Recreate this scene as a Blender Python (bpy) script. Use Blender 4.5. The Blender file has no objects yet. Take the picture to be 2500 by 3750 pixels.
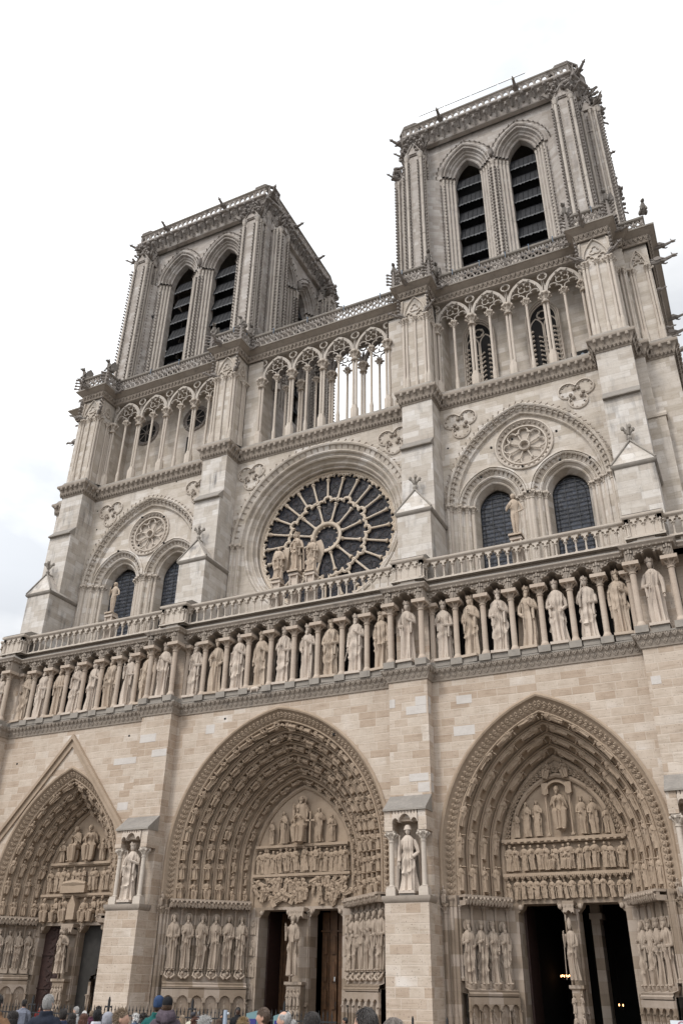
import bpy, math, random
import numpy as np
from mathutils import Vector, Matrix
from mathutils.geometry import tessellate_polygon
PI = math.pi
R_ = math.radians
sin, cos = math.sin, math.cos
SC = bpy.context.scene
COL = SC.collection

# ------------------------------------------------------------------ camera
cam_d = bpy.data.cameras.new("camera")
cam = bpy.data.objects.new("camera", cam_d)
COL.objects.link(cam)
SC.camera = cam
cam_d.sensor_fit = 'VERTICAL'
cam_d.sensor_height = 36.0
cam_d.lens = 3050.154 / 3750 * 36.0
cam_d.clip_end = 5000
AZ, PITCH, ROLL = R_(-26.097), R_(29.802), R_(0.912)
CAMP = Vector((20.375, -35.09, 1.7))
fw = Vector((sin(AZ)*cos(PITCH), cos(AZ)*cos(PITCH), sin(PITCH)))
r0 = fw.cross(Vector((0, 0, 1))).normalized()
u0 = r0.cross(fw)
rr = r0*cos(ROLL) + u0*sin(ROLL)
uu = -r0*sin(ROLL) + u0*cos(ROLL)
cam.matrix_world = Matrix(((rr.x, uu.x, -fw.x, CAMP.x), (rr.y, uu.y, -fw.y, CAMP.y), (rr.z, uu.z, -fw.z, CAMP.z), (0, 0, 0, 1)))

# ------------------------------------------------------------------ sky, sun, exposure
SUN_EL, SUN_AZ = R_(48), R_(202)      # azimuth measured from +Y clockwise; the sun stands in front of the facade, a little to its left
W = bpy.data.worlds.new("World"); SC.world = W; W.use_nodes = True
nt = W.node_tree; nt.nodes.clear()
def wn(t, **k):
    n = nt.nodes.new(t)
    for a, b in k.items(): setattr(n, a, b)
    return n
sky = wn('ShaderNodeTexSky', sky_type='NISHITA'); sky.sun_disc = False
sky.sun_elevation = SUN_EL; sky.sun_rotation = SUN_AZ
tc = wn('ShaderNodeTexCoord')
mp = wn('ShaderNodeMapping'); mp.inputs['Scale'].default_value = (1.0, 1.0, 2.2); mp.inputs['Location'].default_value = (0.3, 0.6, 0.1)
nz1 = wn('ShaderNodeTexNoise'); nz1.inputs['Scale'].default_value = 2.1; nz1.inputs['Detail'].default_value = 7; nz1.inputs['Roughness'].default_value = 0.55
cr = wn('ShaderNodeValToRGB')
cr.color_ramp.elements[0].position = 0.30; cr.color_ramp.elements[0].color = (0.94, 0.94, 0.94, 1)
cr.color_ramp.elements[1].position = 0.48; cr.color_ramp.elements[1].color = (1, 1, 1, 1)
cc = wn('ShaderNodeValToRGB')
cc.color_ramp.elements[0].position = 0.40; cc.color_ramp.elements[0].color = (9.3, 9.7, 10.3, 1)
cc.color_ramp.elements[1].position = 0.64; cc.color_ramp.elements[1].color = (15.0, 15.1, 15.2, 1)
nz2 = wn('ShaderNodeTexNoise'); nz2.inputs['Scale'].default_value = 3.4; nz2.inputs['Detail'].default_value = 6
mixw = wn('ShaderNodeMix', data_type='RGBA')
bg = wn('ShaderNodeBackground'); bg.inputs['Strength'].default_value = 0.1
wo = wn('ShaderNodeOutputWorld')
L = nt.links.new
L(tc.outputs['Generated'], mp.inputs['Vector']); L(mp.outputs[0], nz1.inputs['Vector']); L(mp.outputs[0], nz2.inputs['Vector'])
L(nz1.outputs['Fac'], cr.inputs[0]); L(nz2.outputs['Fac'], cc.inputs[0])
L(cr.outputs[0], mixw.inputs[0]); L(sky.outputs[0], mixw.inputs[6]); L(cc.outputs[0], mixw.inputs[7])
gd = wn('ShaderNodeVectorMath', operation='DOT_PRODUCT'); gd.inputs[1].default_value = (sin(SUN_AZ)*cos(R_(35)), cos(SUN_AZ)*cos(R_(35)), sin(R_(35)))   # an overcast sky is brighter round the veiled sun
nrm = wn('ShaderNodeVectorMath', operation='NORMALIZE'); L(tc.outputs['Generated'], nrm.inputs[0]); L(nrm.outputs[0], gd.inputs[0])
g1 = wn('ShaderNodeMapRange'); g1.inputs['From Min'].default_value = -0.5; g1.inputs['From Max'].default_value = 1.0; g1.inputs['To Min'].default_value = 0.40; g1.inputs['To Max'].default_value = 1.45
L(gd.outputs['Value'], g1.inputs['Value'])
sz = wn('ShaderNodeSeparateXYZ'); L(nrm.outputs[0], sz.inputs[0])
g2 = wn('ShaderNodeMapRange'); g2.inputs['From Min'].default_value = 0.0; g2.inputs['From Max'].default_value = 0.4; g2.inputs['To Min'].default_value = 0.35; g2.inputs['To Max'].default_value = 1.0
L(sz.outputs[2], g2.inputs['Value'])
gm_ = wn('ShaderNodeMath', operation='MULTIPLY'); L(g1.outputs[0], gm_.inputs[0]); L(g2.outputs[0], gm_.inputs[1])
vs = wn('ShaderNodeVectorMath', operation='SCALE'); L(mixw.outputs[2], vs.inputs[0]); L(gm_.outputs[0], vs.inputs['Scale'])
L(vs.outputs[0], bg.inputs[0]); L(bg.outputs[0], wo.inputs[0])
sd = bpy.data.lights.new("sun", 'SUN'); sd.energy = 1.45; sd.angle = R_(12); sd.color = (1, 0.96, 0.9)
so = bpy.data.objects.new("sun", sd); COL.objects.link(so)
sdir = Vector((sin(SUN_AZ)*cos(SUN_EL), cos(SUN_AZ)*cos(SUN_EL), sin(SUN_EL)))
so.rotation_euler = sdir.to_track_quat('Z', 'Y').to_euler()
so.location = (0, -60, 80)
SC.view_settings.view_transform = 'Standard'; SC.view_settings.look = 'None'
SC.view_settings.exposure = 0.33; SC.view_settings.gamma = 1
SC.view_settings.use_curve_mapping = False
SC.cycles.max_bounces = 5; SC.cycles.diffuse_bounces = 3; SC.cycles.glossy_bounces = 2
SC.cycles.transparent_max_bounces = 8; SC.cycles.caustics_reflective = False; SC.cycles.caustics_refractive = False

# ------------------------------------------------------------------ materials
def mat_new(name):
    m = bpy.data.materials.new(name); m.use_nodes = True
    t = m.node_tree; t.nodes.clear()
    o = t.nodes.new('ShaderNodeOutputMaterial'); b = t.nodes.new('ShaderNodeBsdfPrincipled')
    t.links.new(b.outputs[0], o.inputs[0])
    return m, t, b
class G:
    """small node graph helper"""
    def __init__(s, t): s.t = t
    def n(s, ty, ins=None, **k):
        n = s.t.nodes.new(ty)
        for a, b in k.items(): setattr(n, a, b)
        for a, b in (ins or {}).items():
            if isinstance(b, bpy.types.NodeSocket): s.t.links.new(b, n.inputs[a])
            else: n.inputs[a].default_value = b
        return n
    def m(s, op, a, b=0.0, c=0.0, clamp=False):
        n = s.n('ShaderNodeMath', {0: a, 1: b, 2: c}, operation=op); n.use_clamp = clamp
        return n.outputs[0]
    def noise(s, vec, scale, detail=3, rough=0.5, dist=0.0):
        return s.n('ShaderNodeTexNoise', {'Vector': vec, 'Scale': scale, 'Detail': detail, 'Roughness': rough, 'Distortion': dist}).outputs['Fac']
    def ramp(s, fac, stops, interp='LINEAR'):
        n = s.n('ShaderNodeValToRGB', {0: fac}); r = n.color_ramp; r.interpolation = interp
        while len(r.elements) < len(stops): r.elements.new(0.5)
        for e, (p, c) in zip(r.elements, stops):
            e.position = p; e.color = tuple(c) + (1,) if len(c) == 3 else c
        return n.outputs[0]
    def mix(s, f, a, b, bt='MIX'):
        n = s.n('ShaderNodeMix', data_type='RGBA', blend_type=bt)
        for i, v in ((0, f), (6, a), (7, b)):
            if isinstance(v, bpy.types.NodeSocket): s.t.links.new(v, n.inputs[i])
            else: n.inputs[i].default_value = v if i == 0 else tuple(v) + (1,)
        return n.outputs[2]
    def step(s, x, lo, hi):
        return s.n('ShaderNodeMapRange', {'Value': x, 'From Min': lo, 'From Max': hi}).outputs[0]

def stone(name, cols0, blocks=None, joint=(0.5, 0.45, 0.4), jw=0.016, jamt=0.5, soot=0.25, sootc=(0.09, 0.085, 0.08), top=0.0, pores=0.5, streak=0.3, bump=0.35, fine=9.0):
    """limestone: cols = ramp stops for the tone of single blocks; blocks = (course height, block length)"""
    k_ = 1.01 if ('upper' in name or 'tower' in name or 'buttress' in name) else 1.0
    cols = [(p_, (c_[0], c_[1]*(1+(k_-1)*.3), c_[2]*k_)) for p_, c_ in cols0]
    m, t, b = mat_new(name); g = G(t)
    geo = g.n('ShaderNodeNewGeometry'); pos = geo.outputs['Position']
    sp = g.n('ShaderNodeSeparateXYZ', {0: pos}); x, y, z = sp.outputs
    big = g.noise(pos, 0.35, 4, 0.6); med = g.noise(pos, 2.3, 4, 0.6); fin = g.noise(pos, fine, 4, 0.65)
    if blocks:
        h, w = blocks
        zz = g.m('DIVIDE', z, h); row = g.m('FLOOR', zz); fz = g.m('SUBTRACT', zz, row)
        r1 = g.n('ShaderNodeTexWhiteNoise', {'W': row}, noise_dimensions='1D')
        ww = g.m('MULTIPLY_ADD', r1.outputs['Value'], 0.7*w, 0.68*w)
        u = g.m('ADD', g.m('ADD', x, g.m('MULTIPLY', y, 1.0)), g.m('MULTIPLY', r1.outputs['Value'], 37.0))
        uu_ = g.m('DIVIDE', u, ww); ce = g.m('FLOOR', uu_); fu = g.m('SUBTRACT', uu_, ce)
        cv = g.n('ShaderNodeCombineXYZ', {0: row, 1: ce, 2: 3.3})
        wnn = g.n('ShaderNodeTexWhiteNoise', {'Vector': cv.outputs[0]}, noise_dimensions='3D')
        v = wnn.outputs['Value']
        du = g.m('MULTIPLY', g.m('MINIMUM', fu, g.m('SUBTRACT', 1.0, fu)), ww)
        dz = g.m('MULTIPLY', g.m('MINIMUM', fz, g.m('SUBTRACT', 1.0, fz)), h)
        dd = g.m('MINIMUM', du, dz)
        dd = g.m('ADD', dd, g.m('MULTIPLY', g.m('SUBTRACT', fin, 0.5), 0.02))
        jm = g.m('SUBTRACT', 1.0, g.step(dd, jw*0.4, jw))
        tone = g.m('ADD', g.m('MULTIPLY', v, 0.95), g.m('MULTIPLY', g.m('SUBTRACT', big, 0.5), 0.7), clamp=True)
    else:
        jm = None
        tone = g.m('ADD', g.m('MULTIPLY', med, 0.7), g.m('MULTIPLY', big, 0.35), clamp=True)
    col = g.ramp(tone, cols)
    # mottling
    col = g.mix(g.m('MULTIPLY', g.step(med, 0.42, 0.68), 0.35), col, g.mix(1.0, col, (0.72, 0.68, 0.62), 'MULTIPLY'))
    # horizontal bedding streaks
    mpn = g.n('ShaderNodeMapping', {'Vector': pos, 'Scale': (0.7, 0.7, 7.0)})
    st = g.noise(mpn.outputs[0], 1.6, 4, 0.6)
    col = g.mix(g.m('MULTIPLY', g.step(st, 0.5, 0.72), streak), col, g.mix(1.0, col, (0.66, 0.62, 0.58), 'MULTIPLY'))
    # pores
    if pores:
        po = g.noise(pos, 17.0, 2, 0.5)
        col = g.mix(g.m('MULTIPLY', g.step(po, 0.63, 0.72), pores), col, (0.12, 0.1, 0.085))
    # run-off soot: vertical streaks in large patches
    mp2 = g.n('ShaderNodeMapping', {'Vector': pos, 'Scale': (2.6, 2.6, 0.28)})
    rs = g.noise(mp2.outputs[0], 1.0, 5, 0.62); pt = g.noise(pos, 0.55, 3, 0.6)
    sm = g.m('MULTIPLY', g.step(rs, 0.5, 0.74), g.step(pt, 0.46, 0.66))
    col = g.mix(g.m('MULTIPLY', sm, soot*2.0, clamp=True), col, sootc)
    if top:      # lichen and soot growing on faces that look up
        nn = g.n('ShaderNodeSeparateXYZ', {0: geo.outputs['True Normal']}).outputs[2]
        up = g.m('MULTIPLY', g.step(nn, 0.35, 0.75), g.step(g.m('ADD', med, g.m('MULTIPLY', fin, 0.5)), 0.5, 0.85))
        col = g.mix(g.m('MULTIPLY', up, top, clamp=True), col, (0.085, 0.085, 0.085))
    if jm is not None:
        col = g.mix(g.m('MULTIPLY', jm, jamt), col, joint)
    rep = g.noise(pos, 0.9, 3, 0.7)
    col = g.mix(g.m('MULTIPLY', g.step(rep, 0.5, 0.6), 0.22), col, g.mix(1.0, col, (0.80, 0.79, 0.78), 'MULTIPLY'))
    col = g.mix(1.0, col, (1.01, 0.985, 0.99), 'MULTIPLY')
    t.links.new(col, b.inputs['Base Color'])
    b.inputs['Roughness'].default_value = 0.88
    b.inputs['Specular IOR Level'].default_value = 0.25
    hgt = g.m('ADD', g.m('MULTIPLY', fin, 0.6), g.m('MULTIPLY', med, 0.6))
    if jm is not None: hgt = g.m('SUBTRACT', hgt, g.m('MULTIPLY', jm, 0.5))
    bp = g.n('ShaderNodeBump', {'Height': hgt, 'Strength': bump, 'Distance': 0.03})
    t.links.new(bp.outputs[0], b.inputs['Normal'])
    return m

def plain(name, col, rough=0.6, var=0.25, scale=6.0, metal=0.0, bump=0.1, col2=None, spec=0.4):
    m, t, b = mat_new(name); g = G(t)
    tcn = g.n('ShaderNodeTexCoord').outputs['Object']
    nz = g.noise(tcn, scale, 4, 0.6)
    c2 = col2 or tuple(c*(1-var) for c in col)
    t.links.new(g.mix(g.step(nz, 0.35, 0.65), col, c2), b.inputs['Base Color'])
    b.inputs['Roughness'].default_value = rough; b.inputs['Metallic'].default_value = metal
    b.inputs['Specular IOR Level'].default_value = spec
    bp = g.n('ShaderNodeBump', {'Height': nz, 'Strength': bump, 'Distance': 0.02}); t.links.new(bp.outputs[0], b.inputs['Normal'])
    return m
def hairmat(name, c1, c2):
    m, t, b = mat_new(name); g = G(t)
    tcn = g.n('ShaderNodeTexCoord').outputs['Object']
    mpn = g.n('ShaderNodeMapping', {'Vector': tcn, 'Scale': (1.0, 1.0, 0.18)})
    nz = g.noise(mpn.outputs[0], 90.0, 3, 0.7, 0.6)
    t.links.new(g.mix(g.step(nz, 0.35, 0.65), c1, c2), b.inputs['Base Color'])
    b.inputs['Roughness'].default_value = 0.5
    bp = g.n('ShaderNodeBump', {'Height': nz, 'Strength': 0.8, 'Distance': 0.01}); t.links.new(bp.outputs[0], b.inputs['Normal'])
    return m

M = {}
M['low'] = stone('limestone_lower_wall', [(0.0, (0.40, 0.32, 0.245)), (0.25, (0.445, 0.37, 0.295)), (0.55, (0.475, 0.405, 0.33)), (0.88, (0.505, 0.44, 0.365)), (0.97, (0.56, 0.505, 0.44)), (1.0, (0.60, 0.56, 0.505))],
                 blocks=(0.36, 0.85), joint=(0.54, 0.48, 0.405), jw=0.026, jamt=0.45, soot=0.1, sootc=(0.2, 0.16, 0.12), pores=0.75, streak=0.6)
M['butt'] = stone('limestone_buttress', [(0.0, (0.44, 0.40, 0.345)), (0.35, (0.505, 0.47, 0.415)), (0.7, (0.55, 0.52, 0.47)), (1.0, (0.61, 0.59, 0.55))],
                  blocks=(0.38, 0.85), joint=(0.36, 0.34, 0.31), jw=0.018, jamt=0.3, soot=0.62, sootc=(0.13, 0.13, 0.13), pores=0.35, streak=0.45)
M['up'] = stone('limestone_upper_wall', [(0.0, (0.43, 0.385, 0.32)), (0.4, (0.495, 0.45, 0.385)), (0.75, (0.54, 0.50, 0.44)), (1.0, (0.60, 0.57, 0.52))],
                blocks=(0.36, 0.9), joint=(0.36, 0.32, 0.28), jw=0.016, jamt=0.25, soot=0.36, sootc=(0.17, 0.155, 0.14), pores=0.35, streak=0.5)
M['tow'] = stone('limestone_tower', [(0.0, (0.33, 0.30, 0.265)), (0.45, (0.39, 0.36, 0.325)), (0.8, (0.43, 0.405, 0.37)), (1.0, (0.50, 0.48, 0.45))],
                 blocks=(0.34, 0.8), joint=(0.24, 0.22, 0.2), jw=0.018, jamt=0.3, soot=0.5, sootc=(0.12, 0.115, 0.11), pores=0.3, streak=0.5)
M['crk'] = stone('weathered_crockets', [(0.2, (0.17, 0.155, 0.14)), (0.5, (0.25, 0.23, 0.21)), (0.8, (0.34, 0.315, 0.29))], soot=0.4, sootc=(0.08, 0.078, 0.075), pores=0.3, streak=0.2, top=0.5, fine=14)
M['col'] = stone('tan_gallery_column_stone', [(0.2, (0.36, 0.29, 0.225)), (0.5, (0.44, 0.37, 0.30)), (0.8, (0.52, 0.46, 0.39))], soot=0.2, sootc=(0.2, 0.18, 0.16), pores=0.35, streak=0.3)
M['shaft'] = stone('limestone_shaft', [(0.2, (0.40, 0.34, 0.28)), (0.5, (0.50, 0.45, 0.385)), (0.8, (0.58, 0.54, 0.48))], soot=0.2, sootc=(0.2, 0.18, 0.16), pores=0.25, streak=0.25, top=0.3)
M['tshaft'] = stone('limestone_tower_shaft', [(0.2, (0.34, 0.305, 0.26)), (0.5, (0.43, 0.395, 0.345)), (0.8, (0.51, 0.475, 0.43))], soot=0.25, pores=0.2, streak=0.3, top=0.4)
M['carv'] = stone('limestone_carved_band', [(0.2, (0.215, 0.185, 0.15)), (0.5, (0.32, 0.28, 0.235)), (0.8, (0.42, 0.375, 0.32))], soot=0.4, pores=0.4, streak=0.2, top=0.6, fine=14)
M['dark'] = stone('weathered_dark_stone', [(0.2, (0.12, 0.11, 0.10)), (0.5, (0.20, 0.185, 0.165)), (0.8, (0.29, 0.27, 0.245))], soot=0.5, sootc=(0.06, 0.058, 0.055), pores=0.3, streak=0.2, top=0.6, fine=14)
M['sill'] = stone('lichened_sill_stone', [(0.2, (0.18, 0.165, 0.145)), (0.5, (0.27, 0.25, 0.22)), (0.8, (0.38, 0.355, 0.315))], soot=0.35, sootc=(0.07, 0.065, 0.06), pores=0.4, streak=0.2, top=0.45)
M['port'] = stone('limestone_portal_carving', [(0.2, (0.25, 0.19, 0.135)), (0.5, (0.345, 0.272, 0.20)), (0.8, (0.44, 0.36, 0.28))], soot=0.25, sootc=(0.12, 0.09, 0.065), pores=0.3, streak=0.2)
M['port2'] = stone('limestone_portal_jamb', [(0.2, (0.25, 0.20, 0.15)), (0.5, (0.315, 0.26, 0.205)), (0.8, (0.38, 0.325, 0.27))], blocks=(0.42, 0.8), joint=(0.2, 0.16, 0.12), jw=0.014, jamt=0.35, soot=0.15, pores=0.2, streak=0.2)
M['white'] = stone('new_white_block', [(0.2, (0.47, 0.44, 0.40)), (0.5, (0.53, 0.505, 0.47)), (0.8, (0.58, 0.56, 0.53))], soot=0.15, pores=0.2, streak=0.15)
M['stat'] = stone('pale_statue_stone', [(0.2, (0.42, 0.35, 0.285)), (0.5, (0.52, 0.455, 0.385)), (0.8, (0.60, 0.54, 0.475))], soot=0.34, sootc=(0.2, 0.165, 0.13), pores=0.35, streak=0.25, bump=0.5)
M['stat2'] = stone('ochre_statue_stone', [(0.2, (0.36, 0.285, 0.21)), (0.5, (0.45, 0.375, 0.295)), (0.8, (0.53, 0.46, 0.38))], soot=0.4, sootc=(0.16, 0.13, 0.1), pores=0.35, streak=0.25, bump=0.5)
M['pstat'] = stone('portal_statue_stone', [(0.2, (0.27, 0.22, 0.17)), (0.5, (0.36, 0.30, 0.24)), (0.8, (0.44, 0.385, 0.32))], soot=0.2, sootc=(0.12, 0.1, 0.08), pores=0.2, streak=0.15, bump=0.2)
M['rosest'] = stone('rose_tracery_stone', [(0.2, (0.42, 0.34, 0.25)), (0.5, (0.52, 0.45, 0.36)), (0.8, (0.62, 0.575, 0.5))], soot=0.12, sootc=(0.25, 0.17, 0.09), pores=0.1, streak=0.1)
M['louv'] = plain('black_lead_louvre', (0.018, 0.019, 0.023), 0.65, 0.6, 5.0, bump=0.5, spec=0.2)
M['loed'] = plain('lit_louvre_edge', (0.075, 0.078, 0.085), 0.6, 0.6, 8.0)  # paler tone stands for light catching the front edges of the boards
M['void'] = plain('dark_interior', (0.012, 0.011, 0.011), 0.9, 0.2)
M['wood'] = plain('oak_door', (0.105, 0.05, 0.02), 0.55, 0.45, 5.0)
M['iron'] = plain('wrought_iron', (0.02, 0.02, 0.022), 0.5, 0.3, 20.0)
M['rdoor'] = plain('red_brown_painted_door', (0.045, 0.022, 0.018), 0.6, 0.4, 7.0)
M['gdoor'] = plain('dark_grey_door', (0.03, 0.027, 0.024), 0.7, 0.3, 4.0)  # one even dark grey-brown tone over the whole door
M['clip'] = plain('blue_plastic', (0.06, 0.12, 0.20), 0.5, 0.2)
M['steel'] = plain('galvanised_steel', (0.5, 0.52, 0.54), 0.4, 0.1, metal=0.3)
def glassmat(name, c, scale, lead):
    m, t, b = mat_new(name); g = G(t)
    pos = g.n('ShaderNodeNewGeometry').outputs['Position']
    v = g.n('ShaderNodeTexVoronoi', {'Vector': pos, 'Scale': scale}, feature='DISTANCE_TO_EDGE').outputs[0]
    v2 = g.n('ShaderNodeTexVoronoi', {'Vector': pos, 'Scale': scale}).outputs['Color']
    hs = g.n('ShaderNodeSeparateColor', {0: v2}).outputs[0]
    c1 = g.ramp(hs, [(0.0, tuple(k*0.6 for k in c)), (0.6, c), (1.0, tuple(k*1.9 for k in c))])
    t.links.new(g.mix(g.step(v, 0.02, 0.07), lead, c1), b.inputs['Base Color'])
    b.inputs['Roughness'].default_value = 0.5; b.inputs['Specular IOR Level'].default_value = 0.18
    nb = g.noise(pos, 5.0, 2)
    bp = g.n('ShaderNodeBump', {'Height': g.m('ADD', nb, hs), 'Strength': 0.35, 'Distance': 0.03}); t.links.new(bp.outputs[0], b.inputs['Normal'])
    return m
M['glass'] = glassmat('leaded_rose_glass', (0.010, 0.011, 0.016), 3.2, (0.05, 0.042, 0.045))
M['wglass'] = glassmat('leaded_window_glass', (0.035, 0.04, 0.052), 5.0, (0.08, 0.08, 0.09))

# ------------------------------------------------------------------ mesh helpers
class MB:
    """collects vertices and faces; build() links them as ONE mesh object"""
    def __init__(s): s.V = []; s.F = []; s.n = 0
    def add(s, V, F, m=0):
        V = np.asarray(V, dtype=np.float64).reshape(-1, 3)
        if isinstance(F, np.ndarray): s.F.append((F + s.n, m))
        else:
            d = {}
            for f in F: d.setdefault(len(f), []).append(f)
            for k, l in d.items(): s.F.append((np.array(l, dtype=np.int64) + s.n, m))
        s.V.append(V); s.n += len(V)
    def inst(s, T, mtx, m=0):
        V, F = T; A = np.array(mtx)
        V2 = V @ A[:3, :3].T + A[:3, 3]
        for f in F: s.F.append((f + s.n, m))
        s.V.append(V2); s.n += len(V2)
    def merge(s, o, m):
        for f, _ in o.F: s.F.append((f + s.n, m))
        s.V += o.V; s.n += o.n; return s
    def template(s):
        return np.concatenate(s.V), [f for f, _ in s.F]
    def mesh(s, name, mats, ang=38):
        V = np.concatenate(s.V)
        me = bpy.data.meshes.new(name)
        me.vertices.add(len(V)); me.vertices.foreach_set('co', V.astype(np.float32).ravel())
        loops = np.concatenate([f.ravel() for f, _ in s.F]); sizes = np.concatenate([np.full(len(f), f.shape[1]) for f, _ in s.F])
        mi = np.concatenate([np.full(len(f), m) for f, m in s.F])
        me.loops.add(len(loops)); me.loops.foreach_set('vertex_index', loops.astype(np.int32))
        me.polygons.add(len(sizes)); st = np.concatenate([[0], np.cumsum(sizes)[:-1]])
        me.polygons.foreach_set('loop_start', st.astype(np.int32)); me.polygons.foreach_set('material_index', mi.astype(np.int32))
        me.update(calc_edges=True); me.validate()
        for k in (mats if isinstance(mats, (list, tuple)) else [mats]): me.materials.append(k)
        me.polygons.foreach_set('use_smooth', [ang > 0]*len(me.polygons))
        if ang > 0: me.set_sharp_from_angle(angle=R_(ang))
        me.update()
        return me
    def build(s, name, mats, parent=None, ang=38, loc=None, label=None):
        o = bpy.data.objects.new(name, s.mesh(name, mats, ang)); COL.objects.link(o)
        if parent: o.parent = parent
        if loc is not None: o.location = loc
        if label: o['label'] = label
        return o
def tag(o, label, cat, group=None, kind=None):
    if label: o['label'] = label
    if cat: o['category'] = cat
    if group: o['group'] = group
    if kind: o['kind'] = kind
    return o
def empty(name, loc=(0, 0, 0), rz=0.0):
    o = bpy.data.objects.new(name, None); COL.objects.link(o); o.location = loc; o.rotation_euler = (0, 0, rz); o.empty_display_size = 0.3
    return o
def copyo(src, parent, loc, rz=0.0, scale=None):
    c = src.copy(); COL.objects.link(c); c.parent = parent; c.location = loc; c.rotation_euler = (0, 0, rz)
    if scale: c.scale = scale
    return c
def grid(rows, closed=False, cap=False):
    A = np.asarray(rows, dtype=np.float64); a, b = A.shape[:2]
    i = np.arange(a-1)[:, None]*b; j = np.arange(b if closed else b-1)[None, :]; j2 = (j+1) % b
    q = np.stack([i+j, i+j2, i+b+j2, i+b+j], -1).reshape(-1, 4)
    F = [q]
    if cap: F = [q, np.arange(b)[::-1].reshape(1, -1), (np.arange(b)+(a-1)*b).reshape(1, -1)]
    return A.reshape(-1, 3), F
def addg(mb, rows, closed=False, cap=False, m=0):
    V, F = grid(rows, closed, cap); n = mb.n
    for f in F: mb.F.append((f + n, m))
    mb.V.append(V); mb.n += len(V)
def box(mb, x0, x1, y0, y1, z0, z1, m=0):
    V = [(x, y, z) for z in (z0, z1) for x, y in ((x0, y0), (x1, y0), (x1, y1), (x0, y1))]
    mb.add(V, np.array([(0, 3, 2, 1), (4, 5, 6, 7), (0, 1, 5, 4), (1, 2, 6, 5), (2, 3, 7, 6), (3, 0, 4, 7)]), m)
def prism(mb, pts, y0, y1, m=0, axis='y'):
    """convex or concave outline pts in (x,z) extruded from y0 to y1; axis 'x': outline is (y,z) extruded in x"""
    n = len(pts)
    if axis == 'y': V = [(a, y0, b) for a, b in pts] + [(a, y1, b) for a, b in pts]
    else: V = [(y0, a, b) for a, b in pts] + [(y1, a, b) for a, b in pts]
    tri = tessellate_polygon([[Vector((a, b, 0)) for a, b in pts]])
    F = [tuple(t) for t in tri] + [tuple(k+n for k in t) for t in tri] + [(i, (i+1) % n, (i+1) % n+n, i+n) for i in range(n)]
    mb.add(V, F, m)
def plate(mb, outer, holes, y0, y1=None, m=0):
    """wall plate in the xz plane with holes; reveals run to y1"""
    loops = [outer] + list(holes)
    tri = tessellate_polygon([[Vector((a, b, 0)) for a, b in l] for l in loops])
    V = [(a, y0, b) for l in loops for a, b in l]; F = [tuple(t) for t in tri]; n = len(V)
    if y1 is not None:
        V += [(a, y1, b) for l in loops for a, b in l]; o = 0
        for l in loops:
            k = len(l); F += [(o+i, o+(i+1) % k, o+(i+1) % k+n, o+i+n) for i in range(k)]; o += k
    mb.add(V, F, m)
def lathe(mb, prof, cx, cy, z0=0.0, n=10, m=0, rot=0.0, cap=True):
    rows = [[(cx+r*cos(rot+2*PI*k/n), cy+r*sin(rot+2*PI*k/n), z0+z) for k in range(n)] for r, z in prof]
    addg(mb, rows, True, cap, m)
def tube(mb, pts, rad, n=6, m=0, cap=True, flat=None):
    P = [Vector(p) for p in pts]; rows = []
    if not isinstance(rad, (list, tuple)): rad = [rad]*len(P)
    up = None
    for i, p in enumerate(P):
        t = (P[min(i+1, len(P)-1)] - P[max(i-1, 0)]).normalized()
        if up is None:
            up = Vector((0, 0, 1)) if abs(t.z) < 0.9 else Vector((0, 1, 0))
        s = t.cross(up)
        if s.length < 1e-4: s = t.cross(Vector((1, 0, 0)))
        s.normalize(); up = s.cross(t).normalized()
        rows.append([tuple(p + (s*cos(2*PI*k/n)*(flat or 1.0) + up*sin(2*PI*k/n))*rad[i]) for k in range(n)])
    addg(mb, rows, True, cap, m)
def ball(mb, c, r, n=7, k=5, m=0):
    rx, ry, rz = (r, r, r) if not isinstance(r, (tuple, list)) else r
    rows = [[(c[0]+rx*max(sin(PI*i/k), .02)*cos(2*PI*j/n), c[1]+ry*max(sin(PI*i/k), .02)*sin(2*PI*j/n), c[2]-rz*cos(PI*i/k)) for j in range(n)] for i in range(k+1)]
    addg(mb, rows, True, True, m)
def frame(p, zax, yax, s=1.0):
    """matrix: local z -> zax, local y -> close to yax"""
    z = Vector(zax).normalized(); y = Vector(yax); x = y.cross(z).normalized(); y = z.cross(x)
    if not isinstance(s, (tuple, list)): s = (s, s, s)
    return Matrix(((x.x*s[0], y.x*s[1], z.x*s[2], p[0]), (x.y*s[0], y.y*s[1], z.y*s[2], p[1]), (x.z*s[0], y.z*s[1], z.z*s[2], p[2]), (0, 0, 0, 1)))

# --- arches (all in the xz plane) ; right arc centre at cx-c, radius R
def arch(cx, zs, c, R, zb=None, na=18, nl=1):
    """points from the left foot over the apex to the right foot"""
    th = math.acos(max(-1, min(1, c/R)))
    pts = [(cx-c+R*cos(th*i/na), zs+R*sin(th*i/na)) for i in range(na+1)]
    right = pts[::-1]
    left = [(2*cx-x, z) for x, z in pts]
    if zb is not None and zb < zs:
        lg = [zb+(zs-zb)*i/nl for i in range(nl)]
        left = [(2*cx-pts[0][0], z) for z in lg] + left
        right = right + [(pts[0][0], z) for z in lg[::-1]]
    return left[:-1] + right
def sweep_arch(mb, cx, zs, c, prof, zb=None, na=18, nl=1, m=0):
    """prof = [(R, y)...] swept along concentric arches"""
    rows = []
    for R, y in prof: rows.append([(x, y, z) for x, z in arch(cx, zs, c, R, zb, na, nl)])
    addg(mb, rows, False, False, m)
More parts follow.
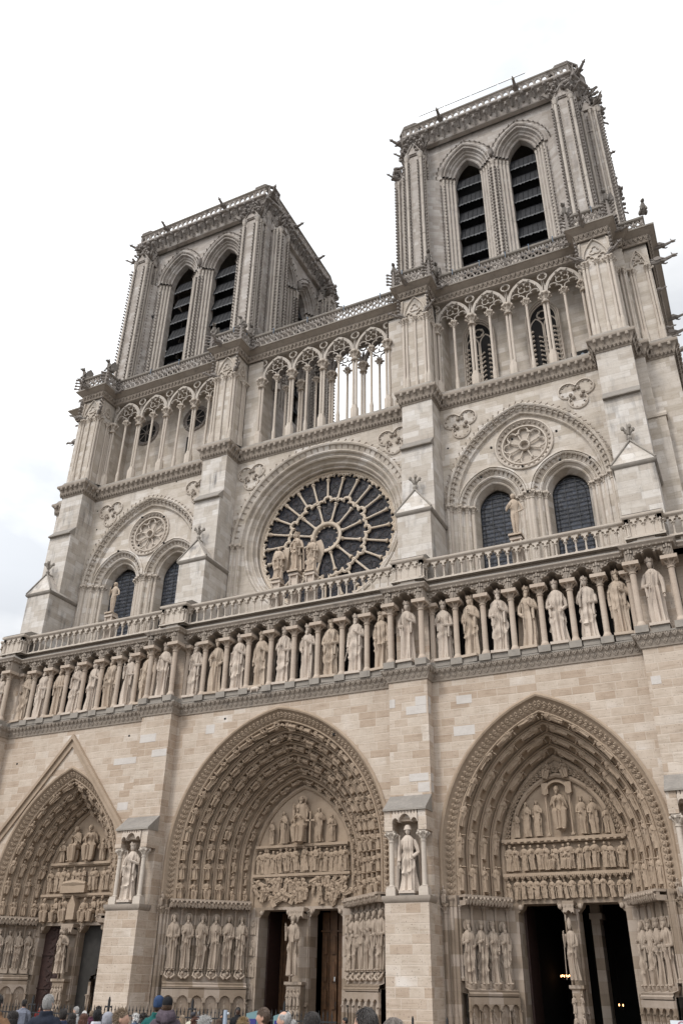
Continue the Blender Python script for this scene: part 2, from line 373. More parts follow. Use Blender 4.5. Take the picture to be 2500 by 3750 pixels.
def along_arch(cx, zs, c, R, zb, step, off=0.0, both=True):
    """(point, outward normal, tangent going up) at equal steps from the feet to the apex"""
    th = math.acos(c/R); leg = max(0.0, zs-(zb if zb is not None else zs)); tot = leg+R*th
    n = max(1, int(round((tot-off)/step))); out = []
    for i in range(n):
        s = off+(i+0.5)*(tot-off)/n
        if s < leg: p = (cx-c+R, zb+s); nn = (1.0, 0.0)
        else:
            a = (s-leg)/R; p = (cx-c+R*cos(a), zs+R*sin(a)); nn = (cos(a), sin(a))
        tt = (-nn[1], nn[0]); out.append((p, nn, tt, 1))
        if both: out.append(((2*cx-p[0], p[1]), (-nn[0], nn[1]), (nn[1], nn[0]), -1))
    return out
def arch_solve(hw, rise):
    """half width and rise -> (c, R)"""
    s = rise*rise/hw; R = (s+hw)/2; return R-hw, R

# --- cornices that follow a plan line, given left to right, outward = towards the viewer
def plan_nodes(P):
    N = []
    for i in range(len(P)-1):
        d = Vector((P[i+1][0]-P[i][0], P[i+1][1]-P[i][1])).normalized(); N.append(Vector((d.y, -d.x)))
    Mi = []
    for i in range(len(P)):
        if i == 0: Mi.append(N[0])
        elif i == len(P)-1: Mi.append(N[-1])
        else: Mi.append((N[i-1]+N[i])/(1+N[i-1].dot(N[i])))
    return N, Mi
def sweep_plan(mb, P, prof, m=0, mats=None):
    N, Mi = plan_nodes(P)
    rows = [[(p[0]+q.x*o, p[1]+q.y*o, z) for p, q in zip(P, Mi)] for o, z in prof]
    if mats is None: addg(mb, rows, False, False, m)
    else:
        for i in range(len(rows)-1): addg(mb, rows[i:i+2], False, False, mats[i])
def along_plan(P, out, step, ends=0.0):
    N, Mi = plan_nodes(P); Q = [(p[0]+q.x*out, p[1]+q.y*out) for p, q in zip(P, Mi)]; res = []
    for i in range(len(Q)-1):
        a, b = Vector(Q[i]), Vector(Q[i+1]); l = (b-a).length-2*ends
        if l < step*0.5: continue
        n = max(1, int(round(l/step))); d = (b-a).normalized()
        for k in range(n):
            p = a+d*(ends+(k+0.5)*l/n); res.append((p.x, p.y, N[i].x, N[i].y, l/n))
    return res

# --- templates
def T_knob(tall=1.0):
    b = MB()   # crocket: curled stem with a ball, growing along +z, leaning to -y
    tube(b, [(0, 0.1, 0), (0, -0.25, 0.35), (0, -0.55, 0.75)], [0.3, 0.2, 0.28], 5)
    ball(b, (0, -0.72, 0.85), 0.36, 6, 4); return b.template()
KNOB = T_knob()
def T_ball():
    b = MB(); ball(b, (0, 0, 0), 1.0, 6, 4); return b.template()
BALL = T_ball()
def T_leaf():
    b = MB()   # leaf boss for foliage friezes, facing -y, in a 1x1 cell
    for sx in (-1, 1):
        tube(b, [(0, 0, -0.45), (0.2*sx, -0.22, -0.1), (0.38*sx, -0.3, 0.25), (0.18*sx, -0.42, 0.42)], [0.1, 0.16, 0.17, 0.08], 5)
    ball(b, (0, -0.3, 0.1), (0.16, 0.2, 0.3), 5, 4); return b.template()
LEAF = T_leaf()
def rotz(a): return Matrix.Rotation(a, 4, 'Z')
def place(p, nx, ny, s, tilt=0.0):
    """local -y looks along (nx,ny)"""
    a = math.atan2(nx, -ny); sc = Matrix.Diagonal((s[0], s[1], s[2], 1)) if isinstance(s, (tuple, list)) else Matrix.Scale(s, 4)
    return Matrix.Translation(p) @ Matrix.Rotation(a, 4, 'Z') @ (Matrix.Rotation(tilt, 4, 'X') if tilt else Matrix()) @ sc
def frieze(mb, P, out, z, w, h, m=0, T=None, d=None):
    for x, y, nx, ny, l in along_plan(P, out, w):
        mb.inst(T or LEAF, place((x, y, z), nx, ny, (l*0.95, d or w*0.8, h)), m)
def column(mb, x, y, z0, z1, r, hb=None, hc=None, n=10, m=0, square=True, ab=1.75, leaves=6):
    """base, shaft, leafy capital and abacus between z0 and z1"""
    hb = hb if hb is not None else r*2.6; hc = hc if hc is not None else r*3.6
    if square: box(mb, x-r*1.7, x+r*1.7, y-r*1.7, y+r*1.7, z0, z0+hb*0.55, m)
    else: lathe(mb, [(r*1.55, 0), (r*1.55, hb*0.55)], x, y, z0, 8, m)
    lathe(mb, [(r*1.5, hb*0.55), (r*1.6, hb*0.7), (r*1.25, hb*0.85), (r*1.05, hb)], x, y, z0, n, m)
    zc = z1-hc; lathe(mb, [(r, 0), (r*0.96, zc-z0-hb)], x, y, z0+hb, n, m, cap=False)
    lathe(mb, [(r*1.22, -r*0.15), (r*1.22, r*0.15), (r*0.98, r*0.3), (r*1.15, hc*0.5), (r*1.55, hc*0.82)], x, y, zc, n, m)
    for k in range(leaves):
        a = 2*PI*k/leaves+0.4; mb.inst(KNOB, frame((x+cos(a)*r*1.05, y+sin(a)*r*1.05, zc+hc*0.32), (0, 0, 1), (-cos(a), -sin(a), 0), hc*0.42), m)
    w = r*ab
    if square:
        box(mb, x-w, x+w, y-w, y+w, z1-hc*0.2, z1, m); box(mb, x-w*.88, x+w*.88, y-w*.88, y+w*.88, z1-hc*0.3, z1-hc*0.2, m)
    else: lathe(mb, [(w*0.9, -hc*0.3), (w*1.1, -hc*0.18), (w*1.1, 0)], x, y, z1, 8, m, rot=PI/8)
# ------------------------------------------------------------------ carved figures
def figure(seed, nz=34, nt=40, crown=0, beard=0, female=0, arms=('chest', 'waist'), item=None, halo=0, wings=0, hat=0, feet=1, nude=0, long=0, mantle=1, cape=0, turn=0.0, child=0):
    """standing draped figure, 1 unit tall, facing -y; returns (body template, item template or None)"""
    rn = random.Random(seed); b = MB(); it = MB()
    k1, k2 = rn.choice([11, 13, 15]), rn.choice([5, 6, 7]); p1, p2, p3 = [rn.uniform(0, 6.28) for _ in range(3)]
    sway = rn.uniform(-1, 1)*0.022; side = rn.choice([-1, 1]); h0 = rn.uniform(0.3, 0.42); h1 = rn.uniform(0.08, 0.16)
    zk = [0.02, .1, .3, .48, .6, .72, .79, .83, .862]
    if nude: ak, bk = [.05, .052, .075, .09, .075, .1, .11, .07, .034], [.05, .05, .062, .065, .055, .065, .06, .045, .032]
    elif female: ak, bk = [.15, .138, .112, .105, .078, .092, .1, .065, .03], [.125, .11, .085, .08, .062, .078, .066, .05, .03]
    else: ak, bk = [.135, .13, .118, .115, .098, .118, .125, .085, .035], [.115, .105, .09, .086, .074, .082, .074, .056, .033]
    if long: ak = [a*.8 for a in ak]; bk = [a*.85 for a in bk]
    rows = []
    for i in range(nz):
        z = 0.02 + 0.842*i/(nz-1)
        a, c = np.interp(z, zk, ak), np.interp(z, zk, bk); amp = np.interp(z, [0, .4, .62, .8, .86], [.042, .034, .018, .008, .001])
        if nude: amp *= .12
        row = []
        for j in range(nt):
            th = 2*PI*j/nt - PI/2   # j=0 front
            f = 0.0
            f += amp*(.5-1.3*abs(sin(0.5*(k1*th+p1+2.2*z*side)))**.7) + 0.5*amp*cos(k2*th+p2-2*z)
            if mantle and not nude:
                hem = h0+h1*sin(th*1.0+PI/2+side*1.2)
                if z > hem:
                    f += 0.016 + 0.013*sin(34*(z-0.12*side*sin(th))+p3)*np.interp(z, [hem, .6, .82], [1, .8, 0.1])
                f += 0.030*math.exp(-((z-hem)/0.02)**2)*0.6
            if not female and not nude and abs(z-.61) < 0.02 and not mantle: f -= 0.01
            if female and abs(z-.62) < 0.018: f -= 0.008
            x = sway*sin(PI*min(z/.8, 1)); yy = -0.008
            if nude: 
                gap = math.exp(-(((th+PI/2+PI) % (2*PI)-PI)/0.28)**2)*np.interp(z, [0, .44, .5], [.05, .035, 0]); f -= gap
            row.append((x+(a+f)*cos(th), yy+(c+f)*sin(th), z))
        rows.append(row)
    addg(b, rows, True, True)
    if cape:   # open cloak hanging from the shoulders behind the body
        rows = []
        for i in range(14):
            z = 0.05+0.78*i/13; w = np.interp(z, [0, .5, .74, .83], [.22, .19, .15, .06]); row = []
            for j in range(15):
                th = PI*(-0.12)+ (PI*1.24)*j/14; f = .012*sin(9*th+p1)*(1-z)
                row.append((sway*.5+(w+f)*cos(th), 0.01+(w*.62+f)*sin(th), z))
            rows.append(row)
        addg(b, rows)
    # feet
    if feet:
        for s in (-1, 1): ball(b, (s*.048+sway*.2, -.125, .018), (.027, .058, .02), 7, 4)
    # head
    hx, hy, hz = sway*.6, -.018, .925
    hr = []
    for i in range(11):
        ph = PI*i/10
        row = []
        for j in range(14):
            th = 2*PI*j/14-PI/2; x = .041*max(sin(ph), .03)*cos(th); y = .05*max(sin(ph), .03)*sin(th); z = -.064*cos(ph)
            fr = math.exp(-(x/.011)**2) if y < 0 else 0
            y -= fr*.013*math.exp(-((z+.006)/.016)**2)                 # nose
            if y < 0:
                y += .009*math.exp(-((z-.012)/.009)**2)*math.exp(-((abs(x)-.018)/.009)**2)   # eye sockets
                y -= .004*math.exp(-((z-.028)/.01)**2)                     # brow
                y -= .004*fr*math.exp(-((z+.04)/.012)**2)
            x *= 1.0 - .25*max(0, -z/.064)
            row.append((x, y, z))
        hr.append(row)
    A = np.array(hr); ct, st = cos(turn), sin(turn)
    def hd(v):
        v = np.asarray(v, float)*1.14; x = v[..., 0]*ct-v[..., 1]*st; y = v[..., 0]*st+v[..., 1]*ct
        return np.stack([x+hx, y+hy, v[..., 2]+hz], -1)
    addg(b, hd(A), True, True)
    hair = MB(); hl = .075 if female or not beard else .055
    rows = []
    for i in range(8):
        z = .062-(.062+hl)*i/7; row = []
        for j in range(12):
            th = -PI*.13+(PI*1.26)*j/11; rr_ = (.052+.006*sin(th*8+i))*math.sqrt(max(.06, 1-(max(z, 0)/.075)**2))
            row.append((rr_*cos(th)*.95, .004+rr_*1.1*sin(th), z))
        rows.append(row)
    addg(b, hd(rows))
    if beard:
        for s in (-.012, 0, .012): tube(b, [tuple(hd((s, -.042, -.03))), tuple(hd((s*1.3, -.052, -.06))), tuple(hd((s*.6, -.046, -.088)))], [.017, .015, .005], 6)
    if crown:
        rows = []
        for z, r in ((.03, .05), (.045, .053), (.06, .056)): rows.append([(r*cos(2*PI*j/16), r*1.08*sin(2*PI*j/16), z) for j in range(16)])
        rows.append([((.058+.003)*cos(2*PI*j/16), .064*sin(2*PI*j/16), .06+(.034 if j % 4 == 0 else (.018 if j % 4 == 2 else .002))) for j in range(16)])
        rows.append([(.05*cos(2*PI*j/16), .054*sin(2*PI*j/16), .055) for j in range(16)])
        addg(b, hd(rows), True)
        for j in range(8): ball(b, tuple(hd((.056*cos(2*PI*j/8), .06*sin(2*PI*j/8), .05))), .009, 5, 3)
    if hat == 1:    # brimmed helmet-like hat
        rows = [[(r*cos(2*PI*j/14), r*sin(2*PI*j/14), z) for j in range(14)] for r, z in ((.048, .02), (.06, .012), (.062, .024), (.052, .038), (.05, .06), (.03, .085), (.002, .09))]
        addg(b, hd(rows), True)
    if hat == 2:    # mitre
        rows = [[(a*cos(2*PI*j/12), c*sin(2*PI*j/12), z) for j in range(12)] for a, c, z in ((.046, .05, .03), (.05, .05, .07), (.03, .04, .12), (.004, .03, .15))]
        addg(b, hd(rows), True)
    if halo: lathe_y(b, tuple(hd((0, .045, .01))), .095, .012, 18)
    if wings:
        for s in (-1, 1):
            rows = []
            for i in range(9):
                t = i/8; z = .93-.62*t; w = .05+.13*sin(PI*min(1, .15+t*.8)); row = []
                for j in range(5): row.append((s*(.06+w*j/4*1.15+.02*t), .075+.03*j/4-.02*sin(j*3.0+i*2.2)*.4, z+.05*(j/4)*(1-t)))
                rows.append(row)
            R2 = [[(x, y+.02, z) for x, y, z in r] for r in rows]
            addg(b, rows); addg(b, R2)
    # arms
    E_ = {'chest': ((.155, -.015, .64), (.04, -.125, .69)), 'waist': ((.155, -.02, .6), (.055, -.125, .58)), 'down': ((.15, .0, .6), (.15, -.045, .46)),
          'raised': ((.165, -.05, .66), (.13, -.12, .80)), 'pray': ((.13, -.04, .62), (.012, -.14, .72)), 'hip': ((.165, .0, .6), (.09, -.09, .52)),
          'out': ((.16, -.05, .62), (.15, -.16, .62)), 'shoulder': ((.14, -.03, .62), (.07, -.115, .76))}
    hands = []
    for s, k in zip((-1, 1), arms):
        if k is None: hands.append(None); continue
        e, w = E_[k]; e = (e[0]*s*(.8 if long else 1)+sway*.8, e[1], e[2]); w = (w[0]*s+sway*.8, w[1], w[2]); r0_, r1_, r2_ = (.036, .035, .026) if not nude else (.026, .024, .016)
        tube(b, [(s*.095+sway*.8, -.005, .79), tuple(.5*(Vector((s*.12, -.005, .79))+Vector(e))), e, tuple(.45*Vector(e)+.55*Vector(w)), w], [r0_*.9, r0_*1.1, r1_, r2_*1.2, r2_], 8)
        d = (Vector(w)-Vector(e)).normalized(); hp = Vector(w)+d*.022; hands.append(hp)
        ball(b, tuple(hp), (.017, .014, .019), 6, 4)
        q = d.cross(Vector((0, 1, 0))); q = q.normalized() if q.length > .1 else Vector((1, 0, 0))
        for fi in range(4):
            o = hp+q*(fi-1.5)*.0085; tube(b, [tuple(o+d*.008), tuple(o+d*(.026+.003*(1 if fi in (1, 2) else 0))), tuple(o+d*.034+Vector((0, .012, -.008)))], [.0052, .0048, .0036], 5)
        tube(b, [tuple(hp), tuple(hp+Vector((0, -.008, .018))), tuple(hp+d*.014+Vector((0, -.01, .026)))], [.006, .005, .004], 5)
        if not nude and k in ('chest', 'waist', 'shoulder', 'raised', 'pray', 'out'):   # hanging sleeve
            m_ = Vector(e)*.5+Vector(w)*.5
            addg(b, [[tuple(m_+Vector((.03*cos(a)*(1-t*.4), .022*sin(a), -t*(.16+.1*rn.random()*0+.04*(s > 0))))) for a in [2*PI*j/7 for j in range(7)]] for t in (0, .5, .9, 1.0)], True, True)
    rh, lh = hands[0] or hands[1], hands[1] or hands[0]
    if item == 'sceptre': tube(it, [tuple(rh+Vector((-.05, .0, -.2))), tuple(rh), tuple(rh+Vector((.04, 0, .17)))], .008, 6); ball(it, tuple(rh+Vector((.045, 0, .19))), .02, 6, 4); ball(it, tuple(rh+Vector((.047, 0, .215))), .011, 5, 3)
    if item == 'sceptre_side': tube(it, [tuple(rh+Vector((0, 0, -.16))), tuple(rh), tuple(rh+Vector((0, 0, .22)))], .009, 6); ball(it, tuple(rh+Vector((0, 0, .235))), (.018, .018, .024), 6, 4)
    if item == 'staff': tube(it, [(rh.x-.02, rh.y-.01, .03), tuple(rh), (rh.x+.015, rh.y, .86)], .009, 6)
    if item == 'sword': tube(it, [(lh.x, lh.y-.01, .16), tuple(lh)], [.006, .012], 4); tube(it, [tuple(lh+Vector((-.045, -.01, .0))), tuple(lh+Vector((.045, -.01, .0)))], .008, 5); tube(it, [tuple(lh), tuple(lh+Vector((0, 0, .06)))], .008, 5)
    if item == 'book': box(it, lh.x-.035, lh.x+.03, lh.y-.025, lh.y+.005, lh.z-.03, lh.z+.07)
    if item == 'orb': ball(it, tuple(lh+Vector((0, -.02, .02))), .034, 9, 6)
    if item == 'candle': tube(it, [tuple(lh+Vector((0, -.01, -.05))), tuple(lh+Vector((0, -.01, .16)))], [.012, .009], 7); lathe(it, [(.022, 0), (.03, .02), (.012, .03)], lh.x, lh.y-.01, lh.z+.03, 8)
    if item == 'child':
        cb, _ = figure(seed+5, 10, 10, mantle=0, arms=('chest', 'chest'), feet=0); b.inst(cb, Matrix.Translation(lh+Vector((.0, -.03, -.08))) @ Matrix.Scale(.3, 4))
    return b.template(), (it.template() if it.V else None)
def lathe_y(mb, c, r, t, n, m=0):
    rows = [[(c[0]+q*cos(2*PI*k/n), c[1]+y, c[2]+q*sin(2*PI*k/n)) for k in range(n)] for q, y in ((.001, 0), (r*.8, -t*.3), (r, 0), (r, t), (.001, t))]
    addg(mb, rows, True, False, m)
def little(seed, seated=0, wings=0):
    """small figure for archivolts, 1 tall, facing -y"""
    rn = random.Random(seed); b = MB(); nt = 14; p = rn.uniform(0, 6); q_ = rn.choice([5, 6, 7]); lean = rn.uniform(-.05, .05)
    if seated: zk, ak, bk = [.36, .44, .56, .7, .8, .86], [.15, .17, .13, .16, .15, .04], [.12, .13, .1, .12, .1, .04]
    else: zk, ak, bk = [0, .06, .3, .52, .62, .78, .84, .87], [.11, .155, .14, .13, .11, .15, .12, .04], [.09, .13, .12, .11, .09, .11, .09, .04]
    z0 = zk[0]; rows = []
    for i in range(15):
        z = z0+(zk[-1]-z0)*i/14; a = np.interp(z, zk, ak); c = np.interp(z, zk, bk); am = np.interp(z, [0, .5, .86], [.034, .022, .003])
        rows.append([((a+am*(1-2*abs(sin(.5*(q_*t_+p+3*z)))))*cos(t_)+lean*z, -.02+(c+am*cos(q_*t_+p))*sin(t_), z) for t_ in [2*PI*j/nt for j in range(nt)]])
    addg(b, rows, True, True)
    if seated:
        for s in (-1, 1):
            w = rn.uniform(.0, .05); kn = (s*(.1+w), -.24, .43+rn.uniform(-.02, .03))
            tube(b, [(s*.07, -.02, .42), kn], [.1, .085], 7); tube(b, [kn, (s*(.09+w), -.22, .2), (s*.09, -.2, .03)], [.088, .07, .055], 7); ball(b, (s*.09, -.26, .02), (.045, .07, .03), 6, 4)
        rows = [[(x, -.2-.02*cos(x*60+p)-.05*(1-abs(x)/.15), z) for x in np.linspace(-.15, .15, 9)] for z in (.44, .3, .15, .04)]
        addg(b, rows); ball(b, (0, -.04, .2), (.15, .13, .24), 8, 6)
    else:
        for s in (-1, 1): ball(b, (s*.05, -.12, .02), (.035, .06, .03), 6, 4)
    hx, ht = rn.uniform(-.03, .03)+lean, rn.uniform(-.06, -.02)
    ball(b, (hx, ht-.03, .945), (.062, .075, .085), 9, 7); ball(b, (hx, ht-.105, .935), (.014, .02, .02), 5, 3); ball(b, (hx, ht+.0, .955), (.08, .08, .088), 9, 6)
    if seed % 2: ball(b, (hx, ht-.07, .875), (.04, .035, .05), 6, 4)
    for s in (-1, 1):
        e = (s*.2+lean, -.05, rn.uniform(.54, .62)); w = (s*rn.uniform(.0, .13), -.22, rn.uniform(.5, .8))
        tube(b, [(s*.13+lean, -.01, .79), e, w], [.055, .055, .03], 6); ball(b, w, .03, 6, 4)
        tube(b, [tuple(.5*(Vector(e)+Vector(w))), tuple(.5*(Vector(e)+Vector(w))-Vector((0, .0, .14)))], [.04, .02], 5)
    it = seed % 4
    if it == 0: box(b, -.06, .06, -.27, -.22, .55, .72)
    if it == 2: tube(b, [(.08, -.24, .3), (.14, -.24, .9)], [.018, .018], 5)
    if wings:
        for s in (-1, 1): prism(b, [(s*.1, .85), (s*.26, .95), (s*.32, .6), (s*.2, .2)][::s], .03, .09)
    return b.template()
LIT = [little(i, seated=(i % 2), wings=(i % 5 == 3)) for i in range(12)]
REL = [figure(700+i, 14, 18, beard=i % 3 == 0, crown=i % 4 == 1, arms=(('chest', 'waist'), ('waist', 'chest'), ('pray', 'pray'), ('hip', 'chest'))[i % 4], feet=0, cape=i % 3 == 2)[0] for i in range(8)]
def T_gargoyle():
    b = MB()   # points to -y, root at origin, length 1
    tube(b, [(0, .15, 0), (0, -.2, 0), (0, -.55, .04), (0, -.8, .1)], [.13, .12, .085, .07], 7)
    ball(b, (0, -.9, .13), (.085, .13, .08), 7, 5); tube(b, [(0, -.95, .15), (0, -1.08, .17)], [.05, .03], 5); tube(b, [(0, -.93, .08), (0, -1.04, .06)], [.045, .025], 5)
    for s in (-1, 1):
        tube(b, [(s*.05, -.85, .19), (s*.08, -.82, .29)], [.03, .008], 4)
        prism(b, [(-.1, 0), (-.5, .02), (-.25, .22), (-.05, .18)], s*.12, s*.15, axis='x'); tube(b, [(s*.09, -.35, -.02), (s*.1, -.5, -.12), (s*.09, -.6, -.1)], [.05, .035, .03], 5)
    return b.template()
GARG = T_gargoyle()
def T_chimera(kind):
    b = MB()   # crouching beast, 1 tall, facing -y
    tube(b, [(0, .28, .12), (0, .12, .3), (0, -.05, .52), (0, -.12, .68)], [.17, .2, .16, .1], 9)
    ball(b, (0, -.2, .8), (.12, .15, .12), 9, 6); tube(b, [(0, -.28, .8), (0, -.42, .76)], [.07, .03], 6)
    for s in (-1, 1):
        tube(b, [(s*.12, -.02, .52), (s*.16, -.15, .3), (s*.12, -.22, .04)], [.075, .05, .045], 6); ball(b, (s*.12, -.27, .04), (.06, .09, .04), 6, 4)
        ball(b, (s*.17, .18, .2), (.1, .18, .17), 7, 5); ball(b, (s*.17, .0, .05), (.06, .13, .05), 6, 4)
        if kind % 2 == 0: tube(b, [(s*.07, -.17, .88), (s*.11, -.14, 1.02)], [.04, .008], 5)
        if kind != 1: prism(b, [(0, .65), (.25, .95), (.5, .7), (.42, .3), (.15, .35)], s*.14, s*.19, axis='x')
    return b.template()
CHIM = [T_chimera(k) for k in range(3)]
# ------------------------------------------------------------------ measures of the west front (x right, y into the building, z up)
CB = [-18.91, -7.0, 7.0, 18.22]; HW = 0.93
BAY = {'n': (-17.98, -7.93), 'c': (-6.07, 6.07), 's': (7.93, 17.29)}
CAT = tag(empty('cathedral'), 'pale limestone Gothic cathedral with two square towers, rose window and three carved portals', 'cathedral')
def plan(yw, yb, hw=HW, ends=1, cb=CB, yl=20.0, over=0.0):
    """plan line of the front: corner turns, bays at yw, buttress faces at yb"""
    P = []
    if ends: P += [(-22.0, yl), (-22.0, 3.8), (-20.35, 3.8), (-20.35, max(yw, 3.3))] if yw > 2 else [(-20.6, yl), (-20.6, yw)]
    for i, c in enumerate(cb):
        P += [(c-hw, yw if not (i == 0 and ends and yw > 2) else max(yw, 3.3)), (c-hw, yb), (c+hw, yb), (c+hw, yw if not (i == 3 and ends and yw > 2) else max(yw, 3.3))]
    if ends: P += [(19.66, max(yw, 3.3)), (19.66, 3.8), (21.1, 3.8), (21.1, yl)] if yw > 2 else [(20.2, yw), (20.2, yl)]
    return P

# ================================================================== lower stage, z 0 .. 14
ZK0, ZK1 = 13.99, 14.54
PORT = {  # centre, spring height, arch centre offset, outer radius, inner radius, depth of tympanum, impost height, door head
    'c': (-0.05, 6.8, 1.17, 7.07, 3.92, 3.0, 5.25, 4.92),
    's': (12.6, 6.5, 2.05, 6.70, 4.70, 2.4, 5.05, 4.85),
    'n': (-12.72, 5.8, 2.40, 6.60, 4.86, 2.0, 4.7, 4.35)}
mb = MB()
for k, (x0, x1) in BAY.items():
    cx, zs, c, Ro, Ri, yt, zi, zd = PORT[k]
    a = arch(cx, zs, c, Ro, 0.0, 22)
    plate(mb, [(x0, 0.0)] + a + [(x1, 0.0), (x1, ZK0+.3), (x0, ZK0+.3)], [], 0.0)
box(mb, -20.6, -19.84, 0, 1, 0, ZK0+.3); box(mb, 19.15, 20.2, 0, 1, 0, ZK0+.3)
box(mb, -20.6, -20.5, 1, 20, 0, 20); box(mb, 20.1, 20.2, 1, 20, 0, 20)
LOW = mb.build('lower_wall', M['low'], CAT, ang=0)
# small putlog holes
rn = random.Random(4); ph0 = None
for k, (x0, x1) in BAY.items():
    for _ in range(4):
        x = rn.uniform(x0+.5, x1-.5); z = rn.uniform(11.6, 13.6)
        if abs(x-PORT[k][0]) > 2.8:
            if ph0 is None: mb = MB(); box(mb, -.055, .055, -.006, .1, 0, .1); ph0 = mb.build('putlog_hole', M['void'], LOW, ang=0, loc=(x, 0, z))
            else: copyo(ph0, LOW, (x, 0, z))

REPAIRS = [(7.34, 7.86, 12.77, 13.17, -0.65), (6.89, 7.85, 12.39, 12.76, -0.65), (6.09, 6.36, 12.78, 13.17, -0.65), (6.96, 7.83, 9.48, 9.8, -0.65), (7.35, 7.87, 9.02, 9.41, -0.65), (9.05, 9.76, 12.8, 13.18, 0.0), (8.85, 9.81, 11.4, 11.82, 0.0), (17.42, 17.8, 12.43, 12.77, -0.65), (-7.88, -6.88, 12.58, 12.99, -0.65), (-7.01, -6.1, 11.79, 12.15, -0.65), (-9.94, -8.49, 11.77, 12.1, 0.0), (-9.3, -8.64, 9.45, 9.83, 0.0), (-4.28, -3.76, 12.84, 13.29, 0.0)]
for i, (a, b, c_, d_, y) in enumerate(REPAIRS):   # pale replaced blocks, let in a few millimetres proud
    mb = MB(); box(mb, a, b, y-.008, y+.05, c_, d_)
    if y == -.65 and 7.8 < b < 8: box(mb, b+.002, 7.938, y+.052, y+.35, c_+.003, d_-.003)
    mb.build('replaced_block', M['white'], LOW, ang=0)

def niche_canopy(mb, x, y, z0, w, h, d):
    """three pointed arches under a row of little towers"""
    for i, (s, ww) in enumerate(((-1, .25), (0, .5), (1, .25))):
        xc = x+s*w*.37; hw = w*ww*.48; c, R = arch_solve(hw, hw*1.25); a = arch(xc, z0, c, R, None, 6)
        plate(mb, a + [(xc+w*ww*.5+.001, z0), (xc+w*ww*.5, z0+h*.62), (xc-w*ww*.5, z0+h*.62), (xc-w*ww*.5-.001, z0)], [], y, y+d)
        for q in range(2 if s else 4):
            xx = xc+(q-(.5 if s else 1.5))*w*.12; box(mb, xx-w*.045, xx+w*.045, y+.04, y+.16, z0+h*.62, z0+h*.95)
            prism(mb, [(xx-w*.05, z0+h*.95), (xx+w*.05, z0+h*.95), (xx, z0+h*1.12)], y+.04, y+.16)
BUT = []
for i, c in enumerate(CB):
    mb = MB(); x0, x1 = c-HW, c+HW
    box(mb, x0, x1, -1.40, .2, 0, 4.86)                       # foot
    box(mb, x0, x1, -.65, .2, 4.86, ZK0+.3)                   # body behind and above the niche
    box(mb, x0+.36, x1-.36, -1.24, -.65, 7.78, 8.25)                  # entablature over the niche
    box(mb, x0, x0+.36, -1.38, -.65, 7.4, 8.24); box(mb, x1-.36, x1, -1.38, -.65, 7.4, 8.24)
    prism(mb, [(-1.47, 8.25), (-.64, 8.92), (-.64, 8.25)], x0-.02, x1+.02, 1, 'x')   # weathered slope
    prism(mb, [(-1.47, 8.18), (-1.47, 8.25), (-.64, 8.25), (-.64, 8.18)], x0-.03, x1+.03, 1, 'x')
    b = mb.build('buttress', [M['low'], M['sill']], CAT, ang=0); BUT.append(b)
    mb = MB()
    sweep_plan(mb, [(x0, -.6), (x0, -1.40), (x1, -1.40), (x1, -.6)], [(0, 4.70), (.05, 4.74), (.1, 4.85), (.1, 4.95), (-.3, 4.95)])
    frieze(mb, [(x0, -.7), (x0, -1.40), (x1, -1.40), (x1, -.7)], .02, 4.82, .14, .16)
    mb.build('niche_ledge', M['carv'], b)
    mb = MB(); niche_canopy(mb, c, -1.44, 7.72, 1.12, .52, .5); mb.build('niche_canopy', M['stat'], b, ang=0)
    for s in (-1, 1):
        mb = MB(); box(mb, -.2, .2, -.2, .2, 0, .26); column(mb, 0, 0, .26, 2.46, .105, .14, .42, 12)
        mb.build('niche_column', M['shaft'], b, loc=(c+s*.7, -1.16, 4.95))

# ---- cornice under the kings
PK = plan(0.0, -.65)
def carved_cornice(mb, P, z0, z1, out, T=None, w=.34, rows=2, mat=(0, 0, 0, 1, 1)):
    h = z1-z0
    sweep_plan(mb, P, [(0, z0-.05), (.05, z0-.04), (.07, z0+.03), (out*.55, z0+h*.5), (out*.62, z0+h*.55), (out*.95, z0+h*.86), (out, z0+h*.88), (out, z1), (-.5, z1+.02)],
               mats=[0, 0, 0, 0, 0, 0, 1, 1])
    if rows == 2:
        frieze(mb, P, out*.28, z0+h*.3, w, h*.42, 0, T, d=w*.55); frieze(mb, P, out*.72, z0+h*.7, w*.9, h*.42, 0, T, d=w*.6)
    else: frieze(mb, P, out*.45, z0+h*.5, w, h*.8, 0, T, d=w*.8)
mb = MB(); carved_cornice(mb, PK, ZK0, ZK1, .30, w=.30)
mb.build('kings_cornice', [M['carv'], M['sill']], CAT)

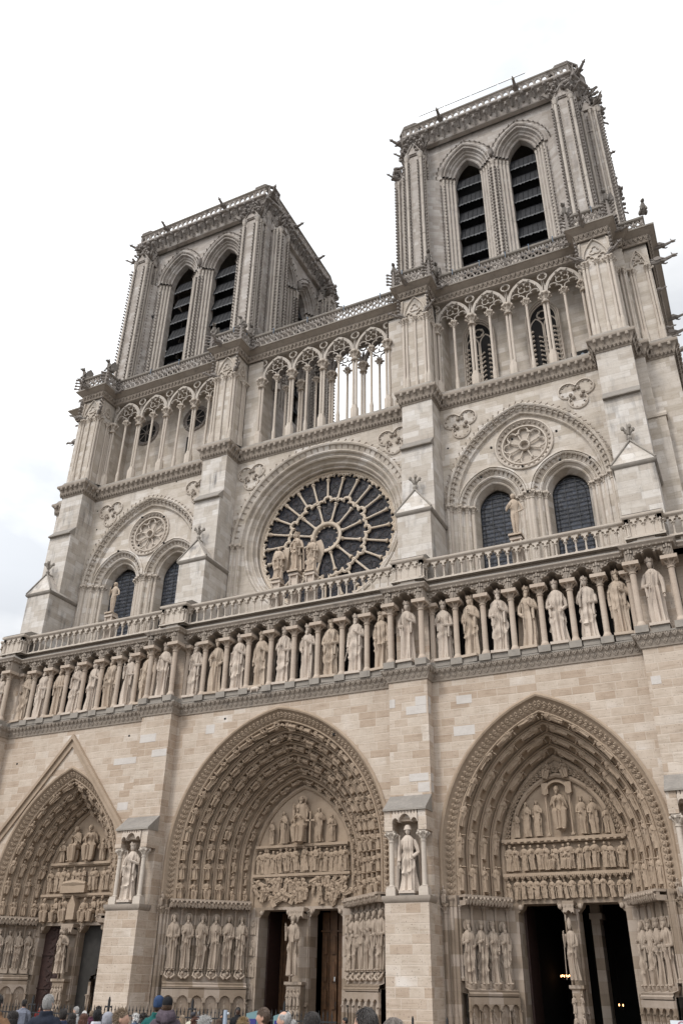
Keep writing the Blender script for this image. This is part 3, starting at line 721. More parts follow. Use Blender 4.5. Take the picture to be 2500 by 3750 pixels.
# ================================================================== portals
def pfig(mb, p, nn, tt, y, s, depth_dir, i, m=0):
    """small figure sitting in a voussoir: up = along the arch, facing inward and out of the wall"""
    n3 = Vector((nn[0], 0, nn[1])); up = Vector((tt[0], 0, tt[1])); face = (-n3*.7+Vector((0, -.72, 0))).normalized()
    mb.inst(LIT[i % 12], frame((p[0]+face.x*.07, y+face.y*.07, p[1]+face.z*.07), up, -face, (s*1.0, s*1.05, s)), m)
INX = (12.95, 13.3)
def build_portal(k):
    cx, zs, c, Ro, Ri, yt, zi, zd = PORT[k]; wo, wi = Ro-c, Ri-c
    nb = {'c': 6, 's': 4, 'n': 4}[k]; rn = random.Random(k)
    mb = MB(); fg = MB()
    out_w = {'c': .55, 's': .62, 'n': .5}[k]
    # outer mouldings : plain drip, foliage band
    ro = Ro; zl = zi
    sweep_arch(mb, cx, zs, c, [(ro+.02, .0), (ro+.02, -.05), (ro-.06, -.08), (ro-.13, -.05), (ro-.15, .02), (ro-.2, .1), (ro-out_w*.5, .16), (ro-out_w+.1, .2), (ro-out_w, .3)], zl, 26, 3)
    for j, (p, nn, tt, s) in enumerate(along_arch(cx, zs, c, ro-out_w*.62, zl, .24)):
        n3 = Vector((nn[0], 0, nn[1])); up = Vector((tt[0], 0, tt[1]))
        fg.inst(LEAF, frame((p[0], .17, p[1]), up, (n3*.5+Vector((0, .85, 0))), (out_w*.55, .22, .24)))
        fg.inst(BALL, frame((p[0]+nn[0]*.02, .14, p[1]+nn[1]*.02), up, n3, .06))
    R0 = ro-out_w; dR = (R0-Ri)/nb; dy = (yt-.3)/nb; figs = 0
    for b in range(nb):
        r, y = R0-b*dR, .3+b*dy
        # roll, fillet, hollow
        sweep_arch(mb, cx, zs, c, [(r, y), (r-.02, y-.05), (r-.07, y-.06), (r-.11, y-.01), (r-.10, y+.10), (r-dR*.3, y+dy*(.42 if k == 's' else .55)), (r-dR*.5, y+dy*(.66 if k == 's' else .8)), (r-dR*.72, y+dy*.98), (r-dR*.8, y+dy*.86), (r-dR*.88, y+dy*.78), (r-dR*.97, y+dy*.85), (r-dR, y+dy)], zl, 24, 3)
        fs = min(.86, dR*1.75+.12) if k == 'c' else (.9 if k == 's' else .8)
        stp = {'c': fs*1.04, 's': 1.32, 'n': .98}[k]
        if k == 'c' and b >= 4: fs, stp = .56, .66
        th = math.acos(c/(r-dR*.45))
        for j, (p, nn, tt, s) in enumerate(along_arch(cx, zs, c, r-dR*.42, zl, stp)):
            q = (p[0]-tt[0]*fs*.5, p[1]-tt[1]*fs*.5)
            if k == 's':
                n3 = Vector((nn[0], 0, nn[1])); fc = (-n3*.6+Vector((0, -.8, 0))).normalized(); fg.inst(REL[rn.randrange(8)], frame((q[0], y+dy*.1, q[1]), (tt[0], 0, tt[1]), -fc, (.98, .8, 1.0)))
            else: pfig(fg, q, nn, tt, y+dy*.42, fs*rn.uniform(.92, 1.02), 1, rn.randrange(12))
            # little console / cloud under each figure
            e = Vector((q[0], y+dy*.36, q[1])); fg.inst(BALL, frame(e, (tt[0], 0, tt[1]), (0, 1, 0), (.13, .12, .055)))
            if k == 's': fg.inst(BALL, frame((p[0]+tt[0]*fs*.52-nn[0]*.1, y+dy*.3, p[1]+tt[1]*fs*.52-nn[1]*.1), (tt[0], 0, tt[1]), (0, 1, 0), (.13, .12, .04)))
            if k == 'c' and b < 4: fg.inst(BALL, frame((q[0]-nn[0]*.06, y+dy*.1, q[1]-nn[1]*.06), (tt[0], 0, tt[1]), (0, 1, 0), (.15, .15, .04)))
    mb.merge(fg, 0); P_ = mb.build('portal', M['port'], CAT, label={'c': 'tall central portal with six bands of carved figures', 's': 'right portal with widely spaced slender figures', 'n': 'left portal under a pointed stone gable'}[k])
    # ---- tympanum plane
    mb = MB(); inner = arch(cx, zs, c, Ri+.02, zd, 20)
    plate(mb, inner, [], yt, None)
    sweep_arch(mb, cx, zs, c, [(Ri+.02, yt-.12), (Ri-.08, yt-.14), (Ri-.16, yt-.06), (Ri-.16, yt)], zd, 20)
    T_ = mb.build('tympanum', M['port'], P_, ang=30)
    rel = MB(); bands = MB()
    def ledge(z, hw, d=.28): box(bands, cx-hw, cx+hw, yt-d, yt, z-.07, z+.05); box(bands, cx-hw, cx+hw, yt-d*.7, yt, z-.13, z-.07)
    def rowfig(z, h, x0, x1, n, seat=0, jitter=.0, sc=1.0, y=None):
        for i in range(n):
            x = x0+(i+.5)*(x1-x0)/n; s = h*sc*rn.uniform(.92, 1.04)
            T_ = REL[rn.randrange(8)] if not seat else LIT[rn.randrange(6)*2+1]; rel.inst(T_, frame((x+rn.uniform(-.05, .05), (y or yt)-.1-rn.uniform(0, .06), z+rn.uniform(-.02, .02)), (rn.uniform(-.1, .1), -.06, 1), (rn.uniform(-.5, .5), 1, 0), (s*(1.15 if not seat else 1), s*.95, s)))
    if k == 'c':
        ledge(6.42, 2.62); ledge(7.72, 2.5)
        
        for i in range(64):
            x = -2.45+4.9*rn.random(); z = 5.05+1.15*rn.random()*.85; s = rn.uniform(.55, .8); a = rn.choice((-1.2, -.5, -.2, -.1, .1, .2, .5, 1.2)); rel.inst(REL[i % 8], frame((x-.3*s*sin(a), yt-.1-.08*rn.random(), z+(.15 if abs(a) > 1 else -.05)), (sin(a), -.1, max(.15, cos(a))), (rn.uniform(-.4, .4), 1, 0), (s*1.2, s, s)))
        rowfig(6.48, 1.1, -2.5, 2.45, 19, 0); rowfig(6.56, 1.12, -1.0, 1.0, 4, 0, y=yt-.1)
        s = 2.15; rel.inst(figure(11, 16, 16, beard=1, halo=1, arms=('raised', 'raised'), feet=0)[0], frame((cx, yt-.25, 7.8), (0, -.05, 1), (0, 1, 0), (s*1.15, s*.9, s)))
        rel.inst(LIT[1], frame((cx, yt-.3, 7.78), (0, 0, 1), (0, 1, 0), (1.9, 1.6, 1.7)))
        for x, s in ((-1.0, 1.55), (.95, 1.6), (-1.7, 1.15), (1.6, 1.25)): rel.inst(REL[int(s*7) % 8], frame((cx+x, yt-.16, 7.8), (0, -.04, 1), (-.3*(1 if x > 0 else -1), 1, 0), (s, s*.8, s)))
        box(rel, cx+.55, cx+.62, yt-.5, yt-.42, 7.75, 9.2); box(rel, cx+.35, cx+.85, yt-.5, yt-.43, 8.75, 8.83)
    elif k == 's':
        ledge(5.95, 2.62); ledge(7.3, 2.58)
        rowfig(5.02, .8, cx-2.55, cx+2.5, 17, 0); rowfig(6.1, 1.0, cx-2.5, cx+2.45, 15, 0); rowfig(6.1, .8, cx-.8, cx+.4, 2, 1)
        for i in range(22): rel.inst(LEAF, frame((cx-2.5+i*.235, yt-.2, 5.83), (0, 0, 1), (0, 1, 0), (.2, .2, .2)))
        for i in range(18): rel.inst(BALL, frame((cx-2.4+i*.285, yt-.25, 7.2), (0, 0, 1), (0, 1, 0), (.09, .06, .06)))
        for p, nn, tt, s in along_arch(cx, 7.35, .5, 2.85, None, .2): rel.inst(LEAF, frame((p[0], yt-.02, p[1]), (tt[0], 0, tt[1]), (0, 1, 0), (.3, .3, .24)))
        sweep_arch(bands, cx, 7.35, .5, [(2.68, yt), (2.68, yt-.16), (2.58, yt-.2), (2.5, yt-.14), (2.5, yt)], None, 18)
        rel.inst(LIT[1], frame((cx+.05, yt-.15, 7.6), (0, 0, 1), (0, 1, 0), (1.5, 1.3, 1.75)))
        for s_ in (-1, 1):
            column(rel, cx+s_*.5, yt-.25, 7.4, 9.1, .045, n=6, leaves=3); box(rel, cx+s_*.5-.13, cx+s_*.5+.13, yt-.3, yt, 9.1, 9.55)
            for x, h in ((.95, 1.5), (1.4, 1.45), (1.9, 1.05)): rel.inst(REL[(int(x*9)+s_) % 8], frame((cx+s_*x, yt-.14, 7.4), (0, -.03, 1), (-s_*.3, 1, 0), (h*.95, h*.8, h)))
            rel.inst(LIT[3], frame((cx+s_*.45, yt-.1, 9.72), (-s_*.2, 0, 1), (0, 1, 0), .8)); rel.inst(LIT[2], frame((cx+s_*1.5, yt-.1, 9.1), (-s_*1.2, 0, 1), (0, 1, 0), .5))
        sweep_arch(rel, cx, 9.1, 0, [(.55, yt-.02), (.55, yt-.3), (.46, yt-.32), (.44, yt-.02)], None, 10)
    else:
        ledge(5.78, 2.35); ledge(7.3, 2.0)
        rowfig(4.5, 1.12, cx-2.25, cx-.3, 3, 1, sc=1.05); rowfig(4.5, 1.12, cx+.3, cx+2.2, 3, 1, sc=1.05)
        prism(rel, [(cx-.25, 4.6), (cx+.25, 4.6), (cx+.25, 5.3), (cx, 5.75), (cx-.25, 5.3)], yt-.45, yt)
        rowfig(5.95, 1.15, cx-2.1, cx+2.1, 11, 0); box(rel, cx-.85, cx+.75, yt-.5, yt, 5.85, 6.2); tube(rel, [(cx-.75, yt-.4, 6.3), (cx, yt-.42, 6.34), (cx+.7, yt-.4, 6.28)], [.12, .17, .08], 7)
        for x, s, q in ((-.45, 1.75, 1), (.5, 1.75, 1), (-1.35, 1.05, 0), (1.35, 1.05, 0)): rel.inst(LIT[q], frame((cx+x, yt-.15, 7.38), (0, -.03, 1), (-.3 if x > 0 else .3, 1, 0), (s*1.05, s*.85, s)))
    rel.build('relief', M['port'], T_, ang=45); bands.build('relief_ledge', M['port'], T_, ang=0)
    # ---- jambs below the arches: splayed walls, plinth with blind arcade, dado, canopies
    hwj = wi-.0; door = {'c': (2.2, .5, .62), 's': (2.15, .28, .4), 'n': (2.1, .5, .5)}[k]
    yd = yt; xo = wo-.35 if k == 'c' else wo-.62
    for s in (-1, 1):
        jm = MB(); cv = MB(); CAN = []
        A, B = (cx+s*xo, .25), (cx+s*wi, yt-.15)
        P = [A, B] if s < 0 else [B, A]
        # end return piece beside the buttress
        X0, X1 = sorted((cx+s*(wo+.02), cx+s*xo)); box(jm, X0, X1, .03 if k != 'c' else .06, .6, 0, zi); column(jm, cx+s*(wo-.16), -.02, .0, zi-.3, .085, 1.0, .35, 8, square=False, leaves=4); column(jm, cx+s*(wo-.42), .0, .0, zi-.1, .07, 1.0, .3, 8, square=False, leaves=0) if k == 's' else None; cv.inst(LIT[1], frame((cx+s*(wo-.16), -.08, zi-.3), (0, 0, 1), (0, 1, 0), (.5, .5, .62)))
        zp = {'c': 1.72, 's': 1.62, 'n': 1.95}[k]; zb = zi-.35
        sweep_plan(jm, P, [(.34, 0), (.34, zp), (.0, zp+.02), (0, zi)])
        sweep_plan(jm, P, [(.34, zp-.1), (.44, zp-.08), (.46, zp), (.4, zp+.05), (.42, zp+.12), (.2, zp+.2), (.2, zp+.42), (.0, zp+.46)])
        # blind arches on the plinth
        for x, y, nx, ny, l in along_plan(P, .36, {'c': .62, 's': .5, 'n': .75}[k]):
            d = Vector((-ny, nx)); a0 = MB()
            hw_ = l*.40; c_, r_ = arch_solve(hw_, hw_*1.1); pz = zp-.35-hw_*1.1
            plate(a0, [(-l/2, .25), (-l/2, zp-.12), (l/2, zp-.12), (l/2, .25)], [arch(0, pz, c_, r_, .25, 6)[::-1]], -.1, 0)
            for q in (-1, 1): column(a0, q*l*.5, -.1, .2, pz+.02, .035, n=6, leaves=3)
            jm.inst(a0.template(), place((x, y, 0), nx, ny, 1))
            cv.inst(LIT[int(abs(x*7)) % 6], place((x-nx*.04, y-ny*.04, pz-.62), nx, ny, (.42, .3, .66)))
        nsh = {'c': 7, 's': 5, 'n': 5}[k]
        for i in range(nsh):      # colonnettes between the statues
            t = i/(nsh-1); x = A[0]+(B[0]-A[0])*t; y = A[1]+(B[1]-A[1])*t
            N_ = plan_nodes(P)[0][0]; column(jm, x+N_.x*.05, y+N_.y*.05, zp+.42, zb, .06, n=8, leaves=0, square=False)
            lathe(jm, [(.09, 0), (.1, .1)], x+N_.x*.05, y+N_.y*.05, zb-.1, 8)
        for x, y, nx, ny, l in along_plan(P, .25, {'c': .6, 's': .62, 'n': .62}[k]):  # canopies over the statues
            a0 = MB(); niche_canopy(a0, 0, -.22, zb-.02, l*.98, .3, .42); box(a0, -l*.49, l*.49, -.24, .2, zb+.28, zi+.02)
            cq = MB(); cq.inst(a0.template(), place((x, y, 0), nx, ny, 1)); CAN.append(cq)
            for q in range(3): cq.inst(KNOB, place((x+(q-1)*l*.3*(-ny)+nx*.2, y+(q-1)*l*.3*nx+ny*.2, zi-.25), nx, ny, .16))
        frieze(cv, P, .46, zb+.1, .16, .22)
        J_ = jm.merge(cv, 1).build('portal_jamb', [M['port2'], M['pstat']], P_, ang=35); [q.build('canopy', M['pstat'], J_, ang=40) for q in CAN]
    # ---- door frame, trumeau and lintel front
    dw, tw, _ = door
    for s in (-1, 1):
        fr = MB(); rl = MB()
        X0, X1 = sorted((cx+s*wi, cx+s*dw)); box(fr, X0, X1, yd-.1, yd+.9, 0, zd)
        for i in range(5):
            zc = .35+i*.88
            if k == 's': continue
            prism(rl, arch((X0+X1)/2, zc+.5, .0, .16, zc, 5), yd-.14, yd-.09); rl.inst(LIT[i % 6], frame(((X0+X1)/2, yd-.14, zc), (0, 0, 1), (0, 1, 0), (.42, .3, .62)))
        # shoulder brackets under the lintel
        F_ = None
        for xs, q in ((cx+s*dw, -s),):
            prism(fr, [(xs, zd), (xs+q*.26, zd), (xs+q*.2, zd-.16), (xs+q*.05, zd-.32), (xs, zd-.34)][::(1 if q < 0 else -1)], yd-.08, yd+.5); ball(rl, (xs+q*.12, yd-.1, zd-.13), (.1, .1, .11), 7, 5)
        F_ = fr.merge(rl, 1).build('door_post', [M['port2'], M['pstat']], P_, ang=35)
    fr = MB(); rl = MB()
    for s in (-1, 1):
        xs, q = cx+s*tw, s; prism(fr, [(xs, zd), (xs+q*.26, zd), (xs+q*.2, zd-.16), (xs+q*.05, zd-.32), (xs, zd-.34)][::(1 if q < 0 else -1)], yd-.08, yd+.5); ball(rl, (xs+q*.12, yd-.1, zd-.13), (.1, .1, .11), 7, 5)
    box(fr, cx-wi, cx+wi, yd-.05, yd+1.0, zd, zd+.12)
    box(fr, cx-tw, cx+tw, yd-.02, yd+.75, 0, zd)                 # trumeau
    box(fr, cx-tw*.72, cx+tw*.72, yd-.5, yd, 0, 1.95)
    sweep_plan(fr, [(cx-tw*.72, yd), (cx-tw*.72, yd-.5), (cx+tw*.72, yd-.5), (cx+tw*.72, yd)], [(0, 1.78), (.08, 1.84), (.08, 1.95), (-.2, 1.96)])
    for x in np.linspace(cx-tw*.55, cx+tw*.55, 4 if k != 's' else 2):
        for zz in (.35, 1.02): rl.inst(LIT[int(x*9) % 6], frame((x, yd-.54, zz), (0, 0, 1), (0, 1, 0), (.4, .3, .62)))
    tc = MB(); niche_canopy(tc, cx, yd-.55, zd-.42, tw*1.5, .34, .5); box(fr, cx-tw*.8, cx+tw*.8, yd-.5, yd, zd-.12, zd+.05)
    for s in (-1, 1): column(fr, cx+s*tw*.85, yd-.08, 1.0, zd-.1, .045, n=6, leaves=3)
    F_ = fr.merge(rl, 1).build('trumeau', [M['port2'], M['pstat']], P_, ang=35); tc.build('canopy', M['pstat'], F_, ang=40)
    # ---- doors and dark interior
    for s in (-1, 1):
        X0, X1 = sorted((cx+s*tw, cx+s*dw)); xa = X0; w = X1-X0
        d = MB()
        if k == 'c':      # folded-back dark leaves and an oak inner porch
            if s < 0:
                box(d, xa+.02, xa+.1, yd+.75, yd+2.0, 0, zd); o = d.build('door', M['rdoor'], P_, ang=0, label='dark ironwork-covered door leaf folded back')
                d = MB(); box(d, xa+.12, xa+w, yd+1.9, yd+1.96, 0, zd)
                for q in range(3): box(d, xa+.25+q*.42, xa+.3+q*.42, yd+1.84, yd+1.9, 0, zd)
                d.build('inner_porch', M['wood'], P_, ang=0)
            else:
                for q in range(4): box(d, xa+.04+q*w*.25, xa+w*.25*(q+1)-.02, yd+1.2-.05*(q % 2), yd+1.3, 0, zd-.06*(q in (0, 3)))
                for q in range(3):
                    for zz in (.9, 2.0, 3.1):
                        prism(d, arch(xa+w*.25*(q+.62), zz+.7, 0, .08, zz, 4), yd+1.1, yd+1.16)
                box(d, xa, xa+w, yd+1.12, yd+1.22, zd-.9, zd-.82); box(d, xa, xa+w, yd+1.12, yd+1.2, .1, .3)
                o = d.build('door', M['wood'], P_, ang=0, label='varnished oak double door with raised panels')
                e = MB(); box(e, xa+w*.44, xa+w*.47, yd+1.05, yd+1.1, 2.0, 2.18); e.build('door_sign', M['steel'], o, ang=0)
                e = MB(); tube(e, [(xa+w*.5, yd+1.06, .9), (xa+w*.5, yd+1.02, 1.05), (xa+w*.5, yd+1.06, 1.2)], .02, 6); e.build('handle', M['iron'], o)
        elif k == 's' and s > 0: pass
        elif k == 's':
            box(d, xa+.02, xa+.1, yd+.8, yd+2.3, 0, zd); o = d.build('door', M['rdoor'], P_, ang=0, label='dark ironwork-covered door leaf folded back')
        else:
            box(d, xa, xa+w, yd+.35, yd+.45, 0, zd); o = d.build('door', M['rdoor'] if s < 0 else M['gdoor'], P_, ang=0, label='closed door covered in curled ironwork' if s < 0 else 'plain grey closed door')
            if s < 0:
                e = MB()
                for zz in np.arange(.3, zd-.2, .42):
                    for q in (-1, 1):
                        for h in (-1, 1):
                            pts = [(xa+w/2+q*(.08+.0+.26*t/8+.16*sin(t*.9)*(1-t/16)*.5), yd+.33, zz+h*(.05+.13*abs(cos(t*.7))*(1-t/14))) for t in range(9)]
                            tube(e, pts, .016, 4)
                    tube(e, [(xa+w/2, yd+.33, zz-.2), (xa+w/2, yd+.33, zz+.2)], .02, 4); ball(e, (xa+w/2, yd+.32, zz), .04, 6, 4)
                for zz in (1.5, 3.0): box(e, xa, xa+w, yd+.3, yd+.35, zz, zz+.06)
                e.build('iron_scrollwork', M['rdoor'], o)
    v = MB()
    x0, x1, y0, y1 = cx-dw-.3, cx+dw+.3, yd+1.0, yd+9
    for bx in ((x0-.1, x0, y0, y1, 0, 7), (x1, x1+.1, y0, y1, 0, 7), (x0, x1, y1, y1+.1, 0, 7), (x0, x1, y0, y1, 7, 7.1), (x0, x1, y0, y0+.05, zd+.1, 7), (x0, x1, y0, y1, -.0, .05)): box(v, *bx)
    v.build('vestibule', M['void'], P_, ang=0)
    if k == 's':
        e = MB(); box(e, INX[0], INX[1], 4.5, 5.3, 0, 4.4); box(e, INX[0]-.05, INX[1]+.12, 4.42, 5.3, 4.4, 4.62); box(e, INX[0], INX[1]+.05, 4.5, 5.3, 4.62, 5.4); e.build('inner_pier', M['port2'], P_, ang=30)
    return P_
PORTALS = {k: build_portal(k) for k in 'ncs'}
# gable over the north portal
mb = MB(); ax, az = -12.92, 13.67; sl = (az-8.75)/4.2
for s in (-1, 1):
    a, b_ = (ax, az), (ax+s*4.85, az-sl*4.85)
    d = Vector((b_[0]-a[0], b_[1]-a[1])).normalized(); n = Vector((-d.y, d.x))*s; n = n if n.y > 0 else -n
    def off(q, t): return (q[0]-n.x*t, q[1]-n.y*t)
    prism(mb, [a, b_, off(b_, .16), (ax, az-.16/ n.y)], -.22, .03)
    prism(mb, [(ax, az-.16/n.y), off(b_, .16), off(b_, .42), (ax, az-.42/n.y)], -.1, .03)
g = mb.build('portal_gable', M['port'], PORTALS['n'], ang=0)
# ================================================================== gallery of kings, z 14.5 .. 18.8
YC, YCB = -.08, -.72         # column lines in the bays and on the buttresses
mb = MB()
for k, (x0, x1) in BAY.items(): box(mb, x0, x1, 1.5, 1.65, 14.5, 18.6)
for c in CB: box(mb, c-HW+.1, c+HW-.1, .15, 1.0, 14.5, 18.6)
box(mb, -20.6, -19.8, .95, 1.1, 14.5, 18.6); box(mb, 19.1, 20.2, .95, 1.1, 14.5, 18.6)
box(mb, -20.6, 20.2, -.05, 1.6, 14.42, 14.53, 1)
KW = mb.build('kings_gallery', [M['low'], M['sill']], CAT, ang=0, label='gallery of kings above the three portals')
NCOL = {'n': 8, 'c': 9, 's': 7}
cols = []; stat_spots = []     # (x, y, kind)
for k in 'ncs':
    x0, x1 = BAY[k]; n = NCOL[k]; w = (x1-x0)/n
    for i in range(n): stat_spots.append((x0+(i+.5)*w, .12, k, i))
    for i in range(1, n): cols.append((x0+i*w, YC))
    for x in (x0+.12, x1-.12): cols.append((x, .1))
for i, c in enumerate(CB):
    stat_spots.append((c, -.42, 'b', i)); cols += [(c-.78, YCB), (c+.78, YCB)]
mb = MB(); column(mb, 0, 0, .0, 3.22, .135, .55, .46, 12, ab=2.35); box(mb, -.34, .34, -.36, .34, 3.06, 3.22); box(mb, -.27, .27, -.3, .26, -.0, .3, 1)
kc0 = mb.build('gallery_column', [M['col'], M['sill']], KW, loc=(cols[0][0], cols[0][1], 14.53))
for x, y in cols[1:]: copyo(kc0, KW, (x, y, 14.53))
# dark slits of the passage behind
s0 = None
for k in 'ncs':
    x0, x1 = BAY[k]; n = NCOL[k]; w = (x1-x0)/n
    for i in range(n):
        if s0 is None:
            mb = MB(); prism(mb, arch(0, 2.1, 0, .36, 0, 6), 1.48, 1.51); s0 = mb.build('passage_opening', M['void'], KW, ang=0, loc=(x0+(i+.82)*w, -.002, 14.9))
        else: copyo(s0, KW, (x0+(i+.82)*w, -.002, 14.9))
# trefoil arcade with turrets between column and column, deep soffit
def trefoil(xc, z0, hw, h, n=5):
    """outline of a trefoil arch from left foot to right foot"""
    r = hw*.52; P = []
    P += [(xc-hw, z0)]
    P += [(xc-hw*.5-r*.95*cos(a), z0+h*.28+r*.8*sin(a)) for a in np.linspace(-.2, 2.0, n)]
    P += [(xc-r*1.02*cos(a), z0+h-r*1.0+r*sin(a)) for a in np.linspace(.35, PI-.35, n+2)]
    P += [(xc+hw*.5+r*.95*cos(a), z0+h*.28+r*.8*sin(a)) for a in np.linspace(2.0, -.2, n)]
    P += [(xc+hw, z0)]
    return P
def arcade(xa, xb, n, y, y1, z0=17.75, z1=18.42):
    a0 = MB(); cvv = []; w = (xb-xa)/n; out = [(xa, z1)]
    loop = [(xa, z0-.0)]
    for i in range(n):
        xc = xa+(i+.5)*w; loop += trefoil(xc, z0, w/2-.17, .52)
        loop += [(xa+(i+1)*w, z0)] if i == n-1 else []
    loop += [(xb, z1), (xa, z1)]
    plate(a0, loop[::-1], [], y, y1)
    for i in range(n+1):
        x = xa+i*w; c_ = MB(); cvv.append(c_)
        for q in range(-2, 3): box(c_, x+q*.062-.022, x+q*.062+.022, y-.05-.04*(2-abs(q)), y+.05, z0+.02, z0+.34); 
        for q in (-1, 0, 1): box(c_, x+q*.1-.035, x+q*.1+.035, y-.12, y+.02, z0+.38, z0+.5+.06*(q == 0))
    for i in range(n):
        xc = xa+(i+.5)*w
        for a in np.linspace(.12, PI-.12, 11): a0.inst(BALL, Matrix.Translation((xc-(w/2-.16)*cos(a), y-.04, z0+.08+.50*sin(a))) @ Matrix.Scale(.045, 4))
    return a0, cvv
for k in 'ncs':
    x0, x1 = BAY[k]; a0, cvv = arcade(x0, x1, NCOL[k], YC-.2, 1.5)
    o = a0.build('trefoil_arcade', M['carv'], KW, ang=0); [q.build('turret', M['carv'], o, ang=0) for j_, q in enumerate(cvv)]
for c in CB:
    a0, cvv = arcade(c-.78, c+.78, 1, YCB-.2, .2); box(a0, c-.98, c-.62, YCB-.2, .2, 17.75, 18.42); box(a0, c+.62, c+.98, YCB-.2, .2, 17.75, 18.42)
    o = a0.build('trefoil_arcade', M['carv'], KW, ang=0); [q.build('turret', M['carv'], o, ang=0) for j_, q in enumerate(cvv)]
PKG = plan(-.28, -.92, .98)
mb = MB()
sweep_plan(mb, PKG, [(0, 18.32), (.1, 18.36), (.14, 18.44), (.2, 18.52), (.2, 18.56), (-.25, 18.80), (-.6, 19.02), (-.6, 19.14), (-.72, 19.14), (-3.6, 19.14)], mats=[0, 0, 0, 0, 1, 1, 0, 0, 1])  # roof underside in the darker carved stone, its shade given by colour
for x, y, nx, ny, l in along_plan(PKG, .1, .26): mb.inst(BALL, Matrix.Translation((x, y, 18.37)) @ Matrix.Scale(.055, 4))
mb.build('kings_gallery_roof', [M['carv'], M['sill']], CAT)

# ================================================================== balustrade of the Virgin's gallery, z 19.1 .. 20.35
VG = tag(None or MB().__class__ and bpy.data.objects.new('tmp', None), None, None) if False else None
PV = plan(.12, -.33, .80, ends=0)
mb = MB()
PVe = [(-20.4, .12)] + PV + [(20.2, .12)]
sweep_plan(mb, PVe, [(.02, 20.14), (.08, 20.18), (.1, 20.24), (.1, 20.30), (.0, 20.34), (-.14, 20.34), (-.24, 20.28), (-.24, 20.14), (.02, 20.14)])
sweep_plan(mb, PVe, [(.06, 19.12), (.06, 19.2), (.0, 19.24), (-.2, 19.24), (-.2, 19.12)])
BAL = mb.build('balustrade', [M['shaft']], CAT, label='balustrade of small trefoil arches above the kings')
bal0 = None; ar0 = {}
def runs(P):
    for i in range(len(P)-1): yield Vector(P[i]), Vector(P[i+1])
for a, b in runs(PVe):
    l = (b-a).length
    if l < .2: continue
    n = max(1, round(l/.455)); d = (b-a)/n; nn = Vector((d.y, -d.x)).normalized(); isb = abs(a.y+.33) < .01 and abs(b.y+.33) < .01
    for i in range(n+1):
        p = a+d*i-nn*.1
        if bal0 is None:
            mb = MB(); column(mb, 0, 0, 0, .66, .042, .1, .16, 8, leaves=4, ab=1.9); bal0 = mb.build('baluster', M['shaft'], BAL, loc=(p.x, p.y, 19.22))
        else: copyo(bal0, BAL, (p.x, p.y, 19.22))
    mb = MB(); w = d.length
    for i in range(n):
        xc = (i+.5)*w; loop = [(i*w, .62)] + trefoil(xc, .64, w/2-.035, .26, 3) + [((i+1)*w, .62), ((i+1)*w, .92), (i*w, .92)]
        plate(mb, loop[::-1], [], -.03, .17)
    if isb or l < 1.0: box(mb, 0, l, .06, .16, 0, .92)
    T = mb.template(); m2 = MB(); m2.inst(T, Matrix.Translation((a.x-nn.x*.03, a.y-nn.y*.03, 19.22)) @ rotz(math.atan2(d.y, d.x)))
    m2.build('balustrade_arcade', M['shaft'], BAL, ang=0)
for c in CB:    # sloped cap of the buttress parapet
    mb = MB(); prism(mb, [(-.40, 20.34), (.1, 20.62), (.9, 20.7), (.9, 20.34)], c-.86, c+.86, 0, 'x'); mb.build('parapet_slope', M['sill'], BAL, ang=0)

# ================================================================== rose stage, z 19 .. 32.5
YW = 3.34
mb = MB(); holes = {}
A_S, A_N = (12.6, 24.85, *arch_solve(4.55, 5.87)), (-12.95, 24.85, *arch_solve(4.85, 5.95))
def circ(cx, cz, r, n=64, a0=0.0): return [(cx+r*cos(a0+2*PI*i/n), cz+r*sin(a0+2*PI*i/n)) for i in range(n)]
TRE = {'c': [(-4.95, 30.4), (4.95, 30.4)], 's': [(9.15, 30.35), (15.85, 30.4)], 'n': [(-16.35, 30.3), (-9.1, 30.45)]}
def tre_lobes(x, z): return [(x-.46, z+.24), (x+.46, z+.3), (x+.04, z-.52)]
for k, (x0, x1) in BAY.items():
    if k == 'c': cx, zs, c, R = 0.0, 25.42, 0.0, 6.04
    else: cx, zs, c, R = A_S if k == 's' else A_N
    R = min(R, (x1-x0)/2+c-.03)
    a = arch(cx, zs, c, R, 19.1, 24)
    plate(mb, [(x0, 19.1)]+a+[(x1, 19.1), (x1, 31.75), (x0, 31.75)], [], YW, None)
box(mb, -20.35, -19.84, 3.3, 4, 19, 31.9); box(mb, 19.15, 19.66, 3.32, 4, 19, 31.9); box(mb, -22, -20.35, 3.8, 4.5, 19, 31.9); box(mb, 19.66, 21.1, 3.8, 4.5, 14, 31.9)
box(mb, 19.66, 20.05, 3.3, 3.8, 19, 27.6); prism(mb, [(3.25, 27.6), (3.25, 27.75), (3.8, 28.25), (3.8, 27.6)], 19.1, 20.12, 0, 'x')
box(mb, 21.0, 21.1, 4.5, 20, 14, 31.9); box(mb, -22, -21.9, 4.5, 20, 19, 31.9)
UW = mb.build('upper_wall', M['up'], CAT, ang=0)
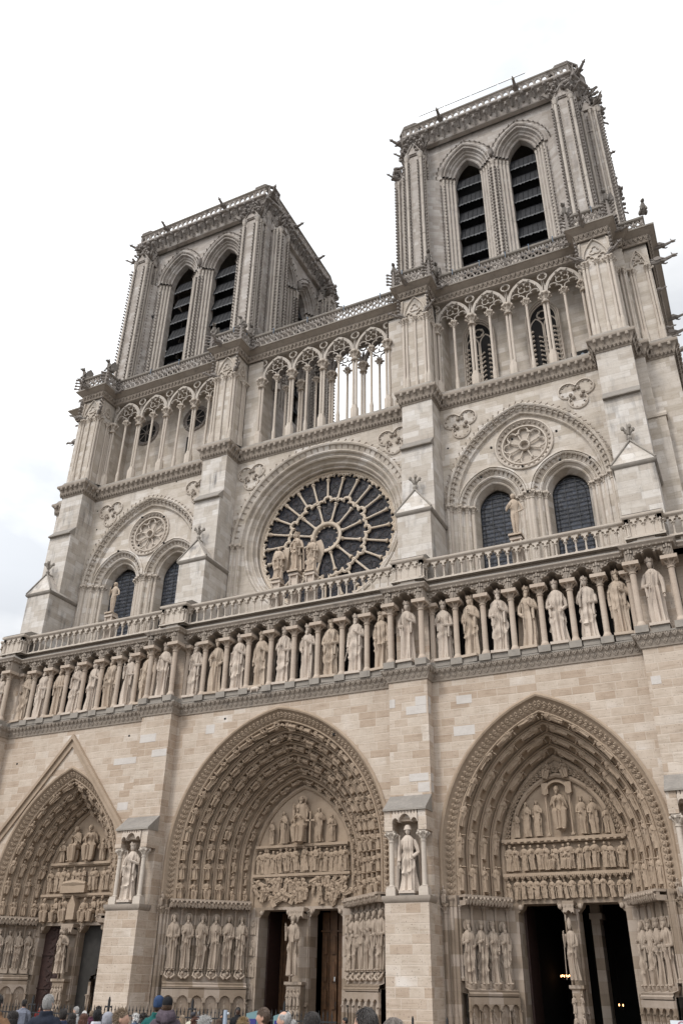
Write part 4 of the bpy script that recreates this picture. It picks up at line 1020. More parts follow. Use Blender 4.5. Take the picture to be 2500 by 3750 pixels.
def trefoil_ornament(x, z, par):
    mb = MB(); kn = MB()
    for i, (lx, lz) in enumerate(tre_lobes(x, z)):
        out = math.atan2(lz-z+.0, lx-x); r = .46; n = 14
        rows = []
        for rr_, yy in ((r+.09, 0), (r+.09, -.07), (r+.02, -.1), (r, -.03), (r-.03, .06), (r-.12, .1), (r-.14, .1)):
            rows.append([(lx+rr_*cos(out+t), YW+yy, lz+rr_*sin(out+t)) for t in np.linspace(-2.15, 2.15, n)])
        addg(mb, rows)
        for t in np.linspace(-1.9, 1.9, 6): kn.inst(BALL, Matrix.Translation((lx+(r-.06)*cos(out+t), YW-.01, lz+(r-.06)*sin(out+t))) @ Matrix.Scale(.062, 4))
        for s in (-1, 1): kn.inst(BALL, Matrix.Translation((lx+(r*.75)*cos(out+s*2.45), YW-.06, lz+(r*.75)*sin(out+s*2.45))) @ Matrix.Scale(.12, 4))
    mb.merge(kn, 1).build('trefoil_ornament', [M['shaft'], M['carv']], par)
for k in TRE:
    for x, z in TRE[k]: trefoil_ornament(x, z, UW)
# putlog holes, one small object each
h0_ = None; rn = random.Random(9)
spots = [(x, z) for x in np.arange(8.6, 17.2, 1.9) for z in (26.4, 28.5)] + [(x, z) for x in np.arange(-17.3, -8.2, 2.0) for z in (26.9, 29.0, 30.9)]
for x, z in spots:
    p = (x+rn.uniform(-.4, .4), YW-.004, z+rn.uniform(-.4, .4))
    for A in (A_S, A_N):
        if 3.7 < math.hypot(abs(p[0]-A[0])+A[2], max(0, p[2]-A[1])) - A[3] + 4.55 < 5.1: p = (p[0], p[1], p[2]+.9)
    if h0_ is None: mb = MB(); box(mb, -.055, .055, 0, .1, 0, .1); h0_ = mb.build('putlog_hole', M['void'], UW, ang=0, loc=p)
    else: copyo(h0_, UW, p)

# ---- buttresses of the rose stage
for i, c in enumerate(CB):
    x0, x1 = c-HW, c+HW; mb = MB()
    box(mb, x0, x1, .86, YW+.6, 19.12, 23.6)
    box(mb, x0+.004, x1-.004, 1.66, YW+.6, 23.6, 28.24)
    box(mb, x0, x1, 2.0, YW+.6, 28.24, 31.9)
    prism(mb, [(1.46, 28.24), (1.46, 28.32), (1.99, 28.92), (1.99, 28.24)], x0-.004, x1+.004, 1, 'x')
    b = mb.build('upper_buttress', [M['butt'], M['sill']], CAT, ang=0)
    mb = MB()   # gabled cap
    sweep_plan(mb, [(x0, YW), (x0, .86), (x1, .86), (x1, YW)], [(0, 23.5), (.06, 23.54), (.12, 23.62), (.13, 23.70), (.0, 23.75)])
    b2 = mb.build('drip_moulding', M['sill'], b)
    mb = MB(); yb, ya = .80, 1.22
    V = [(x0-.1, yb-.04, 23.72), (x1+.1, yb-.04, 23.72), (c, ya, 25.2), (c, 1.9, 25.2), (x0-.1, 2.4, 23.72), (x1+.1, 2.4, 23.72)]
    mb.add(V, [(0, 1, 2), (1, 5, 3, 2), (0, 2, 3, 4)]); 
    for s in (-1, 1): tube(mb, [(c+s*1.03, yb-.04, 23.74), (c, ya-.03, 25.23)], .055, 6, 1)
    tube(mb, [(c, ya-.05, 25.2), (c, 2.0, 25.22)], .055, 6, 1)
    cap = mb.build('gabled_cap', [M['butt'], M['sill']], b, ang=0)
    mb = MB()
    lathe(mb, [(.07, 0), (.12, .1), (.14, .18), (.07, .26), (.06, .42), (.1, .5), (.05, .6), (.04, .95), (.005, 1.12)], c, ya, 25.15, 8)
    for a in range(4): mb.inst(KNOB, frame((c+.06*cos(a*PI/2+.5), ya+.06*sin(a*PI/2+.5), 25.6), (0, 0, 1), (-cos(a*PI/2+.5), -sin(a*PI/2+.5), 0), (.28, .28, .36)))
    mb.build('finial', M['sill'], cap)

# ---- rose bay
def ringprof(mb, cx, cz, prof, n=72, m=0):
    addg(mb, [[(cx+r*cos(2*PI*i/n), y, cz+r*sin(2*PI*i/n)) for i in range(n)] for r, y in prof], True, False, m)
RC = (0.0, 25.42)
mb = MB(); kb = MB()
Rh = 6.04
def roll(r, y, q=.07): return [(r, y), (r-.01, y-q), (r-q, y-q*1.4), (r-q*2, y-q*.6), (r-q*2.1, y+q*.8)]
prof = [(Rh, YW)]+[(Rh, YW-.1), (Rh-.08, YW-.14), (Rh-.18, YW-.1), (Rh-.22, YW)]+[(Rh-.5, YW+.12)]+roll(Rh-.5, YW+.14, .07)
sweep_arch(mb, 0, RC[1], 0, prof+[(Rh-.7, YW+.28)], 19.12, 30)
for p, nn, tt, s in along_arch(0, RC[1], 0, Rh-.36, RC[1], .42): 
    kb.inst(KNOB, frame((p[0], YW+.08, p[1]), (nn[0]*.2, -1, nn[1]*.2), (-nn[0], 0, -nn[1]), (.2, .2, .16)))
for p, nn, tt, s in along_arch(0, RC[1], 0, Rh-.02, RC[1], .5): kb.inst(KNOB, frame((p[0], YW-.08, p[1]), (nn[0], -.5, nn[1]), (tt[0]*s, 0, tt[1]*s), .14))
ringprof(mb, *RC, [(Rh-.7, YW+.28), (Rh-.78, YW+.34)]+roll(Rh-.78, YW+.36, .08)+[(Rh-.98, YW+.5), (Rh-1.1, YW+.6)]+roll(Rh-1.1, YW+.62, .06)+[(Rh-1.26, YW+.8)]+roll(Rh-1.3, YW+.84, .05)+[(4.70, YW+1.1), (4.64, YW+1.06), (4.6, YW+1.12), (4.6, YW+1.35)])
# spandrels under the ring
plate(mb, [(-5.34, 19.12), (-5.34, RC[1])]+[(-5.34*cos(a), RC[1]-5.34*sin(a)) for a in np.linspace(.05, PI-.05, 30)]+[(5.34, RC[1]), (5.34, 19.12)], [], YW+.28)
ro = mb.merge(kb, 1).build('rose_arch', [M['up'], M['carv']], CAT, ang=32, label='great round arch of stepped mouldings framing the rose window')
for s in (-1, 1):
    mb = MB()
    for q, (dx, dy) in enumerate(((5.92, .02), (5.6, .16))): column(mb, s*dx, YW+dy, 19.14, 25.6, .13, .4, .5, 10)
    mb.build('rose_shaft', M['shaft'], ro)
# tracery
YR = YW+1.22
mb = MB(); cp = MB()
def spoke(a, r0, r1, rad):
    rad *= 1.1
    d = (cos(a), sin(a)); P = lambda r: (RC[0]+r*d[0], YR, RC[1]+r*d[1])
    tube(mb, [P(r0), P(r1)], rad, 8)
    for r, q in ((r0+.06, 1.9), (r0+.14, 1.3), (r1-.06, 2.0), (r1-.15, 1.5), (r1-.24, 1.15)): tube(mb, [P(r-.035), P(r+.035)], rad*q, 8)
def cusped(a0, a1, rb, rt, rad, nl=3):
    """lobed head between two spokes; lobes bulge outwards"""
    pts = []
    da = a1-a0
    for l in range(nl):
        c_ = a0+da*(l+.5)/nl; w = da/nl*.5; rc = rb+(rt-rb)*(1.0 if l == nl//2 else .35)*(1 if nl > 1 else 0)
        rl = w*rc*1.12
        for t in np.linspace(PI*.93, PI*.07, 7):
            pts.append((c_, rc, rl*cos(t), rl*sin(t)))
    P = [(RC[0]+(rc+v)*cos(c_)+u*sin(c_)*-1*-1*-1, YR, RC[1]+(rc+v)*sin(c_)+u*cos(c_)) for c_, rc, u, v in pts]
    tube(mb, P, rad, 6, cap=False)
    return P
n1 = 12; off0 = PI/12
for i in range(n1): spoke(off0+i*2*PI/n1, .98, 2.28, .062)
for i in range(24): spoke(i*2*PI/24, 2.62 if i % 2 == 0 else 2.5, 3.98, .062)
ringprof(mb, *RC, [(1.0, YR-.1), (.97, YR-.16), (.86, YR-.18), (.78, YR-.12), (.76, YR+.1)], 40)
for i in range(12): cp.inst(BALL, Matrix.Translation((RC[0]+.68*cos(i*PI/6+.26), YR-.02, RC[1]+.68*sin(i*PI/6+.26))) @ Matrix.Scale(.055, 4)); tube(mb, [(RC[0]+(.77)*cos(i*PI/6+t), YR, RC[1]+(.77-(.09 if abs(t) < .05 else 0))*sin(i*PI/6+t)) for t in (0,)]*2, .02, 4) if False else None
for i in range(n1): cusped(off0+i*2*PI/n1, off0+(i+1)*2*PI/n1, 2.22, 2.5, .095)
for i in range(24): cusped(i*2*PI/24, (i+1)*2*PI/24, 3.98, 4.14, .088)
ringprof(mb, *RC, [(4.48, YR-.1), (4.38, YR-.16), (4.3, YR-.1), (4.3, YR+.1)], 72)
for i in range(24):    # stone web between the outer heads
    a = i*2*PI/24; prism(mb, [(RC[0]+r*cos(a+t), RC[1]+r*sin(a+t)) for r, t in ((4.02, 0), (4.34, -.075), (4.38, 0), (4.34, .075))], YR-.06, YR+.06)
mb.merge(cp, 0); rt = mb.build('rose_tracery', M['rosest'], ro, ang=50); rt.scale = (1.045, 1, 1.045); rt.location.z = -RC[1]*.045
mb = MB(); V = [(RC[0], YR+.12, RC[1])]+[(x, YR+.12, z) for x, z in circ(*RC, 4.64, 48)]; mb.add(V, [(0, i+1, (i+1) % 48+1) for i in range(48)])
GLM = mb
mb = MB()
for i in range(24):
    a = (i+.5)*2*PI/24
    for r, q in ((3.3, .26), (3.85, .2), (2.85, .16)): 
        C_ = (RC[0]+r*cos(a), RC[1]+r*sin(a)); tube(mb, [(C_[0]+q*cos(t), YR+.10, C_[1]+q*sin(t)) for t in np.linspace(0, 2*PI, 13)], .013, 4, cap=False)
for i in range(12):
    a = i*2*PI/12; 
    for r, q in ((1.5, .2), (2.0, .24)): C_ = (RC[0]+r*cos(a), RC[1]+r*sin(a)); tube(mb, [(C_[0]+q*cos(t), YR+.10, C_[1]+q*sin(t)) for t in np.linspace(0, 2*PI, 13)], .013, 4, cap=False)
GLM.merge(mb, 1).build('rose_glass', [M['glass'], plain('lead_came', (0.075, 0.06, 0.055), .6)], ro, ang=0)

# ---- side bays: pointed blind arch, small rose, twin windows
def side_bay(k, A):
    cx, zs, c, R = A; x0, x1 = BAY[k]; mb = MB(); kb = MB(); R = min(R, (x1-x0)/2+c-.03)
    sweep_arch(mb, cx, zs, c, [(R, YW), (R+.0, YW-.1), (R-.08, YW-.14), (R-.16, YW-.1), (R-.2, YW)]+roll(R-.2, YW+.04, .05)+[(R-.5, YW+.16)]+roll(R-.5, YW+.18, .05)+[(R-.68, YW+.3)], 19.12, 22)
    for p, nn, tt, s in along_arch(cx, zs, c, R-.38, zs, .36): kb.inst(KNOB, frame((p[0], YW+.06, p[1]), (nn[0]*.2, -1, nn[1]*.2), (-nn[0], 0, -nn[1]), (.22, .2, .15)))
    for p, nn, tt, s in along_arch(cx, zs, c, R-.02, zs, .36): kb.inst(KNOB, frame((p[0], YW-.1, p[1]), (nn[0], -.4, nn[1]), (tt[0]*s, 0, tt[1]*s), .13))
    hw = (R-.68)-c; wx = 2.02*(hw/3.87) ; wins = [cx-wx, cx+wx]; ow = 1.90*(hw/3.87)
    zw = 24.88; holes = [arch(w_, zw, *arch_solve(ow, ow*1.14), 19.13, 12)[::-1] for w_ in wins]
    rc = (cx, 28.12); holes.append(circ(*rc, 1.62, 36)); ins = arch(cx, zs, c, R-.68, 19.12, 20)
    outer = ins; yp = YW+.3
    # tympanum built as one plate with the arches notched out
    lw = holes[0][::-1]; rw = holes[1][::-1]
    loop = [ins[0]] + [(lw[0][0], 19.12)] + lw[1:-1] + [(lw[-1][0], 19.12), (rw[0][0], 19.12)] + rw[1:-1] + [(rw[-1][0], 19.12), ins[-1]] + ins[1:-1][::-1]
    plate(mb, loop[::-1], [holes[2]], yp)
    for w_ in wins:
        cc_, rr_ = arch_solve(ow, ow*1.14)
        sweep_arch(mb, w_, zw, cc_, [(rr_+.12, yp), (rr_+.12, yp-.08), (rr_+.02, yp-.1), (rr_, yp)]+roll(rr_, yp+.02, .06)+[(rr_-.36, yp+.2)]+roll(rr_-.38, yp+.24, .07)+[(rr_-.62, yp+.4)]+roll(rr_-.64, yp+.44, .06)+[(rr_-.92, yp+.75), (rr_-.92, yp+.95)], 19.12, 14)
        for p, nn, tt, s in along_arch(w_, zw, cc_, rr_-.25, zw, .27): kb.inst(KNOB, frame((p[0], yp+.12, p[1]), (nn[0]*.2, -1, nn[1]*.2), (-nn[0], 0, -nn[1]), (.2, .16, .14)))
    o = mb.merge(kb, 1).build('window_bay', [M['up'], M['carv']], CAT, ang=32, label='blind pointed arch over two windows and a small rose')
    # jamb shafts with capitals
    for w_ in wins:
        for s in (-1, 1):
            m2 = MB()
            for q, (dx, dy) in enumerate(((ow+.02, .0), (ow-.34, .18), (ow-.64, .38))):
                column(m2, w_+s*dx, yp+dy, 19.14, zw+.12, .11 if q else .13, .35, .4, 9)
            if (s < 0) == (w_ < cx): column(m2, w_+s*(ow+.42), YW+.02, 19.14, zw+.12, .12, .35, .4, 9)
            m2.build('window_shaft', M['shaft'], o)
        # glass with iron bars
        hwg = ow-.92+.02; cg, rg = arch_solve(hwg, hwg*1.06); g_ = arch(w_, zw-.05, cg, rg, 19.2, 10)
        m2 = MB(); plate(m2, g_, [], yp+.92); W_ = m2.build('window', M['wglass'], o, ang=0)
        m2 = MB(); tube(m2, [(x, yp+.88, z) for x, z in arch(w_, zw-.05, cg, rg-.03, 19.2, 10)], .03, 4); tube(m2, [(x, yp+.86, z) for x, z in arch(w_, zw-.05, max(cg, .01), rg-.22, 19.2, 10)], .014, 4)
        for z in np.arange(19.6, zw+hwg, .26):
            h_ = hwg if z < zw-.05 else max(.05, math.sqrt(max(0, rg*rg-(z-zw+.05)**2))-cg)
            box(m2, w_-h_, w_+h_, yp+.86, yp+.885, z-.012, z+.012)
        for q in (-.3, .3): box(m2, w_+q*hwg*1.0-.012, w_+q*hwg+.012, yp+.84, yp+.86, 19.2, zw+hwg*.95)
        m2.build('window_bar', M['iron'], W_, ang=0)
    # blind rose
    m2 = MB(); kb = MB(); ringprof(m2, *rc, [(1.66, yp-.02), (1.64, yp-.1), (1.56, yp-.12), (1.5, yp-.02), (1.32, yp+.1), (1.28, yp+.02), (1.2, yp+.02), (1.18, yp+.16), (1.16, yp+.3)], 40)
    m2.add([(rc[0], yp+.3, rc[1])]+[(x, yp+.3, z) for x, z in circ(*rc, 1.2, 30)], [(0, i+1, (i+1) % 30+1) for i in range(30)])
    for i in range(8):
        a = (i+.0)*PI/4+.39; tube(m2, [(rc[0]+r*cos(a), yp+.18, rc[1]+r*sin(a)) for r in (.3, .95)], .05, 6); ball(m2, (rc[0]+.9*cos(a), yp+.14, rc[1]+.9*sin(a)), .09, 6, 4); 
        a += PI/8; tube(m2, [(rc[0]+.92*cos(a)+.27*cos(a+t), yp+.14, rc[1]+.92*sin(a)+.27*sin(a+t)) for t in np.linspace(-1.9, 1.9, 9)], .055, 5)
    ringprof(m2, *rc, [(.34, yp+.22), (.33, yp+.05), (.26, yp+.02), (.2, yp+.1), (.2, yp+.26)], 18)
    for i in range(30): a = i*2*PI/30; kb.inst(BALL, Matrix.Translation((rc[0]+1.42*cos(a), yp+.0, rc[1]+1.42*sin(a))) @ Matrix.Scale(.075, 4))
    m2.merge(kb, 1).build('blind_rose', [M['shaft'], M['carv']], o, ang=45)
    return o
side_bay('s', A_S); side_bay('n', A_N)

# ---- great cornice under the open gallery, z 31.7 .. 32.53
PG = plan(3.34, 2.0)
mb = MB()
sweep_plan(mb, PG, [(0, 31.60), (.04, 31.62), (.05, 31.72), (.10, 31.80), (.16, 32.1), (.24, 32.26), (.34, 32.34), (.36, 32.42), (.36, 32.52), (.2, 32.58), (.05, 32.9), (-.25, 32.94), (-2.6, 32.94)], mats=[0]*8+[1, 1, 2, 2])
frieze(mb, PG, .13, 31.82, .21, .3, 0)
for x, y, nx, ny, l in along_plan(PG, .13, .42): mb.inst(KNOB, place((x, y, 31.88), nx, ny, (.3, .26, .42)))
mb.build('upper_cornice', [M['carv'], M['sill'], M['shaft']], CAT)
# ================================================================== open gallery, z 32.9 .. 40.7
YG, ZC = 3.60, 38.45
FZ = 32.94
IV = {'n': (-17.98+.15, -7.93-.05, 8), 'c': (-4.86, 4.6, 8), 's': (7.93+.0, 17.29-.1, 8)}
mb = MB(); column(mb, 0, 0, .0, ZC-FZ, .085, 1.0, .55, 10, square=False, ab=2.1, leaves=6); minor0 = mb.mesh('gallery_column', [M['shaft']])
mb = MB()
for q in (-.1, .1): lathe(mb, [(.086, 1.0), (.084, ZC-FZ-.6)], q, 0, 0, 9, cap=False)
lathe(mb, [(.28, 0), (.28, .75), (.2, .95), (.2, 1.05)], 0, 0, 0, 8); column(mb, 0, 0, ZC-FZ-.75, ZC-FZ, .17, .1, .6, 10, square=False, ab=1.9, leaves=7); major0 = mb.mesh('gallery_column', [M['shaft']])
def mk(me, name, par, loc, rz=0):
    o = bpy.data.objects.new(name, me); COL.objects.link(o); o.parent = par; o.location = loc; o.rotation_euler = (0, 0, rz); return o
def tref_tube(mb, xc, y, z, hw, h, r):
    P = trefoil(xc, z, hw, h, 4); tube(mb, [(x, y, zz) for x, zz in P], r, 6)
def gal_tracery(x0, x1, n, y):
    """main arches over pairs of bays, trefoil arches below, quatrefoils inside, oculi between; all pierced"""
    mb = MB(); w = (x1-x0)/n; W2 = 2*w
    for i in range(n//2):
        xc = x0+(i+.5)*W2; c, R = arch_solve(w-.06, 1.62)
        P = arch(xc, ZC+.02, c, R, None, 9); tube(mb, [(x, y-.04, z) for x, z in P], .06, 6)
        addg(mb, [[(x, y-.1, z) for x, z in arch(xc, ZC+.02, c, R+.0, None, 9)], [(x, y-.1, z) for x, z in arch(xc, ZC+.02, c, R-.16, None, 9)], [(x, y+.12, z) for x, z in arch(xc, ZC+.02, c, R-.16, None, 9)]])
        for s in (-1, 1): tref_tube(mb, xc+s*w/2, y, ZC+.02, w/2-.07, .62, .048)
        # quatrefoil ring
        zc = ZC+.98; 
        for q in range(4 if True else 3):
            a = q*PI/2+PI/4; tube(mb, [(xc+.24*cos(a)+.22*cos(a+t), y, zc+.24*sin(a)+.22*sin(a+t)) for t in np.linspace(-2.0, 2.0, 8)], .04, 5)
            mb.inst(BALL, Matrix.Translation((xc+.16*cos(a+PI/4), y-.04, zc+.16*sin(a+PI/4))) @ Matrix.Scale(.06, 4))
        for s in (-1, 1):
            for t in (.35, .7): px = xc+s*(w-.1)*(1-t); mb.inst(BALL, Matrix.Translation((px, y-.12, ZC+.1+1.5*math.sin(t*1.45))) @ Matrix.Scale(.07, 4))
    for i in range(n//2+1):      # oculi in the spandrels
        xc = x0+i*W2; zc = ZC+1.44; r = .27; ts = np.linspace(0, 2*PI, 15)
        if i in (0, n//2): ts = np.linspace(-PI/2, PI/2, 9) if i == 0 else np.linspace(PI/2, 3*PI/2, 9)
        tube(mb, [(xc+r*cos(t), y, zc+r*sin(t)) for t in ts], .05, 6); [mb.inst(BALL, Matrix.Translation((xc+.2*cos(t), y, zc+.2*sin(t))) @ Matrix.Scale(.05, 4)) for t in ts[1:-1:4]]
        for s in (-1, 1):
            if (i == 0 and s < 0) or (i == n//2 and s > 0): continue
            prism(mb, [(xc+s*.02, ZC), (xc+s*.12, ZC), (xc+s*.05, ZC+1.08)][::s], y-.08, y+.1)
    box(mb, x0, x1, y-.1, y+.16, ZC+1.74, 40.3)
    return mb
OG = None
mb = MB()
sweep_plan(mb, [(BAY['n'][0], YG+.14), (BAY['n'][1], YG+.14)], [(0, FZ), (0, FZ+.02)])
for k in 'ns':
    x0, x1 = BAY[k]
    box(mb, x0-1, x1+1, 5.3, 5.5, 32.9, 41.0); box(mb, x0-.02, x0+.28, YG+.1, 5.4, 32.9, 40.9); box(mb, x1-.28, x1+.02, YG+.1, 5.4, 32.9, 40.9)
for k in 'nsc': x0, x1 = BAY[k]; box(mb, x0-.2, x1+.2, YG-.1 if k != 'c' else YG, 5.4, 40.25, 40.9)
for a, b in ((-6.07, -4.9), (4.66, 6.07)): box(mb, a, b, YG, 5.2, 32.9, 40.9)
box(mb, -20.35, -19.8, YG, 5, 32.9, 40.9); box(mb, 19.1, 19.66, YG, 5, 32.9, 40.9); box(mb, 19.66, 21.0, 3.95, 5, 32.9, 41.1); box(mb, -21.9, -20.35, 3.95, 5, 32.9, 41.1); box(mb, 20.7, 21, 5, 19, 32.9, 41.1); box(mb, -21.9, -21.8, 5, 19, 32.9, 40.9)
OG = mb.build('open_gallery', M['up'], CAT, ang=0, label='tall open gallery of slender columns below the towers')
for k in 'ncs':
    x0, x1, n = IV[k]; w = (x1-x0)/n
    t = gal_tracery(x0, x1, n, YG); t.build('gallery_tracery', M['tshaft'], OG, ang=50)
    for i in range(1, n): mk(minor0 if i % 2 else major0, 'gallery_column', OG, (x0+i*w, YG, FZ))
    for x in (x0+.02, x1-.02): mk(major0, 'gallery_column', OG, (x, YG-.02, FZ))
    if k == 'c':
        for i in range(1, n): mk(minor0 if i % 2 else major0, 'gallery_column', OG, (x0+i*w, YG+1.35, FZ))
        t = gal_tracery(x0, x1, n, YG+1.35); t.build('gallery_tracery', M['crk'], OG, ang=50)
# piers on the buttress line
for i, c in enumerate(CB):
    mb = MB(); yb = 2.28; h = .80
    box(mb, c-h, c+h, yb, 4.2, 32.9, 40.9); g = mb.build('gallery_pier', M['up'], OG, ang=0)
    mb = MB()
    for s in (-1, 1):
        for q in (0, 1):
            column(mb, c+s*(h-.02-.2*q), yb-.04, FZ, ZC+.1, .085, 1.0, .5, 9, square=False, leaves=4); 
        for q in (0, 1, 2): column(mb, c+s*(h+.08), YG-.45+q*.16, FZ, ZC, .075, 1.0, .5, 8, square=False, leaves=3)
        column(mb, c+s*(h+.02), yb+.16, FZ, ZC+.1, .075, 1.0, .5, 8, square=False, leaves=3)
    column(mb, c, yb-.06, FZ, ZC+.1, .07, .8, .42, 8, square=False)
    for s in (-1, 1): tref_tube(mb, c+s*h*.5, yb-.05, ZC+.1, h*.42, .42, .05)
    P = arch(c, ZC+.15, *arch_solve(h-.08, 1.6), None, 8); tube(mb, [(x, yb-.05, z) for x, z in P], .06, 6)
    for q in range(3): a = PI/2+q*2*PI/3; tube(mb, [(c+.15*cos(a)+.17*cos(a+t), yb-.03, ZC+.85+.15*sin(a)+.17*sin(a+t)) for t in np.linspace(-2, 2, 8)], .045, 5)
    for s in (-1, 1):   # blind arch on the side faces
        P = arch(0, ZC, *arch_solve(.5, 1.3), None, 6); tube(mb, [(c+s*(h+.04), yb+.75+x, z) for x, z in P], .05, 5)
        P = circ(0, ZC+.62, .2, 12); tube(mb, [(c+s*(h+.03), yb+.75+x, z) for x, z in P+P[:1]], .05, 5)
    for s in (-1, 1): prism(mb, [(c+s*(h+.05), 38.6), (c+s*(h+.18), 38.9), (c+s*(h+.1), 40.0), (c+s*(h-.05), 40.1)][::s], yb-.12, yb+.1)
    SHQ = mb
    kb = MB()
    for s in (-1, 1):
        for q in range(5): kb.inst(KNOB, frame((c+s*(h+.1), yb-.06, 38.75+q*.3), (s*.7, -.5, .4), (0, 1, 0), .26))
        kb.inst(GARG, frame((c+s*(h-.05), yb-.1, 38.7), (0, 0, 1), (-s*.8, .6, 0), .95))
    SHQ.merge(kb, 1).build('pier_shaft', [M['shaft'], M['crk']], g, ang=45)
mb = MB()
for x in (19.84, 20.0, 20.72, 20.88): column(mb, x, 3.9, FZ, ZC+.1, .075, 1.0, .5, 8, square=False, leaves=3)
for x in (19.3, 19.5): column(mb, x, YG-.04, FZ, ZC+.1, .07, 1.0, .5, 8, square=False, leaves=3)
P = arch(20.36, ZC+.15, *arch_solve(.42, 1.3), None, 8); tube(mb, [(x, 3.88, z) for x, z in P], .06, 6); tref_tube(mb, 20.36, 3.9, ZC+.1, .36, .6, .05)
for q in range(3): a = PI/2+q*2*PI/3; tube(mb, [(20.36+.12*cos(a)+.13*cos(a+t), 3.9, ZC+.95+.12*sin(a)+.13*sin(a+t)) for t in np.linspace(-2, 2, 8)], .04, 5)
mb.build('corner_colonnette', M['shaft'], OG)
# gallery back wall openings
mb = MB()
def gothic(mb, xc, zb, zs, hw, y):
    c, R = arch_solve(hw, hw*1.45); A = arch(xc, zs, c, R, zb, 9)
    for r_, yy in ((0, .1), (.1, .18), (.2, .26)):
        tube(mb, [(x, y-.02+yy, z) for x, z in arch(xc, zs, c, R-r_, zb, 9)], .06, 5)
    for s in (-1, 1):
        tube(mb, [(x, y+.3, z) for x, z in arch(xc+s*hw*.42, zs-.5, *arch_solve(hw*.38, hw*.7), zb, 6)], .055, 5)
        for q in range(11): mb.inst(KNOB, frame((xc+s*hw*.86, y+.1, zb+.3+q*.36), (-s*.3, -.5, .8), (s, 0, 0), .24))
        for q in range(10): mb.inst(KNOB, frame((xc+s*.1, y+.24, zb+.3+q*.36), (s*.3, -.5, .8), (-s, 0, 0), .2))
    tube(mb, [(xc+.32*cos(t), y+.3, zs+.42+.32*sin(t)) for t in np.linspace(0, 2*PI, 14)], .06, 5)
    for q in range(4): a = q*PI/2+PI/4; ball(mb, (xc+.3*cos(a), y+.3, zs+.42+.3*sin(a)), .1, 6, 4)
for xc in (10.2, 14.3):
    A = arch(xc, 38.0, *arch_solve(1.0, 1.5), 33.0, 9); m2 = MB(); plate(m2, A, [], 5.285); W_ = m2.build('gallery_window', M['void'], OG, ang=0)
    m2 = MB(); gothic(m2, xc, 33.0, 38.0, 1.02, 5.28-.28); m2.build('window_tracery', M['shaft'], W_)
for xc in (-16.0, -11.55):
    m2 = MB(); m2.add([(x, 5.285, z) for x, z in circ(xc, 38.3, .8, 24)], [tuple(range(24))]); W_ = m2.build('gallery_window', M['void'], OG, ang=0)
    m2 = MB(); ringprof(m2, xc, 38.3, [(1.12, 5.3), (1.1, 5.2), (1.0, 5.18), (.92, 5.28), (.8, 5.3)], 28)
    for q in range(20): a = q*PI/10; m2.inst(BALL, Matrix.Translation((xc+1.0*cos(a), 5.2, 38.3+1.0*sin(a))) @ Matrix.Scale(.09, 4))
    for q in range(8): a = q*PI/4; tube(m2, [(xc, 5.24, 38.3), (xc+.8*cos(a), 5.24, 38.3+.8*sin(a))], .04, 5)
    m2.build('window_tracery', M['crk'], W_)
for xc, z0, z1 in ((-16.9, 33.2, 36.2), (-12.0, 34.6, 36.8), (-14.6, 33.0, 33.9)):
    m2 = MB(); box(m2, xc-.14, xc+.14, 5.28, 5.4, z0, z1); m2.build('slit', M['void'], OG, ang=0)
m2 = MB(); box(m2, 15.7, 17.0, 4.9, 5.0, 33.0, 34.5); sc_ = m2.build('glazed_screen', M['void'], OG, ang=0)
for i in range(3): m2 = MB(); prism(m2, arch(15.95+i*.4, 34.1, *arch_solve(.14, .2), 33.2, 5), 4.86, 4.9); m2.build('pane', plain('bluish_pane', (.2, .24, .3), .2), sc_, ang=0)

# ================================================================== platform cornice and balustrade, z 40.2 .. 42.4
PP = plan(3.50, 2.18, .86)
mb = MB()
sweep_plan(mb, PP, [(.02, 40.2), (.08, 40.24), (.08, 40.3), (.1, 40.34), (.16, 40.68), (.24, 40.74), (.5, 40.94), (.56, 40.96), (.57, 41.06), (.35, 41.14), (.35, 41.2), (-.6, 41.2), (-2.2, 41.2)], mats=[0]*5+[0, 0, 1, 1, 1, 1, 1])  # soffit uses the darker carved stone: shade under the overhang put into colour
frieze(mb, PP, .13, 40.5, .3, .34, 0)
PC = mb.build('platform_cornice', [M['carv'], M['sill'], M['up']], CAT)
def lattice_unit():
    b = MB()   # one pierced unit, 0.44 wide, 0.62 tall, y 0 facing -y
    for s in (-1, 1): tube(b, [(s*.22, 0, 0), (s*.08, 0, .22), (0, 0, .3)], .055, 4); tube(b, [(s*.22, 0, .6), (s*.2, 0, .42), (s*.06, 0, .3)], .055, 4); tube(b, [(s*.22, 0, .3), (s*.2, 0, .38), (s*.1, 0, .44), (0, 0, .58)], .05, 4)
    return b.template()
LAT = lattice_unit()
def pierced_balustrade(P, z0, h, par, name='pierced_balustrade', mat=None, T=None, w=.44, scale=1.0):
    mb = MB()
    sweep_plan(mb, P, [(.04, z0), (.06, z0+.1), (-.1, z0+.1), (-.1, z0)]); hz = h-.28
    for x, y, nx, ny, l in along_plan(P, -.03, w): mb.inst(T or LAT, place((x, y, z0+.09), nx, ny, (l/.44, 1.4, hz/.6)))
    sweep_plan(mb, P, [(-.0, z0+h-.2), (.1, z0+h-.14), (.13, z0+h-.05), (.1, z0+h), (-.16, z0+h), (-.16, z0+h-.2), (0, z0+h-.2)], m=1)
    return mb.build(name, [mat or M['tow'], M['sill']], par, ang=40)
PB = plan(3.22, 1.92, 1.22, ends=1)
pb = pierced_balustrade(PB, 41.18, 1.15, CAT)
pb['label'] = 'pierced balustrade round the foot of the towers'
mb = MB(); box(mb, -.02, .02, -.17, .15, -.02, .04); box(mb, -.015, .015, -.165, -.14, -.4, .04); box(mb, -.03, .03, -.18, -.12, .0, .07)
clip0 = None
